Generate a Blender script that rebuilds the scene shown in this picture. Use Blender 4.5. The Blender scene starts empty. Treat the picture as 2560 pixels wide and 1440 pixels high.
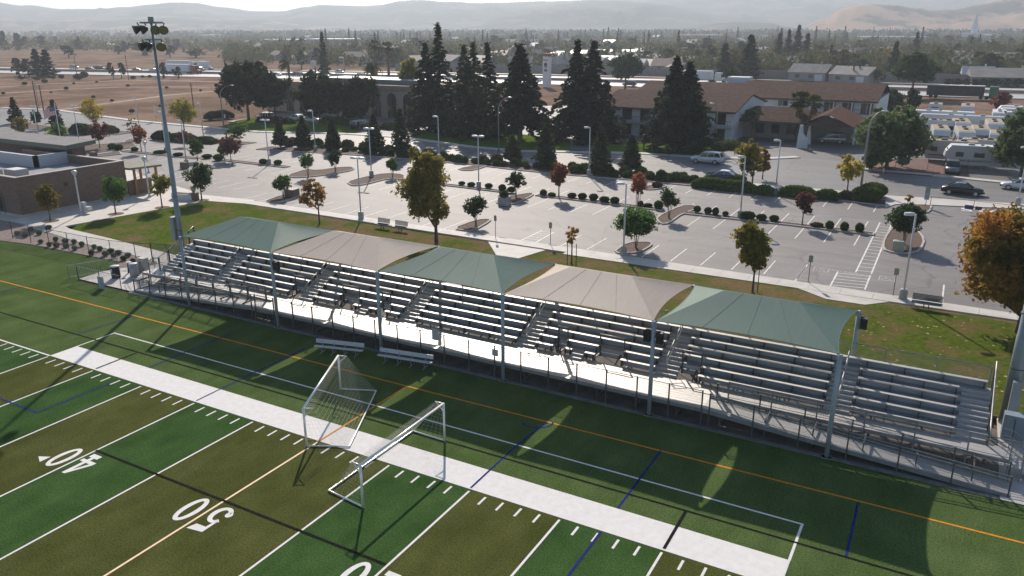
import bpy, math, random
from mathutils import Vector, Matrix
R = math.radians
PI = math.pi
sc = bpy.context.scene
COL = sc.collection
rnd = random.Random(7)

# ---------------------------------------------------------------- camera (drone, 20 m above the field)
CAM = Vector((26.33159, -26.65177, 20.13268))
YAW, PITCH, ROLL, FPX = -0.51285923, 0.31856139, -0.0028461, 1987.85285805
cy, sy, cp, sp = math.cos(YAW), math.sin(YAW), math.cos(PITCH), math.sin(PITCH)
fwd = Vector((sy*cp, cy*cp, -sp)); rgt = Vector((cy, -sy, 0)); upv = rgt.cross(fwd)
cr_, sr_ = math.cos(ROLL), math.sin(ROLL)
rgt, upv = cr_*rgt + sr_*upv, -sr_*rgt + cr_*upv
cam = bpy.data.cameras.new('camera'); camo = bpy.data.objects.new('camera', cam); COL.objects.link(camo)
mw = Matrix.Identity(4)
for i in range(3):
    mw[i][0], mw[i][1], mw[i][2], mw[i][3] = rgt[i], upv[i], -fwd[i], CAM[i]
camo.matrix_world = mw
cam.sensor_width = 36.0; cam.lens = FPX/2560*36.0
cam.clip_start = 0.5; cam.clip_end = 30000
sc.camera = camo

def ray(u, v):
    return rgt*((u-1280)/FPX) + upv*(-(v-720)/FPX) + fwd
def G(u, v, z=0.0):
    """ground point seen at photo pixel u, v (survey of the photograph)"""
    d = ray(u, v); t = (z-CAM.z)/d.z
    return CAM + d*t
def HT(b, t):
    """height of a vertical thing whose foot is at pixel b and whose top reaches pixel row t"""
    X = G(*b); lo, hi = 0.0, 80.0
    for _ in range(40):
        m = (lo+hi)/2; d = X+Vector((0, 0, m))-CAM
        v = 720-FPX*d.dot(upv)/d.dot(fwd)
        if v > t: lo = m
        else: hi = m
    return lo
def PX(p):
    d = Vector(p)-CAM; w = d.dot(fwd)
    return (1280+FPX*d.dot(rgt)/w, 720-FPX*d.dot(upv)/w, w)

# ---------------------------------------------------------------- render, light, sky
sc.view_settings.view_transform = 'Standard'; sc.view_settings.look = 'None'
sc.view_settings.gamma = 1.0; sc.view_settings.exposure = 0.3
sc.view_settings.use_curve_mapping = False
try:
    sc.cycles.use_denoising = True
    sc.cycles.denoiser = 'OPENIMAGEDENOISE'
    sc.cycles.denoising_input_passes = 'RGB_ALBEDO_NORMAL'
    sc.cycles.denoising_prefilter = 'ACCURATE'
    sc.cycles.max_bounces = 6; sc.cycles.diffuse_bounces = 2; sc.cycles.glossy_bounces = 2
    sc.cycles.transmission_bounces = 3; sc.cycles.volume_bounces = 1; sc.cycles.transparent_max_bounces = 16
    sc.cycles.sample_clamp_indirect = 4.0; sc.cycles.caustics_reflective = False; sc.cycles.caustics_refractive = False
    sc.cycles.use_adaptive_sampling = True; sc.cycles.adaptive_threshold = 0.02
except Exception: pass
SUN_EL = R(31.2); SUN_AZ = R(-33.6)          # azimuth from +Y, positive towards +X
sdir = Vector((math.sin(SUN_AZ)*math.cos(SUN_EL), math.cos(SUN_AZ)*math.cos(SUN_EL), math.sin(SUN_EL)))
W = bpy.data.worlds.new('World'); sc.world = W; W.use_nodes = True
nt = W.node_tree; bg = nt.nodes['Background']
sky = nt.nodes.new('ShaderNodeTexSky'); sky.sky_type = 'NISHITA'; sky.sun_disc = False
sky.sun_elevation = SUN_EL; sky.sun_rotation = SUN_AZ; sky.altitude = 100; sky.air_density = 1.0; sky.dust_density = 0.6; sky.ozone_density = 1.0
nt.links.new(sky.outputs[0], bg.inputs[0]); bg.inputs[1].default_value = 0.10
sl = bpy.data.lights.new('sun', 'SUN'); sl.energy = 4.6; sl.angle = R(0.55); sl.color = (1.0, 0.90, 0.79)
so = bpy.data.objects.new('sun', sl); COL.objects.link(so)
so.rotation_euler = sdir.to_track_quat('Z', 'Y').to_euler(); so.location = (0, 0, 60)

# ---------------------------------------------------------------- materials
MATS = {}
def mat(name, col, rough=0.6, metal=0.0, var=0.0, scale=1.0, detail=4, bump=0.0, bscale=None, spec=0.4, col2=None, stretch=None, emit=None):
    """Principled surface whose colour drifts to col2 (or darker/lighter) along a noise field in object space"""
    if name in MATS: return MATS[name]
    m = bpy.data.materials.new(name); m.use_nodes = True; n = m.node_tree; p = n.nodes['Principled BSDF']
    p.inputs['Base Color'].default_value = (*col, 1); p.inputs['Roughness'].default_value = rough
    p.inputs['Metallic'].default_value = metal; p.inputs['Specular IOR Level'].default_value = spec
    if emit: p.inputs['Emission Color'].default_value = (*col, 1); p.inputs['Emission Strength'].default_value = emit
    if var > 0 or bump > 0 or col2:
        tc = n.nodes.new('ShaderNodeTexCoord'); src = tc.outputs['Object']
        if stretch:
            mp = n.nodes.new('ShaderNodeMapping'); mp.inputs['Scale'].default_value = stretch
            n.links.new(src, mp.inputs[0]); src = mp.outputs[0]
    if var > 0 or col2:
        nz = n.nodes.new('ShaderNodeTexNoise'); nz.inputs['Scale'].default_value = scale; nz.inputs['Detail'].default_value = detail
        n.links.new(src, nz.inputs[0])
        rp = n.nodes.new('ShaderNodeValToRGB'); n.links.new(nz.outputs['Fac'], rp.inputs[0])
        a = tuple(c*(1-var) for c in col); b = col2 if col2 else tuple(min(1, c*(1+var)) for c in col)
        rp.color_ramp.elements[0].position = 0.33; rp.color_ramp.elements[1].position = 0.67
        rp.color_ramp.elements[0].color = (*a, 1); rp.color_ramp.elements[1].color = (*b, 1)
        n.links.new(rp.outputs[0], p.inputs['Base Color'])
    if bump > 0:
        nb = n.nodes.new('ShaderNodeTexNoise'); nb.inputs['Scale'].default_value = bscale or scale*4; nb.inputs['Detail'].default_value = 3
        n.links.new(src, nb.inputs[0]); bp = n.nodes.new('ShaderNodeBump'); bp.inputs['Strength'].default_value = bump; bp.inputs['Distance'].default_value = 0.05
        n.links.new(nb.outputs['Fac'], bp.inputs['Height']); n.links.new(bp.outputs[0], p.inputs['Normal'])
    MATS[name] = m; return m

def leafmat(name, c1, c2, trans=0.35, scale=0.6, rvar=0.25):
    """leaves: diffuse + translucent, hue drifting between c1 and c2 through the crown and from tree to tree"""
    if name in MATS: return MATS[name]
    m = bpy.data.materials.new(name); m.use_nodes = True; n = m.node_tree; L = n.links.new
    for x in list(n.nodes):
        if x.type != 'OUTPUT_MATERIAL': n.nodes.remove(x)
    out = n.nodes[0]
    tc = n.nodes.new('ShaderNodeTexCoord'); nz = n.nodes.new('ShaderNodeTexNoise'); nz.inputs['Scale'].default_value = scale; nz.inputs['Detail'].default_value = 5
    nz.inputs['Roughness'].default_value = 0.7
    oi = n.nodes.new('ShaderNodeObjectInfo')
    ad = n.nodes.new('ShaderNodeVectorMath'); ad.operation = 'ADD'; L(tc.outputs['Object'], ad.inputs[0]); L(oi.outputs['Location'], ad.inputs[1]); L(ad.outputs[0], nz.inputs[0])
    rp = n.nodes.new('ShaderNodeValToRGB'); rp.color_ramp.elements[0].position = 0.35; rp.color_ramp.elements[1].position = 0.65
    rp.color_ramp.elements[0].color = (*c1, 1); rp.color_ramp.elements[1].color = (*c2, 1); L(nz.outputs['Fac'], rp.inputs[0])
    hs = n.nodes.new('ShaderNodeHueSaturation'); L(rp.outputs[0], hs.inputs['Color'])
    mr = n.nodes.new('ShaderNodeMapRange'); mr.inputs['To Min'].default_value = 1-rvar; mr.inputs['To Max'].default_value = 1+rvar
    L(oi.outputs['Random'], mr.inputs[0]); L(mr.outputs[0], hs.inputs['Value'])
    df = n.nodes.new('ShaderNodeBsdfDiffuse'); tl = n.nodes.new('ShaderNodeBsdfTranslucent'); mx = n.nodes.new('ShaderNodeMixShader'); mx.inputs[0].default_value = trans
    L(hs.outputs[0], df.inputs[0]); L(hs.outputs[0], tl.inputs[0]); L(df.outputs[0], mx.inputs[1]); L(tl.outputs[0], mx.inputs[2]); L(mx.outputs[0], out.inputs[0])
    MATS[name] = m; return m

# ---------------------------------------------------------------- mesh builder
class MB:
    def __init__(s): s.v = []; s.f = []; s.mi = []; s.m = []; s.cur = 0
    def use(s, m):
        if m not in s.m: s.m.append(m)
        s.cur = s.m.index(m); return s
    def add(s, vs, fs):
        o = len(s.v); s.v.extend(tuple(v) for v in vs)
        for f in fs: s.f.append(tuple(i+o for i in f)); s.mi.append(s.cur)
        return s
    def box(s, x0, y0, z0, x1, y1, z1):
        return s.add([(x0,y0,z0),(x1,y0,z0),(x1,y1,z0),(x0,y1,z0),(x0,y0,z1),(x1,y0,z1),(x1,y1,z1),(x0,y1,z1)],
                     [(3,2,1,0),(4,5,6,7),(0,1,5,4),(1,2,6,5),(2,3,7,6),(3,0,4,7)])
    def cbox(s, cx, cy, z0, sx, sy, h, rz=0.0):
        c, q = math.cos(rz), math.sin(rz); P = []
        for z in (z0, z0+h):
            for a, b in ((-1,-1),(1,-1),(1,1),(-1,1)):
                x, y = a*sx/2, b*sy/2; P.append((cx+x*c-y*q, cy+x*q+y*c, z))
        return s.add(P, [(3,2,1,0),(4,5,6,7),(0,1,5,4),(1,2,6,5),(2,3,7,6),(3,0,4,7)])
    def bar(s, p, q, r, n=6, r2=None, cap=True):
        p, q = Vector(p), Vector(q); d = (q-p)
        if d.length < 1e-6: return s
        d.normalize(); a = d.orthogonal().normalized(); b = d.cross(a); r2 = r if r2 is None else r2
        P = [p+(a*math.cos(2*PI*i/n)+b*math.sin(2*PI*i/n))*r for i in range(n)]+[q+(a*math.cos(2*PI*i/n)+b*math.sin(2*PI*i/n))*r2 for i in range(n)]
        F = [(i, (i+1) % n, n+(i+1) % n, n+i) for i in range(n)]
        if cap: F += [tuple(range(n-1, -1, -1)), tuple(range(n, 2*n))]
        return s.add(P, F)
    def beam(s, p, q, w, h):
        """rectangular bar, w across (horizontal), h tall"""
        p, q = Vector(p), Vector(q); d = (q-p).normalized(); a = d.cross(Vector((0,0,1)))
        a = Vector((1,0,0)) if a.length < 1e-3 else a.normalized(); b = a.cross(d)
        P = [e+a*(w/2*i)+b*(h/2*j) for e in (p, q) for i, j in ((-1,-1),(1,-1),(1,1),(-1,1))]
        return s.add(P, [(3,2,1,0),(4,5,6,7),(0,1,5,4),(1,2,6,5),(2,3,7,6),(3,0,4,7)])
    def path(s, pts, r, n=6, close=False):
        """round tube along a polyline, r may be a list"""
        pts = [Vector(p) for p in pts]; N = len(pts); rs = r if isinstance(r, (list, tuple)) else [r]*N
        P = []; ref = None
        for i, p in enumerate(pts):
            t = (pts[(i+1) % N]-pts[i-1]) if close or 0 < i < N-1 else (pts[1]-pts[0] if i == 0 else pts[-1]-pts[-2])
            t.normalize()
            if ref is None: ref = t.orthogonal().normalized()
            a = (ref-t*ref.dot(t)); a = a.normalized() if a.length > 1e-4 else t.orthogonal().normalized(); ref = a; b = t.cross(a)
            P += [p+(a*math.cos(2*PI*k/n)+b*math.sin(2*PI*k/n))*rs[i] for k in range(n)]
        F = [(i*n+k, i*n+(k+1) % n, ((i+1) % N)*n+(k+1) % n, ((i+1) % N)*n+k) for i in range(N if close else N-1) for k in range(n)]
        if not close: F += [tuple(range(n-1, -1, -1)), tuple((N-1)*n+k for k in range(n))]
        return s.add(P, F)
    def prism(s, poly, z0, z1):
        n = len(poly)
        area = sum(poly[i][0]*poly[(i+1) % n][1]-poly[(i+1) % n][0]*poly[i][1] for i in range(n))
        if area < 0: poly = poly[::-1]
        return s.add([(p[0], p[1], z0) for p in poly]+[(p[0], p[1], z1) for p in poly],
                     [tuple(range(n-1, -1, -1)), tuple(range(n, 2*n))]+[(i, (i+1) % n, n+(i+1) % n, n+i) for i in range(n)])
    def sheet(s, poly, z):
        n = len(poly); area = sum(poly[i][0]*poly[(i+1) % n][1]-poly[(i+1) % n][0]*poly[i][1] for i in range(n))
        if area < 0: poly = poly[::-1]
        return s.add([(p[0], p[1], z) for p in poly], [tuple(range(n))])
    def strip(s, a, b, w, z):
        """painted line from a to b, width w"""
        a, b = Vector((a[0], a[1])), Vector((b[0], b[1])); d = (b-a).normalized(); q = Vector((-d.y, d.x))*w/2
        return s.add([(*(a-q), z), (*(b-q), z), (*(b+q), z), (*(a+q), z)], [(0,1,2,3)])
    def quad(s, a, b, c, d): return s.add([a, b, c, d], [(0,1,2,3)])
    def lathe(s, prof, cx=0, cy=0, n=12):
        """prof: list of (r, z) from the bottom up"""
        P = [(cx+r*math.cos(2*PI*k/n), cy+r*math.sin(2*PI*k/n), z) for r, z in prof for k in range(n)]; N = len(prof)
        F = [(i*n+k, i*n+(k+1) % n, (i+1)*n+(k+1) % n, (i+1)*n+k) for i in range(N-1) for k in range(n)]
        F += [tuple(range(n-1, -1, -1)), tuple((N-1)*n+k for k in range(n))]
        return s.add(P, F)
    def blob(s, c, rx, ry, rz, r=None, nu=10, nv=6, jit=0.0, zmin=None):
        r = r or rnd; P = []; c = Vector(c)
        for j in range(nv+1):
            th = PI*j/nv
            for i in range(nu):
                ph = 2*PI*i/nu; k = 1+jit*(r.random()-.5)*2
                z = c.z-rz*math.cos(th)*k
                if zmin is not None: z = max(z, zmin)
                P.append((c.x+rx*math.sin(th)*math.cos(ph)*k, c.y+ry*math.sin(th)*math.sin(ph)*k, z))
        F = [(j*nu+i, j*nu+(i+1) % nu, (j+1)*nu+(i+1) % nu, (j+1)*nu+i) for j in range(nv) for i in range(nu)]
        return s.add(P, F)
    def build(s, name, m=None, parent=None, smooth=False, loc=None):
        me = bpy.data.meshes.new(name); me.from_pydata(s.v, [], s.f)
        ms = s.m if s.m else [m]
        for x in ms: me.materials.append(x)
        if len(ms) > 1: me.polygons.foreach_set('material_index', s.mi)
        if smooth: me.polygons.foreach_set('use_smooth', [True]*len(s.f))
        me.update()
        o = bpy.data.objects.new(name, me); COL.objects.link(o)
        if parent: o.parent = parent
        if loc: o.location = loc
        return o
def tag(o, label=None, cat=None, group=None, kind=None):
    if label: o['label'] = label
    if cat: o['category'] = cat
    if group: o['group'] = group
    if kind: o['kind'] = kind
    return o
def structure(o): o['kind'] = 'structure'; return o
def empty(name, loc=(0,0,0), rz=0.0, label=None, cat=None, group=None):
    o = bpy.data.objects.new(name, None); COL.objects.link(o); o.location = loc; o.rotation_euler = (0,0,rz); o.empty_display_size = 0.2
    return tag(o, label, cat, group)
KIDS = {}
def copy_tree(o, loc=None, rz=None, scale=None, label=None, parent=None):
    c = o.copy(); COL.objects.link(c)
    if parent: c.parent = parent
    if loc is not None: c.location = loc
    if rz is not None: c.rotation_euler = (0,0,rz)
    if scale is not None: c.scale = scale if isinstance(scale, (tuple, list)) else (scale,)*3
    if label: c['label'] = label
    if o.name not in KIDS: KIDS[o.name] = [k for k in o.children]
    for k in KIDS[o.name]: copy_tree(k, parent=c)
    return c
ORD = ['first','second','third','fourth','fifth','sixth','seventh','eighth','ninth','tenth','eleventh','twelfth','thirteenth','fourteenth','fifteenth','sixteenth','seventeenth','eighteenth','nineteenth','twentieth']
TENS = ['','','twenty','thirty','forty','fifty','sixty','seventy','eighty','ninety']
def nth(i):
    """1 -> first ..."""
    if i <= 20: return ORD[i-1]
    if i < 100:
        t, u = divmod(i, 10)
        return (TENS[t]+'-'+ORD[u-1]) if u else TENS[t][:-1]+'ieth'
    h, u = divmod(i, 100)
    return ['','one','two','three','four'][h]+' hundred '+('and '+nth(u) if u else 'th')
# ================================================================ FIELD
YD = 4.572
def turfmat():
    m = bpy.data.materials.new('artificial_turf'); m.use_nodes = True; n = m.node_tree; L = n.links.new; p = n.nodes['Principled BSDF']
    N = n.nodes.new
    tc = N('ShaderNodeTexCoord'); sx = N('ShaderNodeSeparateXYZ'); L(tc.outputs['Object'], sx.inputs[0])
    def mth(op, a, b=None):
        q = N('ShaderNodeMath'); q.operation = op
        for i, x in enumerate((a, b)):
            if x is None: continue
            if isinstance(x, (int, float)): q.inputs[i].default_value = x
            else: L(x, q.inputs[i])
        return q.outputs[0]
    par = mth('MODULO', mth('FLOOR', mth('DIVIDE', mth('ABSOLUTE', sx.outputs[0]), YD)), 2.0)
    infield = mth('LESS_THAN', sx.outputs[1], 0.0)
    def ramp(sc_, d, a, b, e0=.3, e1=.7, st=None):
        z = N('ShaderNodeTexNoise'); z.inputs['Scale'].default_value = sc_; z.inputs['Detail'].default_value = d; z.inputs['Roughness'].default_value = .65
        if st:
            mp = N('ShaderNodeMapping'); mp.inputs['Scale'].default_value = st; L(tc.outputs['Object'], mp.inputs[0]); L(mp.outputs[0], z.inputs[0])
        else: L(tc.outputs['Object'], z.inputs[0])
        r = N('ShaderNodeValToRGB'); r.color_ramp.elements[0].position = e0; r.color_ramp.elements[1].position = e1
        r.color_ramp.elements[0].color = (*a, 1); r.color_ramp.elements[1].color = (*b, 1); L(z.outputs['Fac'], r.inputs[0]); return r.outputs[0]
    def mix(f, a, b, typ='MIX'):
        q = N('ShaderNodeMix'); q.data_type = 'RGBA'; q.blend_type = typ
        if isinstance(f, (int, float)): q.inputs['Factor'].default_value = f
        else: L(f, q.inputs['Factor'])
        L(a, q.inputs['A']); L(b, q.inputs['B']); return q.outputs['Result']
    olive = ramp(.35, 5, (.058,.068,.017), (.092,.100,.032)); green = ramp(.35, 5, (.031,.072,.020), (.060,.110,.034))
    side = ramp(.3, 5, (.056,.094,.026), (.098,.138,.050))
    c = mix(infield, side, mix(par, olive, green))
    speck = ramp(13.0, 4, (.50,.50,.50), (1.5,1.5,1.5)); c = mix(1.0, c, speck, 'MULTIPLY')
    wear = ramp(.9, 3, (.86,.86,.86), (1.12,1.12,1.10), st=(1, .25, 1)); c = mix(1.0, c, wear, 'MULTIPLY')
    L(c, p.inputs['Base Color']); p.inputs['Roughness'].default_value = .9; p.inputs['Specular IOR Level'].default_value = 0.0
    z = N('ShaderNodeTexNoise'); z.inputs['Scale'].default_value = 22; z.inputs['Detail'].default_value = 2; L(tc.outputs['Object'], z.inputs[0])
    b = N('ShaderNodeBump'); b.inputs['Strength'].default_value = .5; b.inputs['Distance'].default_value = .03; L(z.outputs['Fac'], b.inputs['Height']); L(b.outputs[0], p.inputs['Normal'])
    return m
TURF = turfmat()
def g2(u, v): q = G(u, v); return (q.x, q.y)
turf_poly = [(-90,-60),(70,-60),(70,10.72),(-30.9,10.72),(-35.5,10.72),(-36.9,13.5),(-38.2,15.9),(-51.0,15.6),(-58,14.7),(-90,8)]
structure(MB().sheet(turf_poly, 0.0).build('turf_field', TURF))
PW = mat('white_field_paint', (.74,.715,.69), .85, spec=.1, var=.05, scale=3, bump=.2, bscale=25)
PB = mat('blue_field_paint', (.018,.028,.17), .9, var=.15, scale=6, spec=.03)
PK = mat('black_field_paint', (.016,.015,.014), .95, var=.4, scale=9, spec=.02)
PO = mat('orange_field_paint', (.62,.25,.025), .9, spec=.05, var=.12, scale=5)
PC = mat('cream_field_paint', (.80,.68,.52), .7, var=.05, scale=4)
m = MB()
for k in range(-16, 9):
    if k == 0: continue
    m.strip((k*YD, -.15), (k*YD, -48.5), .105, .004)
for k in range(-80, 45):
    if k % 5: m.strip((k*YD/5, -.22), (k*YD/5, -.88), .11, .004)
m.strip((-80, 0.0), (-22.9, 0.0), .12, .004)
m.strip((-22.86, 1.83), (-22.86, 4.57), .11, .004); m.strip((22.86, 1.83), (22.86, 4.57), .11, .004); m.strip((-22.915, 4.57), (22.915, 4.57), .11, .0045)
structure(m.build('yard_line_markings', PW))
structure(MB().sheet([(-22.9,0),(22.9,0),(22.9,1.83),(-22.9,1.83)], .004).build('sideline_band_marking', PW))
m = MB(); q0, q1, q2 = G(0,702), G(1015,965), G(2560,1358)
yo = 6.7
m.strip(q0, q1, .12, .008); m.strip(q1, q2, .12, .008); m.strip((0, -48), (0, q1.y), .13, .0084)
structure(m.build('orange_line_markings', PO))
structure(MB().strip((0,-48.5),(0,-.12), .09, .0125).build('halfway_line_marking', PC))
m = MB()
def pl(*L):
    for a, b in zip(L, L[1:]): yield g2(*a), g2(*b)
for seq in (((195,836),(330,791)), ((-40,981),(92,1032),(279,957)), ((372,920),(450,886),(580,834)), ((491,1002),(610,944),(760,872)), ((1177,1220),(1280,1124),(1368,1055)), ((1544,1271),(1652,1127)), ((1420,1440),(1502,1330)), ((2115,1391),(2145,1257)), ((0,732),(60,716))):
    for a, b in pl(*seq): m.strip(a, b, .10, .012)
arc = [G(1345+38*math.cos(t), 1056+14*math.sin(t)) for t in [PI*i/8 for i in range(0, 9)]]
for a, b in zip(arc, arc[1:]): m.strip(a, b, .09, .0121)
structure(m.build('blue_line_markings', PB))
m = MB(); yb = G(640,966).y
m.strip((-70, yb), (40, yb), .10, .0165)
for seq in (((240,1126),(965,1412)), ((1714,1279),(1660,1372)), ((240,922),(342,882))):
    for a, b in pl(*seq): m.strip(a, b, .13, .0166)
structure(m.build('black_line_markings', PK))
# numbers, read from the far sideline: local (u right, v up) -> world (xc-u, yb-v)
def ring(cx, cy, rx, ry, tx, ty, n=28, a0=0, a1=2*PI):
    out = []
    for i in range(n):
        t0 = a0+(a1-a0)*i/n; t1 = a0+(a1-a0)*(i+1)/n
        out.append([(cx+rx*math.cos(t0), cy+ry*math.sin(t0)), (cx+rx*math.cos(t1), cy+ry*math.sin(t1)), (cx+(rx-tx)*math.cos(t1), cy+(ry-ty)*math.sin(t1)), (cx+(rx-tx)*math.cos(t0), cy+(ry-ty)*math.sin(t0))])
    return out
DIG = {
 '0': ring(.46, .915, .46, .915, .25, .22),
 '5': [[(.17,.95),(.30,.95),(.33,1.5),(.17,1.83)], [(.17,1.83),(.33,1.5),(.86,1.52),(1.0,1.95)], [(.17,.95),(.3,.95),(.34,1.03),(.22,1.03)],] + ring(.45,.60,.47,.60,.25,.20,22,R(-165),R(140)) + ring(.13,.42,.17,.19,.165,.185,12),
 '4': [[(.50,.3),(.72,.3),(.72,1.83),(.50,1.83)], [(0,.52),(.98,.52),(.98,.74),(0,.74)], [(0,.74),(.22,.74),(.66,1.83),(.50,1.83)], [(.30,0),(.92,0),(.92,.3),(.30,.3)]],
 '3': ring(.42,.52,.45,.52,.25,.18,18,R(-160),R(90))+ring(.42,1.36,.40,.47,.24,.18,18,R(-80),R(160)),
}
def number(txt, xl, tri=0):
    m = MB(); k = 0
    for ch, gap in zip(txt, (-1.17, .30)):
        for poly in DIG[ch]:
            k += 1; P = [(xl-(gap+u), -6.40-v) for u, v in poly]; m.sheet(P, .0042+.00012*(k % 6))
    if tri: m.sheet([(xl-(1.38 if tri > 0 else -1.40), -7.9+.28), (xl-(1.38 if tri > 0 else -1.40), -7.9-.28), (xl-(1.95 if tri > 0 else -1.97), -7.9)], .0045)
    return structure(m.build('yard_number_marking', PW))
number('50', 0); number('40', -2*YD, 1); number('40', 2*YD, -1); number('30', -4*YD, 1)

# ---------------- goals
WM = mat('white_goal_metal', (.88,.87,.86), .28, .25, spec=.7)
NET = mat('goal_net_cord', (.62,.60,.50), .8)
def soccer_goal(label, P0, P1, B0, B1, H=2.13):
    """P0, P1 post feet; B0, B1 rear ground corners; top bars reach back a little"""
    P0, P1, B0, B1 = [Vector((*p, 0)) for p in (P0, P1, B0, B1)]; Z = Vector((0,0,1))
    root = empty('soccer_goal', (P0+P1)/2, 0, label, 'soccer goal')
    off = -(P0+P1)/2; r = .06
    T0, T1 = P0+Z*H, P1+Z*H; D0 = (B0-P0).normalized()*.5; D1 = (B1-P1).normalized()*.5; K0, K1 = T0+D0, T1+D1
    def tube(name, *pts, rr=r): return MB().path([p+off+Z*.02 for p in pts], rr, 8).build(name, WM, root, True)
    tube('crossbar', T0, T1); tube('post', P0, T0); tube('post', P1, T1)
    tube('ground_bar', P0+Z*.04, B0+Z*.04, B1+Z*.04, P1+Z*.04, rr=.045)
    tube('top_support', T0, K0, T0-Z*.42+D0*.06, rr=.032); tube('top_support', T1, K1, T1-Z*.42+D1*.06, rr=.032)
    n = MB(); nu, nv = 32, 13
    def surf(a, b, c, d, nu, nv, sag=.1):     # net panel between edges a-b (top) and c-d (bottom)
        g = [[None]*(nv+1) for _ in range(nu+1)]
        for i in range(nu+1):
            for j in range(nv+1):
                s, t = i/nu, j/nv; p = (a.lerp(b, s)).lerp(c.lerp(d, s), t)
                p = p+Vector((0,0,-1))*sag*math.sin(PI*t)*(.6+.4*math.sin(7*s+3*t)); p.z = max(p.z, .02); g[i][j] = p+off
        for i in range(nu+1):
            for j in range(nv): n.bar(g[i][j], g[i][j+1], .0036, 3, cap=False)
        for j in range(nv+1):
            for i in range(nu): n.bar(g[i][j], g[i+1][j], .0036, 3, cap=False)
    surf(T0, T1, K0, K1, nu, 4, .03); surf(K0, K1, B0, B1, nu, 13, .16); surf(T0, K0, P0, B0, 6, 10, .02); surf(T1, K1, P1, B1, 6, 10, .02)
    n.build('net', NET, root)
    return root
soccer_goal('angled white soccer goal near the team benches with its net towards the grandstand', g2(767,1117), g2(852,974), g2(874,1118), g2(941,979))
soccer_goal('white soccer goal at the front across the white sideline band with net facing away', g2(908,1270), g2(1112,1104), g2(822,1229), g2(1032,1080))

# ---------------- team benches
AL = mat('aluminium_plank', (.47,.455,.44), .52, .45, var=.16, scale=1.6, stretch=(.25, 5, 5), detail=6)
ALR = mat('aluminium_riser', (.42,.42,.43), .55, .35, var=.14, scale=1.5, stretch=(.3, 3, 6))
GV = mat('galvanised_steel', (.27,.28,.295), .5, .45, var=.1, scale=3)
GVD = mat('weathered_steel', (.12,.11,.11), .6, .3, var=.15, scale=3)
def team_bench(label, A, B):
    A, B = Vector(A), Vector(B); L = (B-A).length; rz = math.atan2(B.y-A.y, B.x-A.x)
    t = empty('team_bench', (A+B)/2, rz, label, 'bench', 'white team benches on the turf edge')
    s = MB(); s.box(-L/2, -.14, .42, L/2, .12, .465); s.build('seat', mat('white_bench_plank', (.46,.49,.51), .5, .1), t)
    b = MB(); b.add([(-L/2,.20,.60),(L/2,.20,.60),(L/2,.235,.605),(-L/2,.235,.605),(-L/2,.27,.84),(L/2,.27,.84),(L/2,.305,.84),(-L/2,.305,.84)],
        [(3,2,1,0),(4,5,6,7),(0,1,5,4),(1,2,6,5),(2,3,7,6),(3,0,4,7)]); b.build('backrest', mat('white_bench_plank', (.46,.49,.51), .5, .1), t)
    for k in range(4):
        x = -L/2+.5+(L-1)*k/3; l = MB(); l.beam((x,-.3,.03),(x,.42,.03),.06,.05); l.beam((x,-.02,.03),(x,-.02,.42),.06,.06); l.beam((x,.12,.40),(x,.30,.82),.05,.04); l.beam((x,.36,.05),(x,.14,.40),.04,.04)
        l.build('leg', GV, t)
    return t
team_bench('white team bench left of the other, with its sunlit seat end in the canopy gap', G(788,880,0)+Vector((0,0,0)), G(908,893,0))
team_bench('white team bench right of the other, wholly in the canopy shade', G(946,903,0), G(1080,924,0))
# ================================================================ GRANDSTAND
Y0, RD, RH, ZW = 14.15, .61, .305, .97        # front edge of the first seat, row depth, row rise, walkway height
def tread(i): return ZW+RH*i
def seat(i): return tread(i)+.42
XL, XR = -30.0, 29.55
gs = empty('grandstand', (0, 14, 0), 0, 'long aluminium grandstand of six bench rows with ramps along the field', 'grandstand')
OFF = Vector((0, -14, 0))
def part(mb, name, m, parent=gs, smooth=False):
    o = mb.build(name, m, parent, smooth); o.location = OFF if parent is gs else (0,0,0); return o
AISLE = [-23.2, -14.1, -4.9, 4.3, 13.45, 22.72]; AW = .66
# walkway planks
for a, b, nm in ((-16.0, 16.5, 'walkway'),):
    w = MB()
    for k in range(10): y = 11.18+k*.30; w.box(a, y, ZW-.05, b, y+.284, ZW)
    part(w, nm, AL)
w = MB()
for k in range(4): w.box(16.5, 12.98+k*.30, ZW-.05, XR+.9, 12.98+k*.30+.292, ZW)
part(w, 'rear_walkway', AL); w = MB()
for k in range(4): w.box(XL-.9, 12.98+k*.30, ZW-.05, -16.0, 12.98+k*.30+.292, ZW)
part(w, 'rear_walkway', AL)
fb = MB(); fb.box(-16.0, 11.12, ZW-.2, 16.5, 11.17, ZW-.0); fb.box(16.5, 12.92, ZW-.2, XR+.9, 12.97, ZW); fb.box(XL-.9, 12.92, ZW-.2, -16.0, 12.97, ZW)
part(fb, 'walkway_fascia', GV)
# ramps
def ramp(xa, xb):
    r = MB(); sgn = 1 if xb > xa else -1; n = 5
    for k in range(n):
        y0 = 11.2+k*.25
        r.add([(xa,y0,ZW-.05),(xb,y0,.02),(xb,y0+.243,.02),(xa,y0+.243,ZW-.05),(xa,y0,ZW),(xb,y0,.07),(xb,y0+.243,.07),(xa,y0+.243,ZW)],
              [(3,2,1,0),(4,5,6,7),(0,1,5,4),(1,2,6,5),(2,3,7,6),(3,0,4,7)] if sgn > 0 else [(0,1,2,3),(7,6,5,4),(4,5,1,0),(5,6,2,1),(6,7,3,2),(7,4,0,3)])
    part(r, 'ramp', AL)
    f = MB()
    for y in (11.13, 12.47): f.beam((xa,y,ZW-.10),(xb,y,.02),.05,.22)
    part(f, 'ramp_fascia', GV)
ramp(16.5, 30.6); ramp(-16.0, -29.6)
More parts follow.
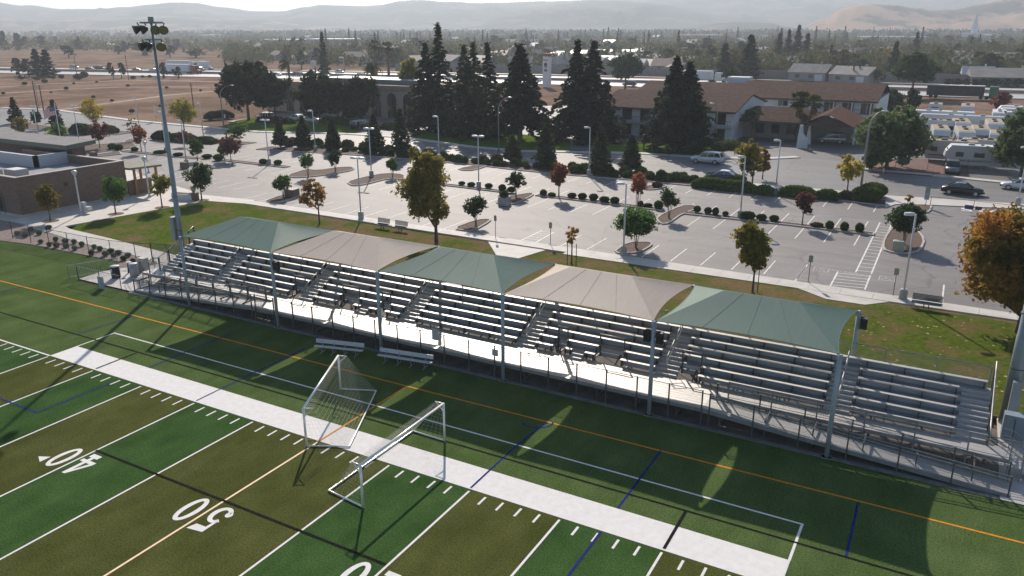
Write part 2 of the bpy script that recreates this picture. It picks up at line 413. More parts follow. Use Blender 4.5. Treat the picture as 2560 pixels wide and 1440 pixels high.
# seats, treads, risers with the wheelchair bays cut out of rows 0 and 1
def seg(row):
    """runs of bench in a row, split at the aisles"""
    xs = [(-28.65, AISLE[0]-AW)]+[(AISLE[i]+AW, AISLE[i+1]-AW) for i in range(5)]+[(AISLE[5]+AW, 28.1)]
    if row == 5: return [(XL+.3, XR-.25)]
    if row < 2:
        out = []
        for k, (a, b) in enumerate(xs):
            if k == 1: out.append((a, -15.85))
            elif k == 2: out += [(a, -11.2), (-9.6, -7.62), (-6.8, b)] if row else [(a, -11.2), (-9.6, -9.0), (-8.2, -7.55), (-6.8, b)]
            elif k == 4: out += [(a, 6.17), (6.9, 8.97), (10.64, b)] if row else [(a, 6.17), (6.9, 7.48), (8.35, 9.0), (10.64, b)]
            elif k == 5: out.append((15.32, b))
            else: out.append((a, b))
        return out
    return xs
BAYS = [(-15.85,-14.76), (-11.2,-9.6), (-7.6,-6.8), (6.17,6.9), (8.98,10.64), (14.11,15.32)]
def cut(a, b, holes):
    out = [(a, b)]
    for h0, h1 in holes:
        nx = []
        for s, e in out:
            if h1 <= s or h0 >= e: nx.append((s, e)); continue
            if h0 > s: nx.append((s, h0))
            if h1 < e: nx.append((h1, e))
        out = nx
    return out
BRK = []
for i in range(6):
    y = Y0+RD*i
    for a, b in seg(i):
        sb = MB(); x = a
        while x < b-.01:                                       # plank joints every 4.6 m
            e = min(b, x+4.57) if b-x > 5.2 else b
            sb.box(x+.006, y, seat(i)-.045, e-.006, y+.25, seat(i)); x = e
        part(sb, 'seat', AL)
    for a, b in seg(i): part(MB().box(a+.02, y+.262, tread(i)+.004, b-.02, y+.282, seat(i)-.02), 'seat_back_panel', ALR)
    for a, b in seg(i):
        n = max(1, int((b-a)/1.83+.5))
        for k in range(n+1): BRK.append((a+.12+(b-a-.24)*k/n, y, i))
    if i:
        t = MB(); r = MB()
        for a, b in (cut(XL, XR, BAYS) if i == 1 else [(XL, XR)]):
            t.box(a, y-.33, tread(i)-.05, b, y-.05, tread(i)); t.box(a, y-.042, tread(i)-.05, b, y+.283, tread(i))
        for a, b in (cut(XL, XR, BAYS) if i == 1 else [(XL, XR)]): r.box(a, y-.325, tread(i-1)+.004, b, y-.30, tread(i)-.052)
        if i == 2:
            for a, b in BAYS: r.box(a, y-.325, ZW+.004, b, y-.3, tread(1)-.05)
        part(t, 'footboard', ALR); part(r, 'riser', ALR)
BRK.sort(key=lambda q: (Vector((q[0], q[1], 1))-CAM).length)
bo = MB().box(-.025, .03, 0, .025, .2, .373).build('seat_bracket', GVD, gs)
rest = MB()
for k, (x, y, i) in enumerate(BRK):
    if k < 100:
        o = bo if k == 0 else bo.copy()
        if k: COL.objects.link(o)
        o.location = (x, y-14, tread(i))
    else: rest.box(x-.025, y+.03, tread(i), x+.025, y+.2, seat(i)-.047)
part(rest, 'seat_bracket_row', GVD)['kind'] = 'stuff'
# aisle steps: half steps between treads, with handrails
for ax in AISLE+[-29.35, 28.85]:
    st = MB(); w = AW-.03
    for i in range(1, 6):
        y = Y0+RD*i
        st.box(ax-w, y-.62, tread(i-1)+.004, ax+w, y-.327, tread(i)-RH/2-.03)
    part(st, 'aisle_step', ALR)
    nose = MB()
    for i in range(1, 6):
        y = Y0+RD*i; nose.box(ax-w, y-.635, tread(i)-RH/2-.03, ax+w, y-.327, tread(i)-RH/2)
    part(nose, 'step_tread', AL)
for ax in AISLE:
    def hp(i, dz): return (ax, Y0+RD*i-.3, tread(i)+dz)
    for i0, i1 in ((.9, 2.75), (3.75, 5.0)):
        h = MB()
        a0, a1, b0, b1 = Vector(hp(i0,.90)), Vector(hp(i1,.90)), Vector(hp(i0,.48)), Vector(hp(i1,.48))
        d = Vector((0,-.14,-.06)); h.path([a0+Vector((0,.3,.15)), a0, a0+d, b0+d, b0, b1, b1+Vector((0,.06,.06)), a1, a0+Vector((0,.3,.15))], .024, 6)
        zf = lambda i: tread(int(i))
        h.bar((ax, a0.y+.02, ZW if i0 < 1 else tread(int(i0))), a0, .022); h.bar((ax, a1.y-.02, tread(int(i1))), a1, .022)
        part(h, 'handrail', AL, smooth=True)
# guard rails at the wheelchair bays
for a, b in BAYS:
    y = Y0+RD*2-.38; z1 = 2.42
    g = MB(); g.bar((a+.03, y, z1), (b-.03, y, z1), .035, 8)
    part(g, 'bay_top_rail', AL, smooth=True)
    g = MB()
    for x in (a+.05, b-.05): g.beam((x,y,ZW),(x,y,z1),.07,.07)
    g.box(a+.09, y-.012, ZW+.62, b-.09, y+.012, ZW+.66); part(g, 'bay_guard_post', GVD)
for c in (-8.6, 7.92):                                           # small steps up to the middle bench
    s = MB(); s.box(c-.38, 13.78, ZW+.002, c+.38, 14.06, ZW+.13); s.box(c-.38, 14.07, ZW+.002, c+.38, 14.40, ZW+.27); part(s, 'bay_step', ALR)
# chain link
def chainmat():
    m = bpy.data.materials.new('chain_link_mesh'); m.use_nodes = True; n = m.node_tree; L = n.links.new; N = n.nodes.new
    p = n.nodes['Principled BSDF']; p.inputs['Base Color'].default_value = (.30,.30,.31,1); p.inputs['Metallic'].default_value = .3; p.inputs['Roughness'].default_value = .55
    uv = N('ShaderNodeTexCoord'); sx = N('ShaderNodeSeparateXYZ'); L(uv.outputs['UV'], sx.inputs[0])
    outs = []
    for sg in (1, -1):
        a = N('ShaderNodeMath'); a.operation = 'MULTIPLY_ADD'; L(sx.outputs[1], a.inputs[0]); a.inputs[1].default_value = sg; L(sx.outputs[0], a.inputs[2])
        b = N('ShaderNodeMath'); b.operation = 'MULTIPLY'; L(a.outputs[0], b.inputs[0]); b.inputs[1].default_value = 1/.075
        c = N('ShaderNodeMath'); c.operation = 'FRACT'; L(b.outputs[0], c.inputs[0])
        d = N('ShaderNodeMath'); d.operation = 'LESS_THAN'; L(c.outputs[0], d.inputs[0]); d.inputs[1].default_value = .09; outs.append(d.outputs[0])
    e = N('ShaderNodeMath'); e.operation = 'MAXIMUM'; L(outs[0], e.inputs[0]); L(outs[1], e.inputs[1])
    L(e.outputs[0], p.inputs['Alpha']); return m
CHAIN = chainmat()
def mesh_panel(name, quads, parent, off=Vector((0,0,0)), m=None):
    v = []; f = []; uvs = []
    for q in quads:
        o = len(v); v += [tuple(p) for p in q]; f.append((o, o+1, o+2, o+3))
        L = (Vector(q[1])-Vector(q[0])).length; h0 = (Vector(q[3])-Vector(q[0])).length; s = Vector(q[0]).x+Vector(q[0]).y
        uvs += [(s, 0), (s+L, 0), (s+L, h0), (s, h0)]
    me = bpy.data.meshes.new(name); me.from_pydata(v, [], f); u = me.uv_layers.new(name='UVMap')
    for i, c in enumerate(uvs): u.data[i].uv = c
    me.materials.append(m or CHAIN); me.update()
    o = bpy.data.objects.new(name, me); COL.objects.link(o); o.parent = parent; o.location = off; return o
def railfence(xs, y, zf, h, post=GVD, rail=GV, base=None, pr=.034, mid=True, panel=True, names=('fence_post','top_rail','mesh_panel'), parent=gs, off=OFF, r=.028):
    """posts at xs along y; zf(x) floor height; base(x) where the post starts"""
    base = base or zf
    for x in xs:
        o = MB().beam((x,y,base(x)),(x,y,zf(x)+h), pr*2, pr*2).build(names[0], post, parent); o.location = off
    t = MB()
    for a, b in zip(xs, xs[1:]):
        t.bar((a,y,zf(a)+h-.03),(b,y,zf(b)+h-.03), r, 6)
        if mid: t.bar((a,y,zf(a)+h-.20),(b,y,zf(b)+h-.20), r*.7, 5)
        t.bar((a,y,zf(a)+.10),(b,y,zf(b)+.10), r*.7, 5)
    o = t.build(names[1], rail, parent); o.location = off
    if panel: mesh_panel(names[2], [((a,y+.02,zf(a)+.08),(b,y+.02,zf(b)+.08),(b,y+.02,zf(b)+h-.05),(a,y+.02,zf(a)+h-.05)) for a, b in zip(xs, xs[1:])], parent, off)
fl = lambda x: ZW
N_ = 19; railfence([-16.0+32.5*k/(N_-1) for k in range(N_)], 11.08, fl, 1.07, base=lambda x: 0.0, mid=False, r=.02)
rf = lambda x: ZW-(x-16.5)*(ZW-.07)/14.1 if x > 0 else ZW-(-16.0-x)*(ZW-.07)/13.6
XA = [16.9+13.6*k/6 for k in range(7)]; XB = [-16.4-13.1*k/7 for k in range(8)]
for xs in (XA, XB):
    railfence(xs, 11.10, rf, 1.02, base=lambda x: 0.0, names=('ramp_post','ramp_rail','ramp_mesh_panel'), post=GVD)
    railfence(xs, 12.50, rf, 1.02, base=lambda x: 0.0, names=('ramp_post','ramp_rail','ramp_mesh_panel'), post=GVD)
    railfence([x+(.5 if xs is XA else -.4) for x in xs], 12.93, fl, 1.02, base=lambda x: 0.0, names=('walkway_post','walkway_rail','walkway_mesh_panel'), post=GV)
# back rail and end rails
zb = tread(5); BX = [XL+.15+(XR-XL-.3)*k/24 for k in range(25)]
railfence(BX, 17.78, lambda x: zb-.0, 1.10, base=lambda x: 0.0, mid=False, names=('back_post','back_rail','back_mesh_panel'), post=GV)
for x, nm in ((XR, 'end'), (XL, 'end')):
    t = MB(); zy = lambda y: ZW+max(0, (y-Y0)/RD)*RH
    ys = [14.0, 15.0, 16.2, 17.2, 17.78]
    for y in ys:
        o = MB().beam((x,y,0),(x,y,zy(y)+1.1),.10,.10).build('end_post', GVD, gs); o.location = OFF
    t.path([(x,13.0,ZW+1.05)]+[(x,y,zy(y)+1.1) for y in ys], .035, 8); part(t, 'end_rail', AL, smooth=True)
    mesh_panel('end_mesh_panel', [((x,a,zy(a)),(x,b,zy(b)),(x,b,zy(b)+1.05),(x,a,zy(a)+1.05)) for a, b in zip(ys, ys[1:])], gs, OFF)
# end stairs down to the ground
for x0, sg in ((XR+.9, 1), (XL-.9, -1)):
    s = MB()
    for k in range(5):
        z = ZW-.19*(k+1); xa, xb = x0+sg*.29*k, x0+sg*.29*(k+1); s.box(min(xa,xb), 13.0, z-.04, max(xa,xb), 14.1, z)
    part(s, 'stair_treads', AL)
    for y in (12.95, 14.16):
        h = MB()
        a, b = Vector((x0-sg*.3,y,ZW+.95)), Vector((x0+sg*1.6,y,.95)); h.path([a, Vector((x0,y,ZW+.95)), b, b-Vector((0,0,.9))], .026, 6)
        h.path([a-Vector((0,0,.35)), Vector((x0,y,ZW+.6)), b-Vector((0,0,.35))], .022, 6); h.bar((x0,y,0),(x0,y,ZW+.95),.026)
        for k in range(1, 12): q = a.lerp(b, k/12); h.bar(q-Vector((0,0,.05)), q-Vector((0,0,.75)), .009, 4)
        part(h, 'stair_rail', GV)
# understructure
u = MB()
for k in range(26):
    x = XL+.5+(XR-XL-1)*k/25
    for i in range(0, 6, 2): u.beam((x, Y0+RD*i-.1, 0), (x, Y0+RD*i-.1, tread(i)-.06), .06, .06)
    u.beam((x, 11.5, ZW-.1), (x, 14.1, ZW-.1), .06, .09); u.beam((x, 11.5, .03), (x, 17.4, .03), .08, .06); u.beam((x, 11.6, 0), (x, 11.6, ZW-.1), .06, .06)
    u.beam((x, 14.1, ZW-.1), (x, 17.7, tread(5)-.12), .06, .09)
    if k % 2 == 0:
        x2 = XL+.5+(XR-XL-1)*(k+1)/25; u.beam((x, 12.9, .1), (x2, 12.9, ZW-.15), .04, .04); u.beam((x, 17.5, .1), (x2, 17.5, tread(5)-.2), .04, .04); u.beam((x, 13.4, ZW-.15), (x2, 13.4, .1), .04, .04)
part(u, 'understructure', GVD)
# little things left on the seats / fences: notice boards
def board(x, y, z, w, h, label):
    b = empty('notice_board', (x, y, z), 0, label, 'board', 'boards on the front fence'); MB().box(-w/2,-.02,0,w/2,.0,h).build('board_face', mat('grey_board', (.42,.42,.42), .6), b)
    MB().box(-w/2,.002,h*.2,w/2,.03,h*.3).build('hanger', GVD, b)
p_ = G(1087,885,0); board(-.35, 11.03, ZW+.62, .5, .75, 'larger grey board on the front walkway fence above the benches'); board(3.95, 11.02, ZW+.45, .42, .42, 'small grey board on the front walkway fence beside a canopy post')

# ================================================================ SHADE CANOPIES
PX0 = [-22.9+9.15*k for k in range(6)]; YF, YB = 10.92, 17.85; ZE = 5.45; ZR = 6.55
POSTM = mat('pale_post_paint', (.33,.38,.42), .45, .1, var=.06, scale=2)
ord6 = ['leftmost', 'second from the left', 'third from the left', 'third from the right', 'second from the right', 'rightmost']
for k, x in enumerate(PX0):
    for y, nm in ((YF, 'front'), (YB, 'back')):
        t = empty('canopy_post', (x, y, 0), 0, '%s %s steel post carrying the shade canopies over the grandstand' % (ord6[k], nm), 'post', 'steel posts of the shade canopies')
        MB().path([(0,0,0),(0,0,ZE-.02)], .115, 10).build('shaft', POSTM, t, True)
        MB().cbox(0,0,0,.42,.42,.03).build('base_plate', POSTM, t)
        c = MB(); c.cbox(0,0,ZE-.3,.3,.06,.2); c.cbox(0,0,ZE-.3,.06,.3,.2); c.build('cap_bracket', POSTM, t)
BM = mat('speaker_black', (.02,.02,.022), .6)
def speaker(x, y, z, side, label):
    s = empty('loudspeaker', (x, y, z), 0, label, 'loudspeaker', 'loudspeakers on the canopy posts')
    MB().add([(-.18,-.16,0),(.18,-.16,0),(.15,.18,0),(-.15,.18,0),(-.18,-.2,.62),(.18,-.2,.62),(.15,.18,.62),(-.15,.18,.62)], [(3,2,1,0),(4,5,6,7),(0,1,5,4),(1,2,6,5),(2,3,7,6),(3,0,4,7)]).build('cabinet', BM, s)
    MB().beam((0,0,.63),(-side*.3,0,.66),.04,.05).build('mount', BM, s)
speaker(PX0[1]+.36, YF+.05, ZE-1.2, 1, 'black loudspeaker on the canopy post between the left green and the pinkish tan canopy')
speaker(PX0[4]-.33, YF+.05, ZE-1.2, -1, 'black loudspeaker on the left side of the post before the pale tan canopy corner')
speaker(PX0[4]+.36, YF+.05, ZE-1.2, 1, 'black loudspeaker on the right side of the post before the pale tan canopy corner')
speaker(PX0[5]+.32, YB, ZE-1.0, 1, 'black loudspeaker on the rightmost back canopy post, against the grass')
def fabric(name, c, tr):
    m = bpy.data.materials.new(name); m.use_nodes = True; n = m.node_tree; L = n.links.new; N = n.nodes.new
    for x in list(n.nodes):
        if x.type != 'OUTPUT_MATERIAL': n.nodes.remove(x)
    out = n.nodes[0]; tc = N('ShaderNodeTexCoord'); mp = N('ShaderNodeMapping'); mp.inputs['Scale'].default_value = (5, .5, 1); L(tc.outputs['Object'], mp.inputs[0])
    z = N('ShaderNodeTexNoise'); z.inputs['Scale'].default_value = 1.3; z.inputs['Detail'].default_value = 5; L(mp.outputs[0], z.inputs[0])
    rp = N('ShaderNodeValToRGB'); rp.color_ramp.elements[0].color = (*[v*.88 for v in c], 1); rp.color_ramp.elements[1].color = (*[v*1.1 for v in c], 1); L(z.outputs['Fac'], rp.inputs[0])
    d = N('ShaderNodeBsdfDiffuse'); t = N('ShaderNodeBsdfTranslucent'); g = N('ShaderNodeBsdfGlossy'); g.inputs['Roughness'].default_value = .55; g.inputs[0].default_value = (.5,.5,.5,1)
    m1 = N('ShaderNodeMixShader'); m1.inputs[0].default_value = tr; m2 = N('ShaderNodeMixShader'); m2.inputs[0].default_value = .06
    L(rp.outputs[0], d.inputs[0]); L(rp.outputs[0], t.inputs[0]); L(d.outputs[0], m1.inputs[1]); L(t.outputs[0], m1.inputs[2]); L(m1.outputs[0], m2.inputs[1]); L(g.outputs[0], m2.inputs[2]); L(m2.outputs[0], out.inputs[0])
    return m
FG = fabric('green_shade_cloth', (.205,.295,.245), .30); FT = fabric('tan_shade_cloth', (.78,.655,.55), .32)
def canopy(k, fab, label):
    x0, x1 = PX0[k], PX0[k+1]; cx = (x0+x1)/2; ym = (YF+YB)/2
    t = empty('shade_canopy', (cx, ym, 0), 0, label, 'canopy', 'shade canopies over the grandstand')
    hx = (x1-x0)/2-.06; hy = (YB-YF)/2-.03; rx = 1.95
    A = {'fl': Vector((-hx,-hy,ZE)), 'fr': Vector((hx,-hy,ZE)), 'bl': Vector((-hx,hy,ZE)), 'br': Vector((hx,hy,ZE)), 'l': Vector((-rx,0,ZR)), 'r': Vector((rx,0,ZR))}
    m = MB(); n = 16; nv = 8
    def face(e0, e1, r0, r1, sagdir, sag):
        g = []
        for j in range(nv+1):
            v = j/nv
            for i in range(n+1):
                s = i/n; e = e0.lerp(e1, s); c = 4*s*(1-s); e = e+sagdir*sag*c+Vector((0,0,.05*c))
                p = e.lerp(r0.lerp(r1, s), v); p.z -= .03*math.sin(PI*v)*c
                g.append(p)
        m.add(g, [(j*(n+1)+i, j*(n+1)+i+1, (j+1)*(n+1)+i+1, (j+1)*(n+1)+i) for j in range(nv) for i in range(n)])
    face(A['fl'], A['fr'], A['l'], A['r'], Vector((0,1,0)), .20); face(A['br'], A['bl'], A['r'], A['l'], Vector((0,-1,0)), .20)
    face(A['fr'], A['br'], A['r'], A['r'], Vector((-1,0,0)), .34); face(A['bl'], A['fl'], A['l'], A['l'], Vector((1,0,0)), .34)
    m.build('fabric', fab, t, True)
    fr = MB()
    for a, b in (('fl','l'),('bl','l'),('fr','r'),('br','r')): fr.bar(A[a]-Vector((0,0,.06)), A[b]-Vector((0,0,.10)), .045)
    fr.bar(A['l']-Vector((0,0,.10)), A['r']-Vector((0,0,.10)), .045)
    fr.build('frame_tubes', POSTM, t)
    hem = MB()
    for a, b, sd, sg in (('fl','fr',Vector((0,1,0)),.20), ('fr','br',Vector((-1,0,0)),.34), ('br','bl',Vector((0,-1,0)),.20), ('bl','fl',Vector((1,0,0)),.34)):
        hem.path([A[a].lerp(A[b], s/12)+(sd*sg+Vector((0,0,.05)))*(4*(s/12)*(1-s/12))+Vector((0,0,.004)) for s in range(13)], .022, 5)
    hem.build('hem', fab, t)
    seam = MB()
    for s in (.27, .52, .76):
        e = A['fl'].lerp(A['fr'], s); c = 4*s*(1-s); e = e+Vector((0,.20*c,.05*c)); r_ = A['l'].lerp(A['r'], s)
        P = [e.lerp(r_, v/8)-Vector((0,0,.03*math.sin(PI*v/8)*c-.004)) for v in range(9)]
        seam.path(P, .0065, 4)
    seam.build('seam', mat('dark_seam', (.10,.11,.10), .8) , t)
    return t
canopy(0, FG, 'leftmost green shade canopy, beside the tall field light pole'); canopy(1, FT, 'pinkish tan shade canopy between the left and the middle green canopies')
canopy(2, FG, 'middle green shade canopy between the two tan ones'); canopy(3, FT, 'paler tan shade canopy between the middle and the right green canopies')
canopy(4, FG, 'rightmost green shade canopy, at the end with open seats beyond it')
# ================================================================ GROUND, PAVING, PARKING LOT, ROADS
def poly(*px, z=0.0): return [(q.x, q.y) for q in (G(u, v, z) for u, v in px)]
GRASS = mat('lawn_grass_plain', (.060,.105,.018), .8, var=.0, scale=.35, detail=7, col2=(.19,.15,.075), bump=.6, bscale=9)
def lawnmat(name, a, b, c, s1=.22, s2=5.0, f=.5, green_west=False):
    """grass a, bare or dry patches b, fallen-leaf specks c"""
    if name in MATS: return MATS[name]
    m = bpy.data.materials.new(name); m.use_nodes = True; n = m.node_tree; L = n.links.new; N = n.nodes.new; p = n.nodes['Principled BSDF']
    tc = N('ShaderNodeTexCoord')
    def noise(s, d, r=.6):
        z = N('ShaderNodeTexNoise'); z.inputs['Scale'].default_value = s; z.inputs['Detail'].default_value = d; z.inputs['Roughness'].default_value = r; L(tc.outputs['Object'], z.inputs[0]); return z.outputs['Fac']
    def ramp(x, e0, e1, c0, c1):
        r = N('ShaderNodeValToRGB'); r.color_ramp.elements[0].position = e0; r.color_ramp.elements[1].position = e1; r.color_ramp.elements[0].color = (*c0,1); r.color_ramp.elements[1].color = (*c1,1); L(x, r.inputs[0]); return r.outputs[0]
    def mix(fx, A, B, typ='MIX'):
        q = N('ShaderNodeMix'); q.data_type = 'RGBA'; q.blend_type = typ
        if isinstance(fx, float): q.inputs['Factor'].default_value = fx
        else: L(fx, q.inputs['Factor'])
        L(A, q.inputs['A']); L(B, q.inputs['B']); return q.outputs['Result']
    g = ramp(noise(2.5, 5), .3, .7, [v*.7 for v in a], [v*1.3 for v in a]); d = ramp(noise(3.5, 5), .3, .7, [v*.75 for v in b], [v*1.25 for v in b])
    nk = noise(s1, 8, .68)
    if green_west:
        sx = N('ShaderNodeSeparateXYZ'); L(tc.outputs['Object'], sx.inputs[0]); mr = N('ShaderNodeMapRange'); L(sx.outputs[0], mr.inputs[0]); mr.inputs['From Min'].default_value = -46; mr.inputs['From Max'].default_value = -26; mr.inputs['To Min'].default_value = -.075; mr.inputs['To Max'].default_value = .01
        ad = N('ShaderNodeMath'); L(nk, ad.inputs[0]); L(mr.outputs[0], ad.inputs[1]); nk = ad.outputs[0]
    k = ramp(nk, f-.06, f+.08, (0,0,0), (1,1,1)); base = mix(k, g, d)
    vo = N('ShaderNodeTexVoronoi'); vo.inputs['Scale'].default_value = s2; L(tc.outputs['Object'], vo.inputs[0])
    sp = ramp(vo.outputs['Distance'], .13, .19, (1,1,1), (0,0,0)); pz = ramp(noise(.35, 3), .45, .6, (0,0,0), (1,1,1)); sp = mix(1.0, sp, pz, 'MULTIPLY')
    cc = N('ShaderNodeRGB'); cc.outputs[0].default_value = (*c, 1); col = mix(sp, base, cc.outputs[0])
    L(col, p.inputs['Base Color']); p.inputs['Roughness'].default_value = .95; p.inputs['Specular IOR Level'].default_value = 0.0
    b_ = N('ShaderNodeBump'); b_.inputs['Strength'].default_value = .7; b_.inputs['Distance'].default_value = .06; L(noise(7, 4), b_.inputs['Height']); L(b_.outputs[0], p.inputs['Normal'])
    MATS[name] = m; return m
LAWN = lawnmat('park_lawn', (.078,.112,.018), (.165,.118,.058), (.34,.25,.12), s1=.30, f=.475, green_west=True)
LAWN2 = lawnmat('leafy_lawn', (.080,.105,.018), (.135,.105,.045), (.55,.40,.20), s1=.4, s2=1.9, f=.54)
VERGE = lawnmat('road_verge_lawn', (.085,.14,.02), (.11,.13,.03), (.2,.2,.08), f=.62)
MULCH = mat('bark_mulch', (.105,.062,.045), .95, var=.4, scale=6, detail=6, bump=.6, bscale=14)
CONC = mat('pale_concrete', (.50,.47,.43), .75, var=.10, scale=.8, detail=6, bump=.1, bscale=12)
KERB = mat('kerb_concrete', (.42,.385,.35), .8, var=.15, scale=1.5, detail=5)
PEDC = mat('pedestal_concrete', (.36,.355,.34), .85, var=.15, scale=2.5, detail=5, bump=.15)
def asphalt(name, c, rough, s=.25):
    """worn paving: broad mottling, wheel streaks, oil spots, sealed cracks"""
    m = bpy.data.materials.new(name); m.use_nodes = True; n = m.node_tree; L = n.links.new; N = n.nodes.new; p = n.nodes['Principled BSDF']; tc = N('ShaderNodeTexCoord')
    def noise(sc_, d, st=(1,1,1), r=.6):
        mp = N('ShaderNodeMapping'); mp.inputs['Scale'].default_value = st; L(tc.outputs['Object'], mp.inputs[0]); z = N('ShaderNodeTexNoise'); z.inputs['Scale'].default_value = sc_; z.inputs['Detail'].default_value = d; z.inputs['Roughness'].default_value = r; L(mp.outputs[0], z.inputs[0]); return z.outputs['Fac']
    def ramp(x, e0, e1, c0, c1):
        r = N('ShaderNodeValToRGB'); r.color_ramp.elements[0].position = e0; r.color_ramp.elements[1].position = e1; r.color_ramp.elements[0].color = (*c0,1); r.color_ramp.elements[1].color = (*c1,1); L(x, r.inputs[0]); return r.outputs[0]
    def mul(A, B):
        q = N('ShaderNodeMix'); q.data_type = 'RGBA'; q.blend_type = 'MULTIPLY'; q.inputs['Factor'].default_value = 1; L(A, q.inputs['A']); L(B, q.inputs['B']); return q.outputs['Result']
    g = lambda v: (v, v, v)
    col = ramp(noise(s*.35, 7), .3, .7, [v*.84 for v in c], [v*1.14 for v in c]); col = mul(col, ramp(noise(.5, 6, (.12,1,1)), .35, .65, g(.90), g(1.08))); col = mul(col, ramp(noise(2.2, 8), .3, .7, g(.93), g(1.06)))
    vo = N('ShaderNodeTexVoronoi'); vo.inputs['Scale'].default_value = .30; L(tc.outputs['Object'], vo.inputs[0]); col = mul(col, ramp(vo.outputs['Distance'], .03, .22, g(.80), g(1)))
    vc = N('ShaderNodeTexVoronoi'); vc.feature = 'DISTANCE_TO_EDGE'; vc.inputs['Scale'].default_value = .07; wz = N('ShaderNodeTexNoise'); wz.inputs['Scale'].default_value = .4; wz.inputs['Detail'].default_value = 4; L(tc.outputs['Object'], wz.inputs[0])
    wm = N('ShaderNodeVectorMath'); wm.operation = 'MULTIPLY_ADD'; L(wz.outputs['Color'], wm.inputs[0]); wm.inputs[1].default_value = (3,3,0); L(tc.outputs['Object'], wm.inputs[2]); L(wm.outputs[0], vc.inputs[0]); col = mul(col, ramp(vc.outputs['Distance'], .002, .006, g(.72), g(1)))
    L(col, p.inputs['Base Color']); p.inputs['Roughness'].default_value = rough; p.inputs['Specular IOR Level'].default_value = .22
    b = N('ShaderNodeBump'); b.inputs['Strength'].default_value = .3; b.inputs['Distance'].default_value = .03; L(noise(45, 3), b.inputs['Height']); L(b.outputs[0], p.inputs['Normal']); return m
ASPH = asphalt('parking_asphalt', (.212,.194,.186), .66)
ROAD = asphalt('road_asphalt', (.19,.182,.18), .62, .15)
FWY = mat('freeway_concrete', (.42,.40,.39), .58, var=.1, scale=.1, detail=6, stretch=(.05, 1, 1))
SOIL = lawnmat('dry_field_grass', (.175,.118,.086), (.275,.192,.140), (.13,.09,.06), s1=.045, s2=.25, f=.5)
SUB = lawnmat('suburb_ground', (.075,.085,.045), (.15,.13,.095), (.1,.11,.06), s1=.02, s2=.08, f=.5)
def st(mb, name, m): return structure(mb.build(name, m))
# base terrain: the dry valley floor out to the hills
st(MB().sheet([(-9000,-300),(6000,-300),(6000,9000),(-9000,9000)], -.25), 'terrain', SOIL)
st(MB().sheet([(-2400,1500),(-1100,900),(-560,500),(-360,440),(-262,318),(-120,300),(60,296),(400,282),(2500,290),(4200,7500),(-6500,7500),(-5000,900)], -.12), 'suburb_ground', SUB)
# asphalt of the lot and of the street behind it
st(MB().sheet([(-130,39.9),(80,38.6),(80,80.5),(-130,80.5)], 0.0), 'parking_lot', ASPH)
far = [g2(*p) for p in ((0,270),(140,277),(330,303),(570,325),(640,331),(860,336),(1000,345),(1180,370),(1300,380),(1590,385),(1750,395),(1900,400),(2000,395))]
st(MB().sheet([(-205,60),(-128,62),(-112,80.4),(80,80.4),(80,101.5)]+far[::-1]+[(-230,92)], .004), 'road', ROAD)
st(MB().sheet([(-118,99.9),(-78,92),(-10,99.6),(80,101.4),(85,185),(-40,185),(-95,150),(-120,125)], -.01), 'motel_forecourt', asphalt('motel_asphalt', (.17,.163,.16), .66))
# lawn, bed and walks behind the grandstand
st(MB().prism([(-53.5,21.2),(-49.4,20.9),(-40.5,20.2),(-35.5,19.8),(-31,19.2),(-31,18.3),(29.8,18.3),(29.8,19.7),(70,21.0),(70,37.0),(24.6,37.0),(22.8,37.1),(21.7,35.8),(19.1,35.8),(17.3,37.3),(5.4,37.3),(-6.8,37.6),(-8.4,36.4),(-7.2,34.0),(-9.4,34.0),(-12.6,37.8),(-21.9,37.8),(-33.2,38.2),(-45.1,38.7),(-51.7,39.0),(-52.3,37.9),(-53.1,33.4),(-54.4,27.5),(-55.4,23.7)], -.1, .07), 'lawn', LAWN)
st(MB().prism([(24,19.9),(29.9,19.9),(68,21.2),(68,36.6),(25,36.6),(20,34),(16,29)], 0, .078), 'leaf_strewn_lawn', LAWN2)
st(MB().prism([(-58,14.7),(-51,15.65),(-38.3,15.95),(-36.6,14.6),(-34.5,17.2),(-38.6,18.05),(-47,18.25),(-57,19.5),(-70,21),(-70,13)], -.1, .05), 'planting_bed', mat('gravel_mulch', (.24,.18,.155), .95, var=.35, scale=7, detail=6, bump=.5, bscale=16))
walk = MB()
for i in range(48):                                             # sidewalk slabs with open joints
    x0, x1 = -47.5+2.4*i, -47.5+2.4*(i+1)-.018; ya = 38.9-(x0+47.5)*.021 if x0 < -6 else 37.3; walk.prism([(x0,ya),(x1,ya),(x1,40.55-(x1+47)*.022),(x0,40.55-(x0+47)*.022)], -.05, .12)
st(walk, 'sidewalk', CONC)
w2 = MB(); w2.prism([(-12.6,37.75),(-9.4,33.9),(-7.2,33.9),(-6.3,37.7)], -.05, .112); w2.prism([(16.6,37.3),(19.0,35.6),(21.8,35.6),(23.3,37.2)], -.05, .112); w2.prism([(-9.3,33.95),(-7.25,33.95),(-7.25,18.4),(-9.3,18.4)], -.05, .108)
st(w2, 'ramp_landing_pavement', CONC)
w3 = MB()
L3 = [(-62,20.2,23.2),(-57,19.5,22.2),(-53.5,19.1,21.2),(-47,18.25,20.8),(-40.5,18.1,20.2),(-34.5,17.2,19.7),(-31,16.9,19.2)]
for (xa,a0,a1),(xb,b0,b1) in zip(L3, L3[1:]): w3.prism([(xa,a0),(xb-.02,b0),(xb-.02,b1),(xa,a1)], -.05, .085)
st(w3, 'garden_path', CONC)
st(MB().prism([(-36.6,10.75),(-29.9,10.75),(-29.9,17.2),(-34.5,17.15),(-36.6,14.6),(-36.9,13)], -.05, .03), 'gate_pavement', CONC)
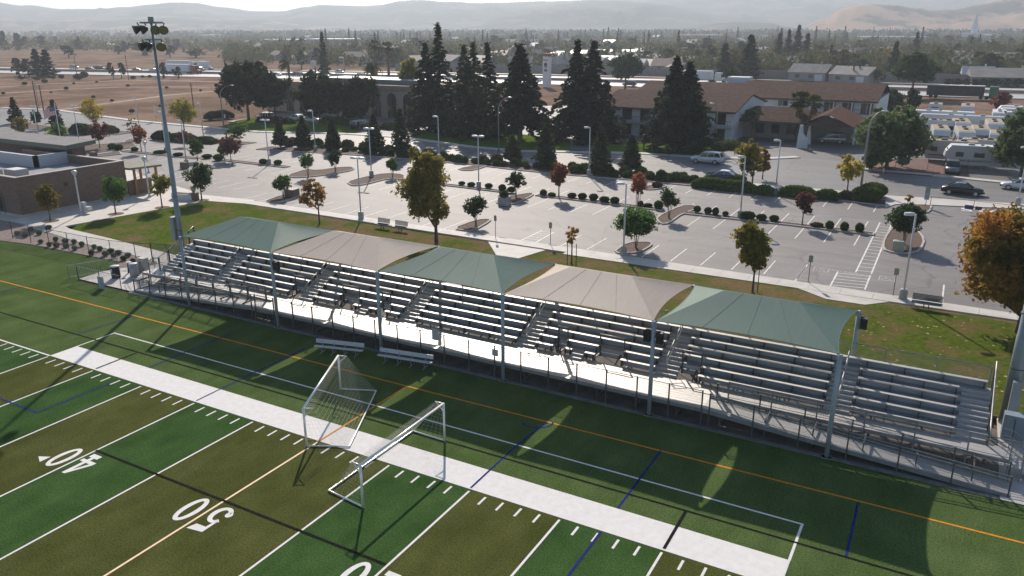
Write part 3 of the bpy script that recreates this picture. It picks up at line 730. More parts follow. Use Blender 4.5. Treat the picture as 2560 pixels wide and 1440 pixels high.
st(MB().prism([(30.2,10.75),(60,10.75),(60,21),(30.2,19.6)], -.05, .04), 'end_pavement', CONC)
st(MB().prism([(-29.9,11.05),(30.2,11.05),(30.2,18.2),(-29.9,18.2)], -.05, .012), 'pavement_under_grandstand', mat('shade_dark_concrete', (.11,.095,.08), .9, var=.3, scale=1.2, detail=6))  # shade below the stand is put into the dark concrete colour
for xa, xb in ((17.0,30.0),(-29.4,-16.4)): st(MB().sheet([(xa,12.45),(xb,12.45),(xb,13.3),(xa,13.3)], .016), 'sunlit_gap_ground', mat('sunlit_tan', (.40,.31,.18), .95, var=.35, scale=2.5, detail=6))  # sunlight falling into the ramp gaps, painted as lighter tan strips
st(MB().prism([(-36.6,10.72),(70,10.72),(70,11.03),(-36.6,11.03)], -.05, .03), 'turf_kerb', mat('dark_kerb', (.17,.165,.16), .9, var=.2, scale=2))  # kerb colour darkened to carry the shade it lies in
# plaza by the school building
plz = [g2(*p) for p in ((488,470),(520,497),(546,500))]
st(MB().prism([(-120,19.9),(-62,20.1),(-55.4,20.9),(-52.5,37.8),(-47.4,38.9),(-47.4,41.0)]+[g2(500,488), g2(482,479), g2(440,467), g2(395,462), g2(362,442), g2(340,430)]+[(-120,52)], -.05, .10), 'plaza_pavement', mat('plaza_concrete', (.56,.52,.47), .75, var=.08, scale=.6, detail=6))
# islands and strips: kerb ring plus mulch
def shrink(P, d):
    n = len(P); A = sum(P[i][0]*P[(i+1) % n][1]-P[(i+1) % n][0]*P[i][1] for i in range(n))
    if A < 0: P = P[::-1]
    out = []
    for i in range(n):
        a, b, c = Vector(P[i-1]), Vector(P[i]), Vector(P[(i+1) % n]); u = (b-a).normalized(); w = (c-b).normalized()
        n1, n2 = Vector((-u.y,u.x)), Vector((-w.y,w.x)); q = (n1+n2); q = q.normalized() if q.length > .1 else n1; k = d/max(.45, q.dot(n1)); out.append(tuple(b+q*k))
    return out
def smooth(P, it=1):
    for _ in range(it):
        Q = []
        for i in range(len(P)):
            a, b = P[i], P[(i+1) % len(P)]; Q += [(a[0]*.78+b[0]*.22, a[1]*.78+b[1]*.22), (a[0]*.22+b[0]*.78, a[1]*.22+b[1]*.78)]
        P = Q
    return P
ISL = []
def island(P, soil=MULCH, name='planter_island', kw=.16, sm=1, h=.14):
    P = smooth(P, sm) if sm else P
    n = len(P); A = sum(P[i][0]*P[(i+1) % n][1]-P[(i+1) % n][0]*P[i][1] for i in range(n))
    if A < 0: P = P[::-1]
    Q = shrink(P, kw); k = MB()
    k.add([(*p,0) for p in P]+[(*p,h) for p in P]+[(*q,h) for q in Q]+[(*q,h-.06) for q in Q],
          [(i,(i+1)%n,n+(i+1)%n,n+i) for i in range(n)]+[(n+i,n+(i+1)%n,2*n+(i+1)%n,2*n+i) for i in range(n)]+[(2*n+i,2*n+(i+1)%n,3*n+(i+1)%n,3*n+i) for i in range(n)])
    st(k, name+'_kerb', KERB); s_ = MB(); c = (sum(q[0] for q in Q)/n, sum(q[1] for q in Q)/n)
    s_.add([(*q,h-.05) for q in Q], [tuple(range(n))]); st(s_, name+'_soil', soil); ISL.append(P)
island(poly((1527,636),(1600,634),(1633,614),(1627,606),(1566,607)))
island(poly((1127,574),(1182,581),(1230,553),(1222,549),(1190,551)))
island(poly((652,508),(690,509),(747,494),(742,486),(702,489)))
island(poly((865,457),(880,466),(908,464),(975,447),(1012,451),(1012,437),(960,434),(900,446)))
island(poly((712,441),(740,446),(800,441),(870,430),(888,424),(880,418),(840,420),(795,427),(765,424)))
island(poly((1236,508),(1262,514),(1290,511),(1336,489),(1330,483),(1296,488),(1250,496)))
island(poly((1637,545),(1650,562),(1672,561),(1708,535),(1752,522),(1735,515),(1702,515)))
island(poly((2204,625),(2207,600),(2230,566),(2290,571),(2314,600),(2303,629),(2270,636),(2230,634)), kw=.2)
island(poly((2232,535),(2250,514),(2330,513),(2327,530),(2300,537)))
island(poly((1598,468),(1612,476),(1645,475),(1672,465),(1650,462)))
island(poly((1142,423),(1160,428),(1190,426),(1222,415),(1200,413)))
island(poly((165,383),(170,367),(250,362),(330,355),(345,368),(260,380),(200,386)))
island(poly((306,355),(325,349),(352,351),(352,359),(322,361)))
island(poly((0,351),(60,355),(95,350),(60,344),(0,343)))
island(poly((218,391),(300,379),(304,386),(232,394)), sm=0)
def strip_px(lo, w, sm=0):
    a = [g2(*p) for p in lo]; island(a+[(x, y+w) for x, y in a[::-1]], sm=0, name='planter_strip')
strip_px(((1002,453),(1140,468),(1262,483)), 1.1); strip_px(((1338,490),(1500,509),(1653,528)), 1.1); strip_px(((1708,536),(1950,562),(2184,590)), 1.2)
strip_px(((302,379),(420,391),(488,398)), 1.2); strip_px(((552,402),(640,412),(712,420)), 1.2)
strip_px(((640,374),(860,387),(1000,397),(1180,413),(1280,425),(1400,437),(1600,453),(1700,463),(1920,484),(2090,501),(2215,516)), 3.6)
strip_px(((370,346),(470,353),(540,359),(610,362)), 3.0); strip_px(((0,314),(60,322),(150,330),(290,338)), 5.0)
st(MB().prism([(-62.9,79.2),(20.2,79.2),(19.2,80.9),(-62.9,80.3)], 0, .115), 'street_sidewalk', CONC)
st(MB().prism(poly((2215,490),(2560,512),(2560,524),(2330,514),(2240,512),(2212,520)), 0, .10), 'gate_apron_pavement', CONC)
# verges on the far side of the street
for px in (((562,320),(640,331),(860,336),(900,331),(886,303),(800,299),(640,294),(590,303)), ((1030,327),(1040,347),(1180,367),(1300,377),(1425,380),(1425,352),(1250,330),(1100,324)), ((1508,356),(1520,380),(1600,385),(1800,394),(1816,368),(1620,352))):
    st(MB().prism(poly(*px), -.05, .12), 'verge_lawn', VERGE)
st(MB().prism(poly((2172,432),(2250,436),(2330,441),(2440,432),(2400,405),(2300,398),(2190,402)), -.05, .12), 'yard_bed', mat('red_mulch', (.19,.10,.075), .95, var=.3, scale=3, detail=6))
kb = MB()
for a, b in zip(far, far[1:]):
    a, b = Vector(a), Vector(b); d = (b-a).normalized(); n = Vector((-d.y, d.x)); kb.prism([tuple(a-n*.1), tuple(b-n*.1), tuple(b+n*1.4), tuple(a+n*1.4)], -.05, .13)
for px in (((2140,425),(2330,441),(2500,458),(2560,464)),):
    q = [Vector(g2(*p)) for p in px]
    for a, b in zip(q, q[1:]): d = (b-a).normalized(); n = Vector((-d.y, d.x)); kb.prism([tuple(a), tuple(b), tuple(b+n*1.5), tuple(a+n*1.5)], -.05, .13)
st(kb, 'street_kerb', CONC)
# freeway: two carriageways and a dry median
def carriage(pts, w, name, m=FWY, z=.0):
    b = MB()
    for p, q in zip(pts, pts[1:]): b.sheet([(p[0],p[1]),(q[0],q[1]),(q[0],q[1]+w),(p[0],p[1]+w)], z)
    return st(b, name, m)
FN = [(-1100,70),(-620,140),(-345,194),(-225,219),(-120,238),(40,247),(160,246),(900,215)]
FF = [(x, y+27) for x, y in FN]
carriage(FN, 17, 'freeway_near_lanes'); carriage(FF, 17, 'freeway_far_lanes')
carriage([(x, y+54) for x, y in FN][2:], 5, 'frontage_road', ROAD)
mk = MB()
for P in (FN, FF):
    for o in (.9, 16.1):
        for p, q in zip(P, P[1:]): mk.strip((p[0],p[1]+o),(q[0],q[1]+o), .3, .02)
st(mk, 'freeway_line_markings', mat('road_paint', (.72,.72,.70), .6, var=.12, scale=.8))
RP = mat('lot_paint', (.66,.65,.63), .7, var=.22, scale=2.2, detail=6)
# parking lot markings
tk = MB()
for seq in (((0,216),(120,208),(270,201),(400,199),(545,203)), ((0,232),(150,222),(300,216),(520,216)), ((150,272),(300,252),(420,236),(540,226))):
    for a, b in zip(seq, seq[1:]): tk.strip(g2(*a), g2(*b), 2.2, -.235)
st(tk, 'dirt_track', mat('track_soil', (.34,.25,.19), .95, var=.2, scale=.2))
mk = MB(); Z = .006
for k in range(-22, 8):
    x = 5.08+2.735*k
    if -50 < x < 17.5 and not (-14.5 < x < -10.2 or -10.2 < x < -8): mk.strip((x,40.1),(x,44.9), .105, Z)
    if -42.5 < x < 19: mk.strip((x,53.7),(x,58.6), .105, Z); mk.strip((x,60.2),(x,65.0), .105, Z)
    if -58 < x < 19.5: mk.strip((x,70.3),(x,75.2), .105, Z)
for k in range(14): mk.strip((-87+2.74*k,55.4),(-87+2.74*k,60.0), .105, Z); mk.strip((-100+2.74*k,62.5),(-100+2.74*k,67), .105, Z)
for k in range(10): mk.strip((-80+2.74*k,44.5),(-80+2.74*k,49), .105, Z)
def hatch(a0, a1, b0, b1, n, wid=.10):
    a0, a1, b0, b1 = [Vector(g2(*p)) for p in (a0, a1, b0, b1)]; mk.strip(a0, a1, .13, Z); mk.strip(b0, b1, .13, Z)
    for i in range(n): t = (i+.5)/n; mk.strip(a0.lerp(a1, t), b0.lerp(b1, t), wid, Z+.002)
hatch((2200,556),(2139,681),(2229,560),(2178,685), 16); hatch((2095,679),(2075,716),(2176,688),(2162,724), 5); hatch((1355,576),(1300,602),(1386,580),(1336,608), 6)
for a, b in (((2021,700),(2013,702)),): pass
mk.strip(g2(2014,666), g2(1988,702), .11, Z); mk.strip(g2(2360,712), g2(2355,760), .12, Z)
mk.strip(g2(2560,548), g2(2440,535), .3, Z)
st(mk, 'parking_line_markings', RP)
FADE = mat('faded_lot_paint', (.40,.385,.375), .8, var=.2, scale=4)
def text(s, px, h, rz=0.0, m=RP, z=.008, name='painted_text_marking', flip=1):
    c = bpy.data.curves.new('t', 'FONT'); c.body = s; c.size = h; c.align_x = 'CENTER'; c.align_y = 'CENTER'; c.offset = .012*h
    o = bpy.data.objects.new('t', c); COL.objects.link(o); dg = bpy.context.evaluated_depsgraph_get(); me = bpy.data.meshes.new_from_object(o.evaluated_get(dg)); bpy.data.objects.remove(o)
    me.materials.clear(); me.materials.append(m); q = bpy.data.objects.new(name, me); COL.objects.link(q); p = G(*px); q.location = (p.x, p.y, z); q.rotation_euler = (0,0,rz); return q
structure(text('STOP', (2482,530), 2.7, 0.06)); structure(text('NO PARKING', (2128,683), .55, -.12, FADE))
ic = MB()
for u, v in ((2053,674),(2218,697),(1322,573)):                     # stencilled access symbols: square outline with a seated figure
    q = G(u, v); x, y = q.x, q.y
    for a, b in (((-.6,-.6),(.6,-.6)),((.6,-.6),(.6,.6)),((.6,.6),(-.6,.6)),((-.6,.6),(-.6,-.6))): ic.strip((x+a[0],y+a[1]),(x+b[0],y+b[1]), .1, .0065)
    for a, b in (((-.12,.42),(-.12,-.05)),((-.12,-.02),(.2,-.02)),((.2,-.02),(.32,-.42)),((-.12,.18),(.14,.18))): ic.strip((x+a[0],y+a[1]),(x+b[0],y+b[1]), .1, .0075)
    for t in range(7): a = R(110+28*t); b = R(110+28*(t+1)); ic.strip((x+.36*math.cos(a)-.05,y-.18+.3*math.sin(a)),(x+.36*math.cos(b)-.05,y-.18+.3*math.sin(b)), .08, .0085)
structure(ic.build('access_symbol_markings', FADE))
# ================================================================ TREES, SHRUBS, HEDGES
import numpy as np
BARK = mat('tree_bark', (.13,.095,.07), .9, var=.3, scale=3)
BARKL = mat('pale_bark', (.30,.24,.19), .9, var=.3, scale=3)
LV = dict(
 green=leafmat('green_leaves', (0.076,0.145,0.037), (0.128,0.212,0.058), 0.45), dark=leafmat('dark_green_leaves', (0.042,0.072,0.032), (0.072,0.109,0.042), 0.38),
 conifer=leafmat('conifer_needles', (0.030,0.046,0.032), (0.054,0.076,0.046), 0.25), pine=leafmat('young_conifer_needles', (0.053,0.072,0.033), (0.093,0.108,0.051), 0.32),
 cedar=leafmat('cedar_needles', (.030,.044,.026), (.085,.100,.052), .32, scale=.2),
 yellow=leafmat('yellow_leaves', (0.270,0.230,0.041), (0.446,0.338,0.054), 0.50), yellowgreen=leafmat('yellow_green_leaves', (0.140,0.168,0.031), (0.336,0.280,0.049), 0.50),
 orange=leafmat('orange_leaves', (.27,.15,.05), (.42,.25,.07), .5, scale=.45), maroon=leafmat('maroon_leaves', (0.140,0.049,0.049), (0.252,0.105,0.084), 0.45),
 red=leafmat('red_brown_leaves', (0.280,0.098,0.063), (0.420,0.182,0.105), 0.50), olive=leafmat('olive_brown_leaves', (0.149,0.140,0.038), (0.298,0.219,0.061), 0.48, scale=.4),
 ochre=leafmat('ochre_green_leaves', (0.160,0.168,0.035), (0.368,0.272,0.056), 0.50, scale=.5), autumn=leafmat('autumn_leaves', (.17,.15,.035), (.42,.20,.05), .5, scale=.22),
 grey=leafmat('grey_green_leaves', (0.150,0.165,0.112), (0.255,0.255,0.165), 0.35), box=leafmat('clipped_shrub_leaves', (0.044,0.069,0.025), (0.075,0.100,0.037), 0.25, scale=2),
 hedge=leafmat('hedge_leaves', (0.070,0.112,0.025), (0.119,0.161,0.039), 0.30, scale=1.2), willow=leafmat('willow_leaves', (0.088,0.128,0.054), (0.155,0.196,0.088), 0.40, scale=.4),
 oak=leafmat('oak_leaves', (0.034,0.044,0.021), (0.063,0.069,0.032), 0.25, scale=.4), palm=leafmat('palm_leaves', (.05,.075,.025), (.11,.125,.04), .3), drypalm=leafmat('dry_palm_leaves', (.20,.15,.06), (.30,.24,.10), .3),
 brown=leafmat('brown_shrub_leaves', (.10,.075,.045), (.16,.12,.07), .25, scale=1.5), farg=leafmat('distant_green_leaves', (.055,.075,.026), (.12,.13,.045), .3, .1), farb=leafmat('distant_brown_leaves', (.11,.09,.045), (.20,.155,.065), .3, .1), fard=leafmat('distant_dark_leaves', (.026,.038,.026), (.045,.058,.034), .15, .1), fary=leafmat('distant_yellow_leaves', (.20,.17,.035), (.30,.22,.05), .35, .1))
def quads(C, size, rng, flat=0.0, asp=.62):
    """leaf clumps: one small quad per centre, freely turned; flat > 0 lays them towards the horizontal"""
    n = len(C); N = rng.normal(size=(n,3)); N[:,2] += flat*3*np.sign(N[:,2]+1e-9); N /= np.linalg.norm(N, axis=1)[:,None]
    A = np.cross(N, rng.normal(size=(n,3))); A /= np.linalg.norm(A, axis=1)[:,None]; B = np.cross(N, A)
    s = (size*(.6+.8*rng.random(n)))[:,None]; A = A*s; B = B*s*asp
    return np.stack([C-A, C-B*1.0+A*.1, C+A, C+B], 1).reshape(-1,3)
def leafmesh(name, V, m, parent=None, extra=None):
    n = len(V)//4; me = bpy.data.meshes.new(name); nv = len(V)
    if extra is None:
        me.vertices.add(nv); me.vertices.foreach_set('co', V.astype(np.float32).ravel()); me.loops.add(nv); me.loops.foreach_set('vertex_index', np.arange(nv, dtype=np.int32))
        me.polygons.add(n); me.polygons.foreach_set('loop_start', np.arange(0, nv, 4, dtype=np.int32)); me.materials.append(m)
        me.update(calc_edges=True)
    else:
        ev, ef, em = extra; F = [(4*i,4*i+1,4*i+2,4*i+3) for i in range(n)]+[tuple(k+nv for k in f) for f in ef]
        me.from_pydata([tuple(p) for p in V]+[tuple(p) for p in ev], [], F); me.materials.append(m); me.materials.append(em)
        me.polygons.foreach_set('material_index', [0]*n+[1]*len(ef)); me.update()
    o = bpy.data.objects.new(name, me); COL.objects.link(o)
    if parent: o.parent = parent
    return o
def crown_pts(rng, lobes, n, hollow=.55):
    """points in clumps spread through a set of ellipsoid lobes (cx,cy,cz,rx,ry,rz)"""
    w = np.array([l[3]*l[4]*l[5] for l in lobes])**.67; w /= w.sum(); out = []
    for l, k in zip(lobes, rng.multinomial(n, w)):
        nc = max(3, k//14); d = rng.normal(size=(nc,3)); d /= np.linalg.norm(d, axis=1)[:,None]; r = hollow+(1-hollow)*rng.random(nc)**.6
        cc = d*r[:,None]; idx = rng.integers(0, nc, k); p = cc[idx]+rng.normal(size=(k,3))*.15
        out.append(p*np.array(l[3:6])+np.array(l[0:3]))
    return np.concatenate(out)
def lobes_for(rng, W, z0, z1, k, top=.5, spread=.62):
    L = []; h = z1-z0
    for i in range(k):
        t = (i+.5)/k; a = rng.random()*2*PI; zz = z0+h*(.12+.76*t); prof = math.sin(PI*min(1, max(0, .12+.80*t)))**top
        rr = W/2*prof; r = rr*spread*(.75+.4*rng.random()); d = max(0, rr-r)*(.4+.7*rng.random())
        L.append((d*math.cos(a), d*math.sin(a), zz, r, r, max(.12*h, min(.28*h, r*.85))))
    return L
def trunk_mesh(rng, H, z0, lobes, r0, m, parent, stems=1, lean=0.0, limbs=5):
    b = MB()
    for s in range(stems):
        a = 2*PI*s/max(1, stems)+rng.random(); q = .0 if stems == 1 else .10*H*(.6+.5*rng.random())
        top = Vector((q*math.cos(a)+lean, q*math.sin(a), z0+(H-z0)*.45)); P = [Vector((.04*math.cos(a)*(stems > 1), .04*math.sin(a)*(stems > 1), -.05)), Vector((q*.45*math.cos(a)+lean*.3, q*.45*math.sin(a), z0*.5)), Vector((q*.9*math.cos(a)+lean*.7, q*.9*math.sin(a), z0)), top]
        k = r0 if stems == 1 else r0*.62; b.path(P, [k, k*.8, k*.66, k*.22], 7)
        for l in lobes[s::stems][:limbs]:
            e = Vector(l[:3]); st_ = P[1].lerp(P[2], .75) if e.z < z0+(H-z0)*.4 else P[2].lerp(top, .3); mid = st_.lerp(e, .55)+Vector((0,0,.08*H*(rng.random()-.2))); b.path([st_, mid, e], [k*.45, k*.3, k*.10], 5)
    return b.build('trunk', m, parent)
TREES = []
def broadleaf(name, label, base, top, wpx, leaf, n=900, leafsize=.22, clear=.35, k=7, stems=1, r0=None, bark=BARK, group=None, asp=1.0, toppow=.5, seed=None, hollow=.5, dx=0.0, zb=0.0, spread=.62, cat='tree'):
    rng = np.random.default_rng(seed if seed is not None else abs(hash((base, top))) % 99991)
    g = G(base[0], base[1], zb); H = HT(base, top); w = PX(g)[2]; W = wpx*w/FPX
    root = empty(name, (g.x, g.y, zb), 0, label, cat, group)
    z0 = H*clear; L = lobes_for(rng, W, z0, H, k, toppow, spread)
    if dx: L = [(l[0]+dx*w/FPX*(.5+.5*(l[2]-z0)/(H-z0)), *l[1:]) for l in L]
    trunk_mesh(rng, H, z0, L, r0 or max(.06, H*.022), bark, root, stems)
    V = quads(crown_pts(rng, L, n, hollow), leafsize, rng); leafmesh('crown', V, LV[leaf], root)
    return root
def conifer(name, label, base, top, wpx, leaf, layers=16, n=1400, leafsize=.3, clear=.1, power=.85, droop=.25, group=None, seed=1, tops=((0,0,1),), zb=0.0, r0=None, hang=.3, ragged=.3, cat='conifer', nbr=1.0, wid=.10):
    rng = np.random.default_rng(seed); g = G(base[0], base[1]); H = HT(base, top); W = wpx*PX(g)[2]/FPX
    root = empty(name, (g.x, g.y, zb), 0, label, cat, group); pts = []; tr = MB()
    for tx, ty, th in tops:
        h = H*th; bx, by = tx*W/2, ty*W/2
        tr.path([(bx*.3,by*.3,-.05),(bx*.7,by*.7,h*.3),(bx,by,h*.7),(bx+.02*H*(rng.random()-.2),by,h*.985)], [(r0 or H*.02),(r0 or H*.02)*.75,(r0 or H*.02)*.38,.03], 7)
        nb = 0
        per = n/len(tops); Wt = W*(1 if len(tops) == 1 else .82)
        nbr_ = int(layers*6*nbr); k = max(6, int(per/nbr_))
        for j in range(nbr_):
            t = ((j+rng.random())/nbr_)**1.15; z = h*(clear+(1-clear)*t*.98); a = j*2.4+rng.normal()*.35
            Lb = (Wt/2*(1-t)**power*(1-ragged*.5+ragged*(rng.random()-.3))+.012*H)*(1.08 if rng.random() < .15 else .95); kk = max(4, int(k*(1.5-1.1*t)))
            s = .12+.9*rng.random(kk)**.75; wv = rng.normal(size=kk)*wid*Lb*(1.25-s*.75); c, q = math.cos(a), math.sin(a)
            x = bx+s*Lb*c-wv*q; y = by+s*Lb*q+wv*c; zz = z+Lb*(.16*s-droop*s*s*1.5)-np.abs(rng.normal(size=kk))*hang*.5*min(1.2, Lb*.3)
            pts.append(np.stack([x,y,zz],1))
            if j % 5 == 0: tr.path([(bx,by,z),(bx+.6*Lb*c,by+.6*Lb*q,z+Lb*(.096-droop*.54))],[.05,.02],4)
        pts.append(np.stack([bx+rng.normal(size=30)*.02*H, by+rng.normal(size=30)*.02*H, h*(.93+.07*rng.random(30))],1))
    P = np.concatenate(pts); P[:,2] = np.maximum(P[:,2], .25)
    tr.build('trunk', BARK, root); leafmesh('crown', quads(P, leafsize, rng, .35), LV[leaf], root); return root
LOLLI = dict(clear=.42, stems=4, bark=BARKL, toppow=.35, hollow=.6)
GL = 'small trees of the parking lot'
def lolli(label, base, top, w, leaf='green', **kw):
    a = dict(LOLLI, n=2200, leafsize=.115, k=9, group=GL); a.update(kw); return broadleaf('small_tree', label, base, top, w, leaf, **a)
lolli('small round green tree with dark lower foliage on the left end of the pointed island', (771,444), 385, 42)
lolli('small round green tree on three pale stems at the right end of the pointed island', (839,430), 381, 42, 'dark')
lolli('tiny round tree at the back of the kidney-shaped parking island', (982,444), 397, 34)
lolli('small round green tree on the island beside the orange street tree', (709,494), 441, 56)
lolli('small open green tree on the teardrop island right of the big two-topped tree', (1190,563), 494, 72, 'dark', hollow=.4)
lolli('small green tree behind the planter box on the middle island', (1290,492), 434, 55, 'dark')
lolli('small gaunt green tree on the S-shaped island at the middle strip', (1672,547), 472, 62, 'dark', hollow=.35, n=1500)
lolli('largest round green tree of the parking lot, beside a white lamp pole', (1590,622), 527, 112, 'green', n=7000, leafsize=.12, k=14)
lolli('spreading green tree behind the green utility box on the right island', (2259,612), 518, 108, 'dark', n=6500, leafsize=.12, k=14, stems=6)
AUT = 'autumn coloured young trees around the lot'
broadleaf('maroon_tree', 'maroon young tree in the right middle strip between clipped shrubs', (2005,564), 480, 60, 'maroon', 2000, .12, .38, group=AUT)
broadleaf('red_tree', 'red-topped young tree in the middle strip before the street conifers', (1397,495), 402, 49, 'red', 2600, .125, .32, k=9, group=AUT, asp=1.3)
broadleaf('orange_tree', 'orange-brown staked young tree in the middle strip by the fountain grass', (1594,517), 430, 56, 'red', 2200, .125, .36, group=AUT)
broadleaf('sapling', 'tiny orange sapling on the small island by the gate', (2269,512), 484, 18, 'orange', 160, .14, .3, k=4, group=AUT)
broadleaf('staked_sapling', 'thin sapling with few orange leaves between stakes on the lawn', (1429,662), 557, 46, 'orange', 330, .15, .45, k=6, group=AUT, hollow=.2)
broadleaf('orange_street_tree', 'slender orange-leaved tree on the lawn left of the park benches', (799,562), 448, 84, 'orange', 2600, .115, .38, k=14, group=AUT, dx=-18, hollow=.2, spread=.45)
broadleaf('two_topped_tree', 'big two-topped olive and bronze tree on the lawn behind the tan canopy', (1091,608), 367, 150, 'olive', 17000, .145, .18, k=26, r0=.22, toppow=.62, dx=-40, hollow=.25, spread=.46, seed=11)
broadleaf('ochre_tree', 'ochre and green tree with a bare lower trunk on the lawn, right of centre', (1881,733), 550, 112, 'ochre', 8000, .125, .31, k=18, r0=.10, dx=-10, hollow=.25, group=AUT, spread=.46)
broadleaf('autumn_tree', 'large orange autumn tree at the right edge of the picture', (2546,835), 512, 300, 'autumn', 21000, .14, .16, k=34, r0=.28, toppow=.55, hollow=.25, spread=.38, dx=-60, seed=5)
PT = 'young round trees on the plaza'
broadleaf('plaza_tree', 'young brown-green tree in front of the brick wall, left of the globe lamp', (127,555), 460, 78, 'olive', 2600, .125, .38, k=9, group=PT)
broadleaf('plaza_tree', 'young green tree in the round bed by the corner of the brick wall', (290,537), 444, 80, 'green', 2900, .125, .38, k=9, group=PT)
broadleaf('plaza_tree', 'young yellow-green tree in the middle round bed of the plaza', (406,521), 432, 62, 'yellowgreen', 2000, .12, .40, k=8, group=PT)
broadleaf('plaza_tree', 'dark green round tree in the plaza bed nearest the parking lot', (505,503), 407, 80, 'dark', 3200, .125, .38, k=9, group=PT)
for b in ((290,537),(406,521),(505,503),(127,555)):
    q = G(*b); m = MB(); n = 20; m.add([(q.x+.85*math.cos(2*PI*i/n), q.y+.85*math.sin(2*PI*i/n), .104) for i in range(n)], [tuple(range(n))]); st(m, 'tree_bed_soil', MULCH)
GS = 'trees left of the parking lot'
for kind, lab, b, t, w, lf, n in (
 ('small_tree','reddish green small tree in the far left island by the street',(55,349),291,52,'olive',900), ('street_conifer','dark conical tree at far left beside the street',(42,308),244,44,'conifer',0),
 ('bushy_tree','dark bushy tree behind the leftmost double lamp pole',(96,324),277,38,'dark',900), ('street_conifer','dark conical tree just behind the flag',(141,318),250,46,'conifer',0),
 ('small_tree','round green tree right behind the flagpole',(151,361),310,60,'green',1100), ('yellow_tree','bright yellow-green tree behind the maroon tree by the street',(238,324),247,70,'yellow',1700),
 ('maroon_tree','broad maroon tree in the left lot strip',(250,371),305,63,'maroon',1200), ('red_tree','pink-red leaning young tree left of the tall light pole',(354,381),311,44,'red',900),
 ('yellow_tree','large yellow-green tree right of the tall light pole by the street',(462,336),246,86,'yellowgreen',2400), ('maroon_tree','half-hidden maroon young tree behind the lamp pole beside the tall light pole',(462,366),328,40,'maroon',700),
 ('small_tree','round green tree right of the lamp pole near the tall light pole',(494,402),348,50,'green',1100), ('small_tree','low green tree left of a spreading maroon tree in the lot',(562,402),352,42,'green',800),
 ('maroon_tree','spreading maroon tree beside a low green tree in the left lot strip',(578,404),340,60,'maroon',1100), ('small_tree','broad green tree before the lawn corner under the oaks',(597,360),310,66,'green',1200),
 ('bare_tree','nearly bare twiggy tree behind the pink-red young tree',(336,352),296,60,'brown',130)):
    if lf == 'conifer': conifer(kind, lab, b, t, w, 'conifer', 12, 1100, .3, .08, .7, .12, GS, seed=b[0])
    else: broadleaf(kind, lab, b, t, w, lf, int(n*1.5), .16, .34, k=9, group=GS, stems=3 if kind == 'small_tree' else 1, bark=BARKL)
SC = 'young conifers in the strip along the street'
for i, (b, t, w, extra) in enumerate((((702,371),296,42,'with a bare stem'),((760,373),290,50,'beside a lamp pole'),((834,379),300,50,'before parked cars'),((938,386),285,58,'behind a lamp pole'),((1004,393),272,60,'left of the lawn patch'),((1281,406),336,52,'paler with loose branches'),((1364,419),308,66,'left of a red-topped tree'),((1500,437),314,64,'right of a white lamp pole'),((1577,433),337,64,'before the roadside sign'))):
    conifer('street_conifer', 'young street strip conifer, %s from the left, %s' % (nth(i+1), extra), b, t, w, 'pine', 22, 2300, .25, .13, .72, .02, SC, seed=40+i, ragged=.25, hang=.5, wid=.2)
YT = 'yellow and orange trees by the right end of the hedge'
broadleaf('yellow_tree', 'airy yellow tree between the hedge and the leaning street lamp', (2117,484), 384, 78, 'yellow', 1300, .2, .30, k=9, group=YT, hollow=.3, spread=.5)
broadleaf('yellow_tree', 'ochre street tree behind a white lamp pole left of the open road', (1879,476), 346, 82, 'ochre', 1900, .22, .28, k=10, group=YT, dx=-10)
broadleaf('orange_tree', 'bright orange tree just right of the ochre street tree', (1906,448), 365, 46, 'orange', 1000, .2, .2, k=7, group=YT)
# big deodar cedars along the far side of the street
CD = 'tall dark cedars beyond the street'
conifer('cedar_tree', 'tallest dark cedar with a second lower top, left of the cedar row', (1098,331), 57, 215, 'cedar', 28, 13500, .36, .05, 1.15, .20, CD, 3, tops=((.05,0,1),(-.46,.2,.84)), r0=.42, ragged=.55, nbr=.8, wid=.075, hang=.5)
conifer('cedar_tree', 'dark cedar with three tops, second in the cedar row', (1186,345), 103, 195, 'cedar', 26, 13500, .36, .05, 1.05, .20, CD, 4, tops=((.0,0,1),(-.34,.1,.96),(.30,.2,.985)), r0=.4, ragged=.55, nbr=.75, wid=.075, hang=.5)
conifer('cedar_tree', 'drooping broad cedar with a bare trunk foot over the bright forecourt', (1300,357), 108, 215, 'cedar', 26, 11000, .38, .20, .85, .30, CD, 5, r0=.5, ragged=.6, nbr=.8, wid=.075, hang=.6)
conifer('cedar_tree', 'densest wide cedar with twin tops, right of the tower sign', (1452,352), 98, 280, 'cedar', 30, 17000, .38, .06, 1.1, .22, CD, 6, tops=((-.10,0,1),(.16,.1,1.0)), r0=.5, ragged=.55, nbr=.85, wid=.075, hang=.5)
conifer('cedar_tree', 'dark pyramid cedar on the lawn before the motel, rightmost of the cedars', (1692,377), 140, 255, 'cedar', 32, 15000, .36, .10, .95, .20, CD, 7, tops=((-.10,.0,1),(.13,.1,.94)), r0=.45, ragged=.5, nbr=.9, wid=.08, hang=.5)
OK_ = 'dark spreading oaks beside the dry field'
broadleaf('oak_tree', 'large spreading dark oak with forked limbs at the dry field edge', (622,302), 156, 165, 'oak', 6000, .42, .30, k=14, r0=.38, group=OK_, toppow=.45, spread=.48, seed=21)
broadleaf('oak_tree', 'second dark oak leaning right over the drive, beside the largest oak', (690,302), 178, 120, 'oak', 4200, .42, .30, k=11, r0=.3, group=OK_, seed=22, spread=.5)
broadleaf('oak_tree', 'flat-topped dark tree in front of the arched building, left part of a dense pair', (800,308), 190, 140, 'oak', 5600, .42, .24, k=14, r0=.28, group=OK_, seed=23, toppow=.22, spread=.5)
broadleaf('oak_tree', 'flat-topped dark tree in front of the arched building, right part of a dense pair', (892,306), 194, 130, 'oak', 5400, .42, .12, k=12, r0=.28, group=OK_, seed=24, toppow=.22, spread=.5)
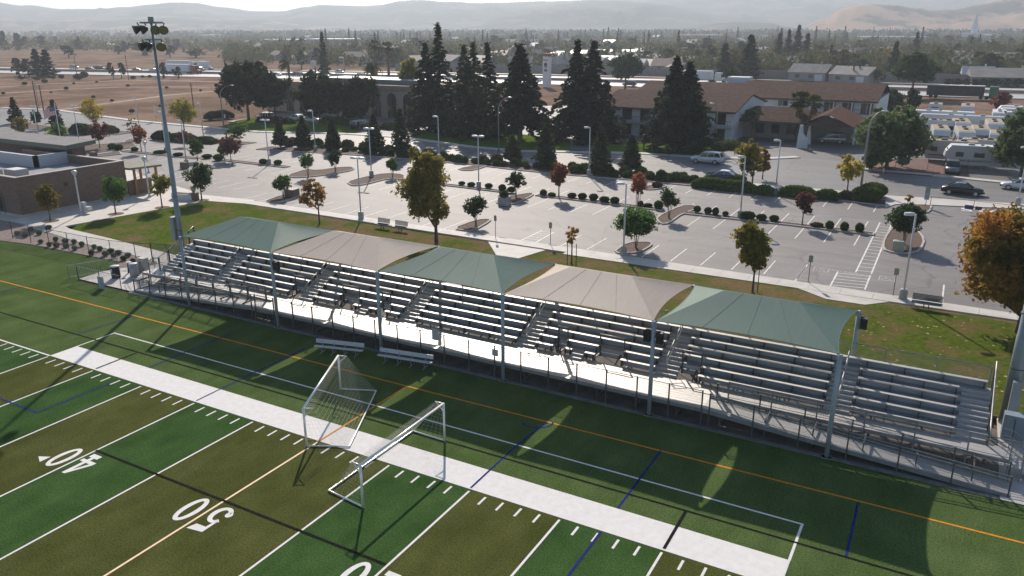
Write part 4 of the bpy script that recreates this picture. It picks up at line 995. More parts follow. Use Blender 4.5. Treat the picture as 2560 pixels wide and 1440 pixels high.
broadleaf('yellow_green_tree', 'pale yellow-green tree left of the tallest cedar before the freeway', (1026,285), 135, 62, 'yellowgreen', 2200, .4, .15, k=10, hollow=.35, seed=25)
# right side trees by the RV yard
RV = 'large trees around the camper yard'
broadleaf('willow_tree', 'broad grey-green willow-like tree at the front of the camper yard', (2216,420), 277, 185, 'willow', 7500, .34, .16, k=16, r0=.32, group=RV, seed=31, toppow=.4, spread=.5)
broadleaf('willow_tree', 'grey-green tree at the right edge hiding the parked campers', (2552,438), 262, 190, 'willow', 6500, .34, .14, k=15, r0=.3, group=RV, seed=32, toppow=.45, spread=.5)
broadleaf('dark_tree', 'dense dark green tree behind the camper yard, next to the motel end wall', (2222,282), 228, 84, 'dark', 2600, .4, .1, k=10, group=RV, seed=33)
broadleaf('dark_tree', 'smaller dull green tree right of the dense one behind the camper yard', (2278,276), 224, 44, 'oak', 1200, .4, .1, k=7, group=RV, seed=34)
broadleaf('maroon_tree', 'dark red round tree in the dry grass behind the campers', (2497,286), 228, 50, 'maroon', 1500, .34, .3, k=8, group=RV, seed=35)
broadleaf('street_shrub', 'leafy low shrub at the foot of the leaning street lamp', (2172,424), 378, 44, 'green', 900, .25, .08, k=6, group=RV, cat='shrub')
broadleaf('umbrella_pine', 'leaning flat umbrella pine between freeway and camper yard', (2278,243), 138, 130, 'dark', 3600, .6, .42, k=10, r0=.4, seed=36, toppow=.3, dx=8)
broadleaf('umbrella_pine', 'round umbrella pine standing in front of the freeway, right of the dense cedar', (1563,224), 141, 100, 'dark', 3200, .6, .42, k=10, r0=.4, seed=37, toppow=.3)
# palms
def palm(label, base, top, wpx, kind='fan', wind=0.0, leaf='palm', skirt=True, trunk=BARK, n=34, seed=2, tr=.28, lean=0.0, group='palms'):
    rng = random.Random(seed); g = G(*base); H = HT(base, top); Rr = wpx*PX(g)[2]/FPX/2; hz = H-Rr*.7
    root = empty('palm_tree', g, 0, label, 'palm', group); t = MB(); t.path([(-lean,0,-.05),(-lean*.6,0,hz*.5),(0,0,hz)],[tr*1.2,tr*.9,tr*.85],9); t.build('trunk', trunk, root)
    m = MB(); d = MB()
    for i in range(n):
        a = rng.random()*2*PI; e = R(-35+115*rng.random()); Lf = Rr*(.8+.3*rng.random()); dirv = Vector((math.cos(a)*math.cos(e)+wind*.9, math.sin(a)*math.cos(e)-.2*abs(wind), math.sin(e)-abs(wind)*.25)).normalized(); o = Vector((0,0,hz)); side = dirv.cross(Vector((0,0,1))).normalized(); up = side.cross(dirv)
        if kind == 'fan':
            c = o+dirv*Lf*.5
            for s in range(9):
                ang = R(-62+124*s/8); q = (dirv*math.cos(ang)+side*math.sin(ang)); tip = c+q*Lf*.55-Vector((0,0,Lf*.10*(1+abs(math.sin(ang))))); w = side*math.cos(ang)-dirv*math.sin(ang); m.add([c, c+q*Lf*.3+w*.075*Lf, tip, c+q*Lf*.3-w*.075*Lf],[(0,1,2,3)])
            m.bar(o, c, .02*Lf, 3, cap=False)
        else:
            P = [o+dirv*Lf*s/6+Vector((wind*.2*Lf*(s/6)**2,0,-Lf*.55*(s/6)**2)) for s in range(7)]; m.path(P, .012*Lf, 3)
            for s in range(1, 14):
                f = s/14*6; k = min(5, int(f)); p = P[k].lerp(P[k+1], f-k); l = Lf*.34*math.sin(PI*(.12+.8*s/14))
                for sg in (1,-1): tip = p+side*sg*l*.75+dirv*l*.35-Vector((0,0,l*.55)); m.add([p-dirv*.02*Lf, tip, p+dirv*.045*Lf],[(0,1,2)])
    m.build('fronds', LV[leaf], root)
    if skirt:
        for i in range(26):
            a = rng.random()*2*PI; z = hz-Rr*(.05+.8*rng.random()); p = Vector((tr*.8*math.cos(a), tr*.8*math.sin(a), z)); q = p+Vector((math.cos(a)*Rr*.26, math.sin(a)*Rr*.26, -Rr*.42)); s = Vector((-math.sin(a), math.cos(a), 0))*Rr*.14; d.add([p, q-s, q+s],[(0,1,2)])
        d.build('skirt', LV['drypalm'], root)
    return root
palm('tall fan palm in front of the motel, left of a close pair', (1991,352), 232, 62, trunk=mat('palm_trunk', (.16,.085,.06), .9, var=.3, scale=4), seed=3)
palm('shorter fan palm of the close pair in front of the motel, leaning right', (2024,361), 240, 48, trunk=MATS['palm_trunk'], seed=4, lean=1.1)
palm('windblown feather palm before the left end of the motel portico', (1880,352), 262, 62, 'feather', -.75, 'palm', False, seed=5, n=26)
palm('small palm with yellow fronds by the right side of the motel portico', (2122,330), 280, 66, 'feather', -.2, 'palm', False, seed=6, n=22, tr=.16)
palm('far fan palm, left of a tall pair by the freeway', (942,204), 102, 34, seed=7, tr=.5)
palm('far fan palm, right of a tall pair by the freeway', (973,208), 105, 34, seed=8, tr=.5)
palm('windblown bushy palm above the flat-topped trees', (938,255), 146, 52, 'feather', -.5, 'palm', True, seed=9, tr=.35)
palm('dark windswept palm before the freeway, above the oaks', (727,235), 138, 48, 'feather', -.9, 'palm', False, seed=10, tr=.35)
palm('windswept palm behind the brown motel roof', (1828,262), 166, 50, 'feather', -.6, 'palm', False, seed=12, tr=.3)
# clipped round shrubs, one copy each
rng = np.random.default_rng(9)
def shrub_proto(name, leaf, n, size, rx, ry, rz, spiky=False, zc=.95):
    d = rng.normal(size=(n,3)); d /= np.linalg.norm(d, axis=1)[:,None]; r = (.80+.22*rng.random(n)); P = d*r[:,None]*np.array([rx,ry,rz])+np.array([0,0,rz*zc]); P[:,2] = np.maximum(P[:,2], .03)
    V = quads(P, size, rng); core = MB().blob((0,0,rz*.9), rx*.86, ry*.86, rz*.86, nu=10, nv=7, zmin=.0)
    o = leafmesh(name, V, LV[leaf], None, (core.v, core.f, LV[leaf])); return o
SB = shrub_proto('clipped_shrub', 'box', 900, .10, .68, .62, .46)
first = {}
def shrub(proto, base, w, h, label, group, cat='shrub', rz=None, sy=1.0):
    g = G(*base); W = w*PX(g)[2]/FPX; me = proto.data; z = max(p[2] for p in (v.co for v in me.vertices)) if proto.name not in first else first[proto.name][1]
    wx = first[proto.name][2] if proto.name in first else max(v.co.x for v in me.vertices)*2
    if proto.name not in first: o = proto; first[proto.name] = (1, z, wx)
    else: o = proto.copy(); COL.objects.link(o)
    Hm = h*PX(g)[2]/FPX; s = W/wx; o.location = (g.x, g.y+W*.25, .08); o.scale = (s*(.92+.16*rnd.random()), s*sy*(.9+.2*rnd.random()), Hm/z/.98*(.92+.16*rnd.random())); o.rotation_euler = (0,0,rnd.random()*.5 if sy == 1 else 0)
    return tag(o, label, cat, group)
def row(pts, proto, where, group):
    pts = sorted(pts)
    for i, (u, v, w, h) in enumerate(pts): shrub(proto, (u,v), w, h, 'clipped round shrub, %s from left %s' % (nth(i+1), where), group)
RS = 'clipped round shrubs in the parking strips'
row([(1427,497,27,14),(1453,500,27,16),(1481,503,28,17),(1508,508,27,16),(1534,512,26,17)], SB, 'in the row of five on the middle strip', RS)
row([(1741,533,21,18),(1768,537,21,19),(1787,540,19,19),(1812,542,17,12)], SB, 'in the row left of the right strip lamp', RS)
row([(1866,552,40,20),(1901,554,30,18),(1933,556,28,17)], SB, 'right of the right strip lamp', RS)
row([(1152,465,20,11),(1175,469,24,13),(1219,473,22,14),(1253,480,22,17),(1276,483,24,16)], SB, 'in the row behind the big two-topped tree', RS)
row([(654,412,24,13),(691,414,24,13)], SB, 'flanking the lamp pole on the left strip', RS)
row([(333,380,20,11),(393,386,34,9),(440,392,28,9)], SB, 'along the far left strip beside the tall light pole', RS)
row([(1600,517,16,13),(1618,520,24,9)], SB, 'under the orange-brown staked tree', RS)
SP = shrub_proto('grassy_shrub', 'hedge', 1100, .15, .60, .58, .52)
for i, (u, v, w, h, wh) in enumerate(((1356,491,22,17,'on the curved island right of the planter box'),(1644,524,26,22,'left of the gaunt green tree'),(2072,575,23,23,'left of three on the right strip end'),(2109,580,24,23,'middle of three on the right strip end'),(2147,583,24,23,'right of three at the right strip end'),(1377,493,22,10,'low, beside the curved island tip'),(276,374,24,15,'left of two below the broad maroon tree'),(293,376,22,13,'right of two below the broad maroon tree'),(541,402,28,15,'below the low green tree'),(512,397,30,11,'dark and long near the round green tree'),(122,358,18,12,'spiky, left of the flagpole'),(162,361,18,12,'right of the flagpole'))):
    shrub(SP, (u,v), w, h, 'loose grassy green shrub, '+wh, 'loose shrubs in the parking strips')
SBR = shrub_proto('brown_shrub', 'brown', 700, .14, .75, .6, .36)
for u, v, w, h, wh in ((2040,570,34,12,'next to the maroon tree in the right strip'),(1616,519,26,8,'low in the middle strip'),(2112,501,40,24,'under the airy yellow tree'),(1640,470,30,16,'on the tiny back island')): shrub(SBR, (u,v), w, h, 'low brown mounded shrub, '+wh, 'brown mounded shrubs')
# clipped hedges and big mounds at the street
def hedge(label, a, b, dep, h, leaf='hedge', n=2400, size=.16, name='hedge', group=None, roundness=.25):
    A, B = Vector(g2(*a)), Vector(g2(*b)); L = (B-A).length; rz = math.atan2(B.y-A.y, B.x-A.x); rg = np.random.default_rng(int(a[0]))
    o = empty(name, (A.x, A.y, .05), rz, label, 'hedge', group); m = MB(); k = max(3, int(L/.8)); S = []
    for i in range(k+1):
        x = L*i/k; e = min(1, .55+min(i, k-i)*.35); hh = h*e*(.93+.12*rg.random()); d = dep*e; S.append([(x,.08*dep,0),(x,0,hh*.6),(x,dep*.2,hh*.95),(x,dep*.5,hh),(x,dep*.8,hh*.95),(x,dep,hh*.6),(x,.92*dep,0)])
    P = [p for s in S for p in s]; F = [(i*7+j, i*7+j+1, (i+1)*7+j+1, (i+1)*7+j) for i in range(k) for j in range(6)]+[tuple(range(6,-1,-1)), tuple(k*7+j for j in range(7))]
    m.add(P, F); m.build('hedge_core', LV[leaf], o)
    fi = rg.integers(0, k*6, n); pts = []
    for f in fi:
        i, j = divmod(int(f), 6); q = [Vector(P[x]) for x in F[i*6+j]]; s, t = rg.random(), rg.random(); pts.append(q[0].lerp(q[1], s).lerp(q[3].lerp(q[2], s), t))
    leafmesh('hedge_leaves', quads(np.array(pts)+rg.normal(size=(n,3))*.04, size, rg), LV[leaf], o); return o
HG = 'clipped hedges along the street'
hedge('long clipped green hedge beside the dark car with a white roof', (1728,470), (1884,485), 1.6, 1.25, n=4200, group=HG)
hedge('clipped green hedge between two lamp poles, right of the ochre tree', (1945,490), (2034,500), 1.5, 1.25, n=2600, group=HG)
hedge('short clipped green hedge left of the airy yellow tree', (2036,498), (2092,504), 1.6, 1.2, n=1800, group=HG)
hedge('clipped dark green hedge right of the long one behind a lamp pole', (1884,487), (1932,491), 1.5, 1.2, n=1500, group=HG)
SM = shrub_proto('mounded_shrub', 'hedge', 2600, .13, 1.6, 1.3, .85)
for u, v, w, h, l in ((2163,508,76,38,'large dome-shaped clipped shrub at the hedge end, nearer of two'),(2180,497,74,36,'large dome-shaped clipped shrub at the hedge end, farther of two'),(1782,452,46,18,'dome-shaped green shrub before the dark car with a white roof, left of two'),(1838,458,52,18,'dome-shaped green shrub before the dark car with a white roof, right of two')): shrub(SM, (u,v), w, h, l, 'large domed shrubs')
DH = 'dark hedges by the left part of the street'
hedge('dark rounded hedge left of the tall light pole along the street', (378,349), (412,352), 2.2, 1.6, 'dark', 1500, .22, group=DH)
hedge('dark rounded hedge right of the tall light pole along the street', (418,353), (478,358), 2.0, 1.3, 'dark', 1800, .22, group=DH)
hedge('low dark hedge below a lamp pole, before the tree shadow on the street', (482,357), (530,361), 1.8, 1.0, 'dark', 1300, .22, group=DH)
hedge('dark hedge behind the flag beside the yellow tree', (172,334), (214,338), 2.4, 1.8, 'dark', 1500, .24, group=DH)
hedge('red-brown low hedge right of the broad maroon tree', (252,334), (283,335), 2.0, 1.5, 'brown', 900, .2, group=DH)
hedge('dark clipped hedge at the dry field corner near a sign', (522,300), (586,294), 2.2, 1.5, 'dark', 1600, .3, group=DH)
hedge('dark hedge before the parked cars under the oaks, left part', (640,306), (728,312), 1.5, 1.2, 'dark', 1500, .3, group=DH)
hedge('clipped hedge before the white parked cars, right part', (800,308), (888,318), 1.5, 1.3, 'hedge', 1700, .28, group=DH)
hedge('clipped hedge beside the drive under the arched building', (948,322), (978,326), 2.5, 1.3, 'dark', 700, .28, group=DH)
hedge('small clipped hedge at the bright drive, left of two below a cedar', (1247,334), (1268,335), 1.5, 1.6, 'dark', 500, .28, group=DH)
hedge('small clipped hedge at the bright drive, right of two below a cedar', (1276,337), (1296,338), 1.5, 1.6, 'dark', 500, .28, group=DH)
hedge('juniper hedge on the lawn right of the white parked minivan', (1788,372), (1836,376), 4.0, 1.2, 'hedge', 1800, .28, group=DH)
# loose bushes in the strip along the street
BP = [shrub_proto('strip_bush', l, 700, .26, 1.0, .9, .75) for l in ('hedge','dark','brown')]; bl = ['green','dark green','brownish']
us = []; u = 646
while u < 1720:
    us.append(u); u += 9+rnd.random()*9
for i, u in enumerate(us):
    q = G(u, 376+(u-640)*.0835); x, y = q.x, 76.2+2.4*rnd.random(); k = rnd.choice((0,0,1,2)); px = PX((x,y,0)); s = 19+21*rnd.random()**1.5
    shrub(BP[k], px[:2], s, s*(.5+.35*rnd.random()), '%s bush, %s from the left in the planted street strip' % (bl[k], nth(i+1)), 'loose bushes in the street strip')
# grey-green shrubs in the bed by the turf
GB = shrub_proto('bed_shrub', 'grey', 800, .11, .55, .55, .42)
bed = [(75,575),(95,584),(99,605),(137,600),(121,612),(138,615),(160,604),(162,616),(183,606),(184,622),(202,613),(226,634),(233,618),(247,624),(260,637),(274,629),(283,641),(293,633),(317,639),(306,648),(118,570),(60,590),(40,585),(345,652),(330,655)]
for i, (u, v) in enumerate(sorted(bed)): shrub(GB, (u, v+5), 13+5*rnd.random(), 10+3*rnd.random(), 'grey-green rounded bed shrub, %s from the left behind the turf fence' % nth(i+1), 'grey-green shrubs in the mulch bed')
# scrub on the dry field
for i, (u, v, w) in enumerate(sorted([(58,212,14),(163,224,12),(126,233,8),(6,236,10),(108,207,16),(183,211,8),(190,198,26),(205,193,24),(318,217,10),(278,254,10),(231,246,12),(326,282,16),(398,268,10),(240,207,8),(415,222,10),(50,198,18),(90,200,16),(130,197,14),(150,196,16),(330,198,14),(355,194,10),(372,194,12),(500,228,8)])):
    shrub(BP[2 if i % 3 else 0], (u,v), w, w*.55, 'scrubby bush on the dry field, %s from the left' % nth(i+1), 'scrub on the dry field')
# ================================================================ BUILDINGS
def brick(name, c1, c2, mortar, scale=1.0):
    m = bpy.data.materials.new(name); m.use_nodes = True; n = m.node_tree; L = n.links.new; N = n.nodes.new; p = n.nodes['Principled BSDF']
    tc = N('ShaderNodeTexCoord'); sx = N('ShaderNodeSeparateXYZ'); L(tc.outputs['Object'], sx.inputs[0]); a = N('ShaderNodeMath'); L(sx.outputs[0], a.inputs[0]); L(sx.outputs[1], a.inputs[1]); cb = N('ShaderNodeCombineXYZ'); L(a.outputs[0], cb.inputs[0]); L(sx.outputs[2], cb.inputs[1])
    b = N('ShaderNodeTexBrick'); b.inputs['Scale'].default_value = scale; b.inputs['Color1'].default_value = (*c1,1); b.inputs['Color2'].default_value = (*c2,1); b.inputs['Mortar'].default_value = (*mortar,1); b.inputs['Brick Width'].default_value = .4; b.inputs['Row Height'].default_value = .2; b.inputs['Mortar Size'].default_value = .012
    L(cb.outputs[0], b.inputs[0]); L(b.outputs[0], p.inputs['Base Color']); p.inputs['Roughness'].default_value = .85; return m
BRICK = brick('brown_block', (.215,.135,.10), (.17,.105,.08), (.22,.17,.14)); DBRICK = brick('dark_block', (.12,.085,.075), (.10,.07,.062), (.14,.11,.10))
PAR = mat('parapet_coping', (.42,.37,.32), .7, var=.1); ROOFG = mat('grey_roof_membrane', (.26,.26,.27), .8, var=.15, scale=.5); GRNEDGE = mat('green_grey_fascia', (.12,.14,.125), .6, .2)
TIMB = mat('orange_timber', (.42,.17,.06), .6, var=.15, scale=2, stretch=(4,4,.5)); GLASS = mat('dark_window_glass', (.025,.03,.035), .12, spec=.7)
WHT = mat('white_stucco', (.60,.61,.63), .85, var=.06, scale=.8); TAN = mat('tan_stucco', (.40,.31,.25), .85, var=.08, scale=.5); GST = mat('grey_stucco', (.30,.28,.27), .85, var=.08, scale=.5)
def tiles(name, c, s=9.0, axis=0):
    m = bpy.data.materials.new(name); m.use_nodes = True; n = m.node_tree; L = n.links.new; N = n.nodes.new; p = n.nodes['Principled BSDF']
    tc = N('ShaderNodeTexCoord'); w = N('ShaderNodeTexWave'); w.bands_direction = 'XY'[axis]; w.inputs['Scale'].default_value = s; L(tc.outputs['Object'], w.inputs[0])
    z = N('ShaderNodeTexNoise'); z.inputs['Scale'].default_value = 1.2; z.inputs['Detail'].default_value = 8; L(tc.outputs['Object'], z.inputs[0]); r = N('ShaderNodeValToRGB'); r.color_ramp.elements[0].position = .3; r.color_ramp.elements[1].position = .7
    r.color_ramp.elements[0].color = (*[v*.72 for v in c],1); r.color_ramp.elements[1].color = (*[v*1.25 for v in c],1); L(z.outputs[0], r.inputs[0]); L(r.outputs[0], p.inputs['Base Color']); p.inputs['Roughness'].default_value = .9; p.inputs['Specular IOR Level'].default_value = .05
    b = N('ShaderNodeBump'); b.inputs['Strength'].default_value = .8; b.inputs['Distance'].default_value = .12; L(w.outputs['Fac'], b.inputs['Height']); L(b.outputs[0], p.inputs['Normal']); return m
TILE = tiles('brown_roof_tiles', (.150,.090,.068)); TILEY = tiles('brown_roof_tiles_cross', (.175,.095,.07), 5.0, 1); EAVE = mat('dark_eave_board', (.07,.05,.045), .7)
# --- school building
sb = empty('school_building', (-66,28,0), 0, 'low brown brick school building with sunken flat roof and parapet at the left edge', 'building')
def bp(mb, name, m, par, child=None):
    o = mb.build(name, m, child or par); o.location = tuple(-c for c in par.location) if child is None else (0,0,0); return o
H1 = 4.45
w = MB(); x0, x1, y0, y1 = -84, -63.3, 21.9, 35.2
w.box(x0,y0,0,x1,y0+.4,H1); w.box(x1-.4,y0+.4,0,x1,y1,H1); w.box(x0,y1-.4,0,x1-.4,y1,H1); bp(w, 'brick_wall', BRICK, sb)
w = MB(); w.box(x0,y0-.04,H1,x1+.04,y0+.44,H1+.07); w.box(x1-.44,y0+.44,H1,x1+.04,y1+.04,H1+.07); w.box(x0,y1-.44,H1,x1-.44,y1+.04,H1+.07); bp(w, 'parapet_coping', PAR, sb)
bp(MB().box(x0,y0+.4,3.3,x1-.4,y1-.4,3.45), 'flat_roof', ROOFG, sb)
bp(MB().box(x0,30.5,3.45,-74,31.0,4.9), 'roof_screen', mat('pale_metal_panel', (.48,.50,.53), .6), sb)
bp(MB().box(-74.4,30.5,3.45,-74.0,y1-.4,4.9), 'roof_screen', MATS['pale_metal_panel'], sb)
bp(MB().box(x1-.02,y0,0,x1+.05,y1,.35).box(x0,y0-.06,0,x1+.05,y0+.0,.35), 'wall_base', PAR, sb)
for cx, cy, sx, sy, h in ((-69.2,25.4,2.2,1.6,1.0),(-72.4,24.6,1.6,1.2,.8)):
    o = bp(MB().cbox(cx,cy,3.45,sx,sy,h), 'rooftop_unit', mat('unit_metal', (.42,.42,.41), .5, .4), sb); c = MB().cbox(cx,cy,3.45+h,sx*.92,sy*.92,.06).build('unit_lid', mat('unit_lid_metal', (.62,.61,.58), .5, .3), o)
for k in range(2):
    d = bp(MB().box(-68.4-k*2.3,y0-.05,0,-66.5-k*2.3,y0-.005,2.5), 'door', GLASS, sb); f = MB()
    for a in (-68.45-k*2.3,-67.5-k*2.3,-66.5-k*2.3): f.box(a,y0-.10,0,a+.08,y0-.052,2.6)
    f.box(-68.45-k*2.3,y0-.10,2.5,-66.42-k*2.3,y0-.052,2.62); f.build('door_frame', mat('bronze_frame', (.30,.25,.22), .5, .4), d)
bp(MB().box(x1+.002,27.2,2.7,x1+.12,27.6,3.1).box(x1+.002,32.6,2.6,x1+.12,33.0,3.0), 'wall_light', EAVE, sb)
lw = empty('low_brick_wall', (-63.4,36.4,0), 0, 'low brick screen wall under the orange timber shelter', 'wall'); bp(MB().box(-63.6,35.3,0,-63.2,38.6,1.9), 'brick_wall', BRICK, lw)
tr = empty('timber_shelter', (-63.5,37.5,0), 0, 'small shelter with orange timber posts and flat roof at the brick building end', 'shelter')
bp(MB().prism([(-67.5,35.3),(-62.6,35.3),(-61.6,39.2),(-66.5,39.6)], 3.35, 3.6), 'shelter_roof', mat('shelter_roof_green', (.20,.19,.13), .8, var=.2), tr)
for x, y in ((-62.1,38.6),(-62.9,36.1),(-65.6,38.9)): bp(MB().cbox(x,y,.1,.24,.24,3.25), 'timber_post', TIMB, tr)
sb2 = empty('school_hall', (-80,36,0), 0, 'taller dark school hall with green-edged flat roof behind the brick parapet', 'building')
bp(MB().box(-98,36.4,0,-75.4,38.2,5.2), 'dark_wall', DBRICK, sb2)
bp(MB().add([(-98,34.4,5.2),(-73.4,34.4,5.2),(-73.4,38.6,5.5),(-98,38.6,5.5),(-98,34.4,5.75),(-73.4,34.4,5.75),(-73.4,38.6,6.0),(-98,38.6,6.0)], [(3,2,1,0),(0,1,5,4),(1,2,6,5),(2,3,7,6),(3,0,4,7)]), 'roof_fascia', GRNEDGE, sb2)
bp(MB().add([(-98,34.4,5.755),(-73.4,34.4,5.755),(-73.4,38.6,6.005),(-98,38.6,6.005)], [(0,1,2,3)]), 'roof_top', mat('pale_roof', (.22,.205,.20), .9, var=.1, scale=.4), sb2)
# --- arched building across the street
ab = empty('arched_building', (-93,118,0), 0, 'tan two-storey building with tall dark arched windows behind the flat-topped trees', 'building')
wall = MB(); wy = 121.5; wall.box(-128,wy,0,-80.5,wy+14,7.2); bp(wall, 'wall', TAN, ab)
bp(MB().box(-128,wy-.25,6.1,-80.3,wy-.005,7.35), 'cornice_band', mat('brown_band', (.30,.20,.15), .8, var=.1), ab)
bp(MB().box(-112,wy+4,7.2,-84,wy+12,8.3), 'upper_roof', mat('teal_roof', (.10,.15,.15), .5, .2), ab)
for k in range(9):
    cx = -83.9-4.5*k; a = MB(); P = [(cx-1.25,0.2),(cx+1.25,0.2),(cx+1.25,4.4)]+[(cx+1.25*math.cos(t), 4.4+1.25*math.sin(t)) for t in [PI*i/8 for i in range(1,8)]]+[(cx-1.25,4.4)]
    a.add([(x,wy-.06,z) for x, z in P]+[(x,wy-.002,z) for x, z in P], [tuple(range(len(P)))]+[(i,(i+1)%len(P),len(P)+(i+1)%len(P),len(P)+i) for i in range(len(P))]); o = bp(a, 'arched_window', GLASS, ab)
    f = MB(); f.box(cx-.05,wy-.13,.2,cx+.05,wy-.062,5.6); f.box(cx-1.25,wy-.13,2.9,cx+1.25,wy-.062,3.05); f.build('window_bars', EAVE, o)
# --- motel
mo = empty('motel', (-10,140,0), 0, 'white two-storey motel with brown tiled roofs and a hipped entrance portico', 'motel')
bp(MB().box(-40,151.2,0,10.2,177,5.5), 'rear_wing_wall', WHT, mo)
def gable(name, x0, x1, ye, yr, yb, ze, zr, parent=mo, m=TILE, ov=.8):
    r = MB(); t = .22; r.add([(x0,ye-ov,ze-.12),(x1,ye-ov,ze-.12),(x1,yr,zr),(x0,yr,zr),(x0,yb+ov,ze-.12),(x1,yb+ov,ze-.12)]+[(x0,ye-ov,ze-.12-t),(x1,ye-ov,ze-.12-t),(x1,yr,zr-t),(x0,yr,zr-t),(x0,yb+ov,ze-.12-t),(x1,yb+ov,ze-.12-t)],
        [(0,1,2,3),(3,2,5,4),(7,6,9,8),(8,9,10,11),(1,0,6,7),(4,5,11,10),(0,3,9,6),(3,4,10,9),(2,1,7,8),(5,2,8,11)]); o = bp(r, name, m, parent)
    e = MB(); e.box(x0,ye-ov-.06,ze-.42,x1,ye-ov-.003,ze-.08); e.build('eave_board', EAVE, o); return o
gable('rear_roof', -18.6, -3.6, 151.2, 163.5, 176.5, 5.6, 8.1); gable('rear_roof', -3.5, 10.6, 150.6, 163.5, 176.5, 5.7, 8.3); gable('rear_roof', -42, -18.7, 152, 163.5, 176.5, 5.2, 7.5)
bp(MB().box(-24,166,7.0,-19,170,8.6), 'rear_flat_block', WHT, mo)
for x in (-1.2,2.3,5.8,9.3): bp(MB().box(x-.12,149.9,2.9,x+.12,150.14,5.4), 'balcony_post', WHT, mo)
for x in (.3,3.8,7.4):
    o = bp(MB().box(x,151.12,3.0,x+2.2,151.19,5.0), 'balcony_door', GLASS, mo); MB().box(x+1.05,151.05,3.0,x+1.18,151.115,5.0).build('door_frame', WHT, o)
for x in (-14.5,-9.0): o = bp(MB().box(x,151.12,3.9,x+2.0,151.19,5.0), 'window', GLASS, mo); MB().box(x+.95,151.05,3.9,x+1.05,151.115,5.0).build('window_frame', WHT, o)
r = MB(); r.beam((-1.2,149.95,3.9),(10.2,149.95,3.9),.05,.06); r.beam((-1.2,149.95,3.05),(10.2,149.95,3.05),.05,.06)
for k in range(58): r.beam((-1.2+k*.2,149.95,3.05),(-1.2+k*.2,149.95,3.9),.02,.02)
bp(r, 'balcony_rail', EAVE, mo); bp(MB().box(-20,149.6,2.55,10.4,151.15,2.85), 'balcony_slab', WHT, mo)
gable('left_wing_roof', -37, -9.6, 119.3, 131, 143, 5.5, 7.7); bp(MB().box(-36.4,119.4,0,-10.2,142.6,5.3), 'left_wing_wall', WHT, mo)
g_ = MB(); g_.add([(-9.9,118.6,5.2),(-9.9,143.3,5.2),(-9.9,131,7.45)],[(0,1,2)]); g_.add([(-10.15,118.6,5.2),(-10.15,143.3,5.2),(-10.15,131,7.45)],[(2,1,0)]); g_.box(-10.19,119.5,3,-9.9,142.5,5.2); bp(g_, 'gable_wall', WHT, mo)
for k in range(7):
    x = -35+3.6*k
    for z, h, nm in ((0.1,2.1,'room_door'),(3.0,2.0,'balcony_door')): bp(MB().box(x,119.33,z,x+1.9,119.395,z+h), nm, GLASS, mo)
bp(MB().box(-36.4,117.9,2.55,-10.3,119.32,2.8), 'front_balcony_slab', mat('balcony_concrete', (.40,.39,.38), .8), mo)
rr = MB(); rr.beam((-36.4,118.0,3.75),(-10.3,118.0,3.75),.06,.06)
for k in range(66): rr.beam((-36.4+k*.4,118.0,2.8),(-36.4+k*.4,118.0,3.75),.03,.03)
bp(rr, 'front_balcony_rail', EAVE, mo)
# portico: hipped roof, cross gable, small hip on the right
def hip(name, x0, x1, y0, y1, ze, zr, inset, m):
    ym = (y0+y1)/2; h = MB(); h.add([(x0,y0,ze),(x1,y0,ze),(x1,y1,ze),(x0,y1,ze),(x0+inset,ym,zr),(x1-inset,ym,zr)],[(0,1,5,4),(1,2,5),(2,3,4,5),(3,0,4),(3,2,1,0)]); o = bp(h, name, m, mo)
    e = MB(); e.box(x0-.02,y0-.07,ze-.28,x1+.02,y0-.004,ze+.02); e.box(x1+.004,y0,ze-.28,x1+.07,y1,ze+.02); e.build('eave_board', EAVE, o); return o
hip('portico_roof', -12.2, 2.9, 122.6, 138.5, 3.7, 5.6, 3.4, TILE)
cg = MB(); cg.add([(1.2,121.2,3.55),(5.4,121.2,5.5),(9.9,121.2,3.55),(1.2,137.5,3.6),(5.0,137.5,5.7),(9.9,137.5,3.6)],[(0,1,4,3),(1,2,5,4),(1,0,3,4),(2,1,4,5)]); bp(cg, 'cross_gable_roof', TILEY, mo)
bp(MB().add([(1.7,121.5,3.4),(9.4,121.5,3.4),(5.4,121.5,5.3)],[(0,1,2)]), 'gable_end', EAVE, mo)
cg = MB(); cg.add([(9.6,125.4,3.5),(12.2,125.4,4.9),(15.0,125.4,3.3),(9.6,141,3.5),(12.2,141,4.9),(15.0,141,3.3)],[(0,1,4,3),(1,2,5,4),(0,2,1)]); bp(cg, 'side_gable_roof', TILEY, mo)
bp(MB().box(-11.4,128.2,0,15,137.8,3.5), 'lobby_wall', GST, mo)
for x in (-8,-5.2,-2.4): bp(MB().box(x,128.12,.9,x+1.5,128.19,2.6), 'lobby_window', GLASS, mo)
for x, y in ((-11.6,123.2),(2.1,122.9)): bp(MB().add([(x-.8,y,0),(x+.8,y,0),(x+.8,y+.7,0),(x-.8,y+.7,0),(x-.25,y,3.4),(x+.45,y,3.4),(x+.45,y+.7,3.4),(x-.25,y+.7,3.4)],[(4,5,6,7),(0,1,5,4),(1,2,6,5),(2,3,7,6),(3,0,4,7)]), 'portico_column', WHT, mo)
for x in (9.6,14.4): bp(MB().cbox(x,126,0,.35,.35,3.3), 'side_column', WHT, mo)
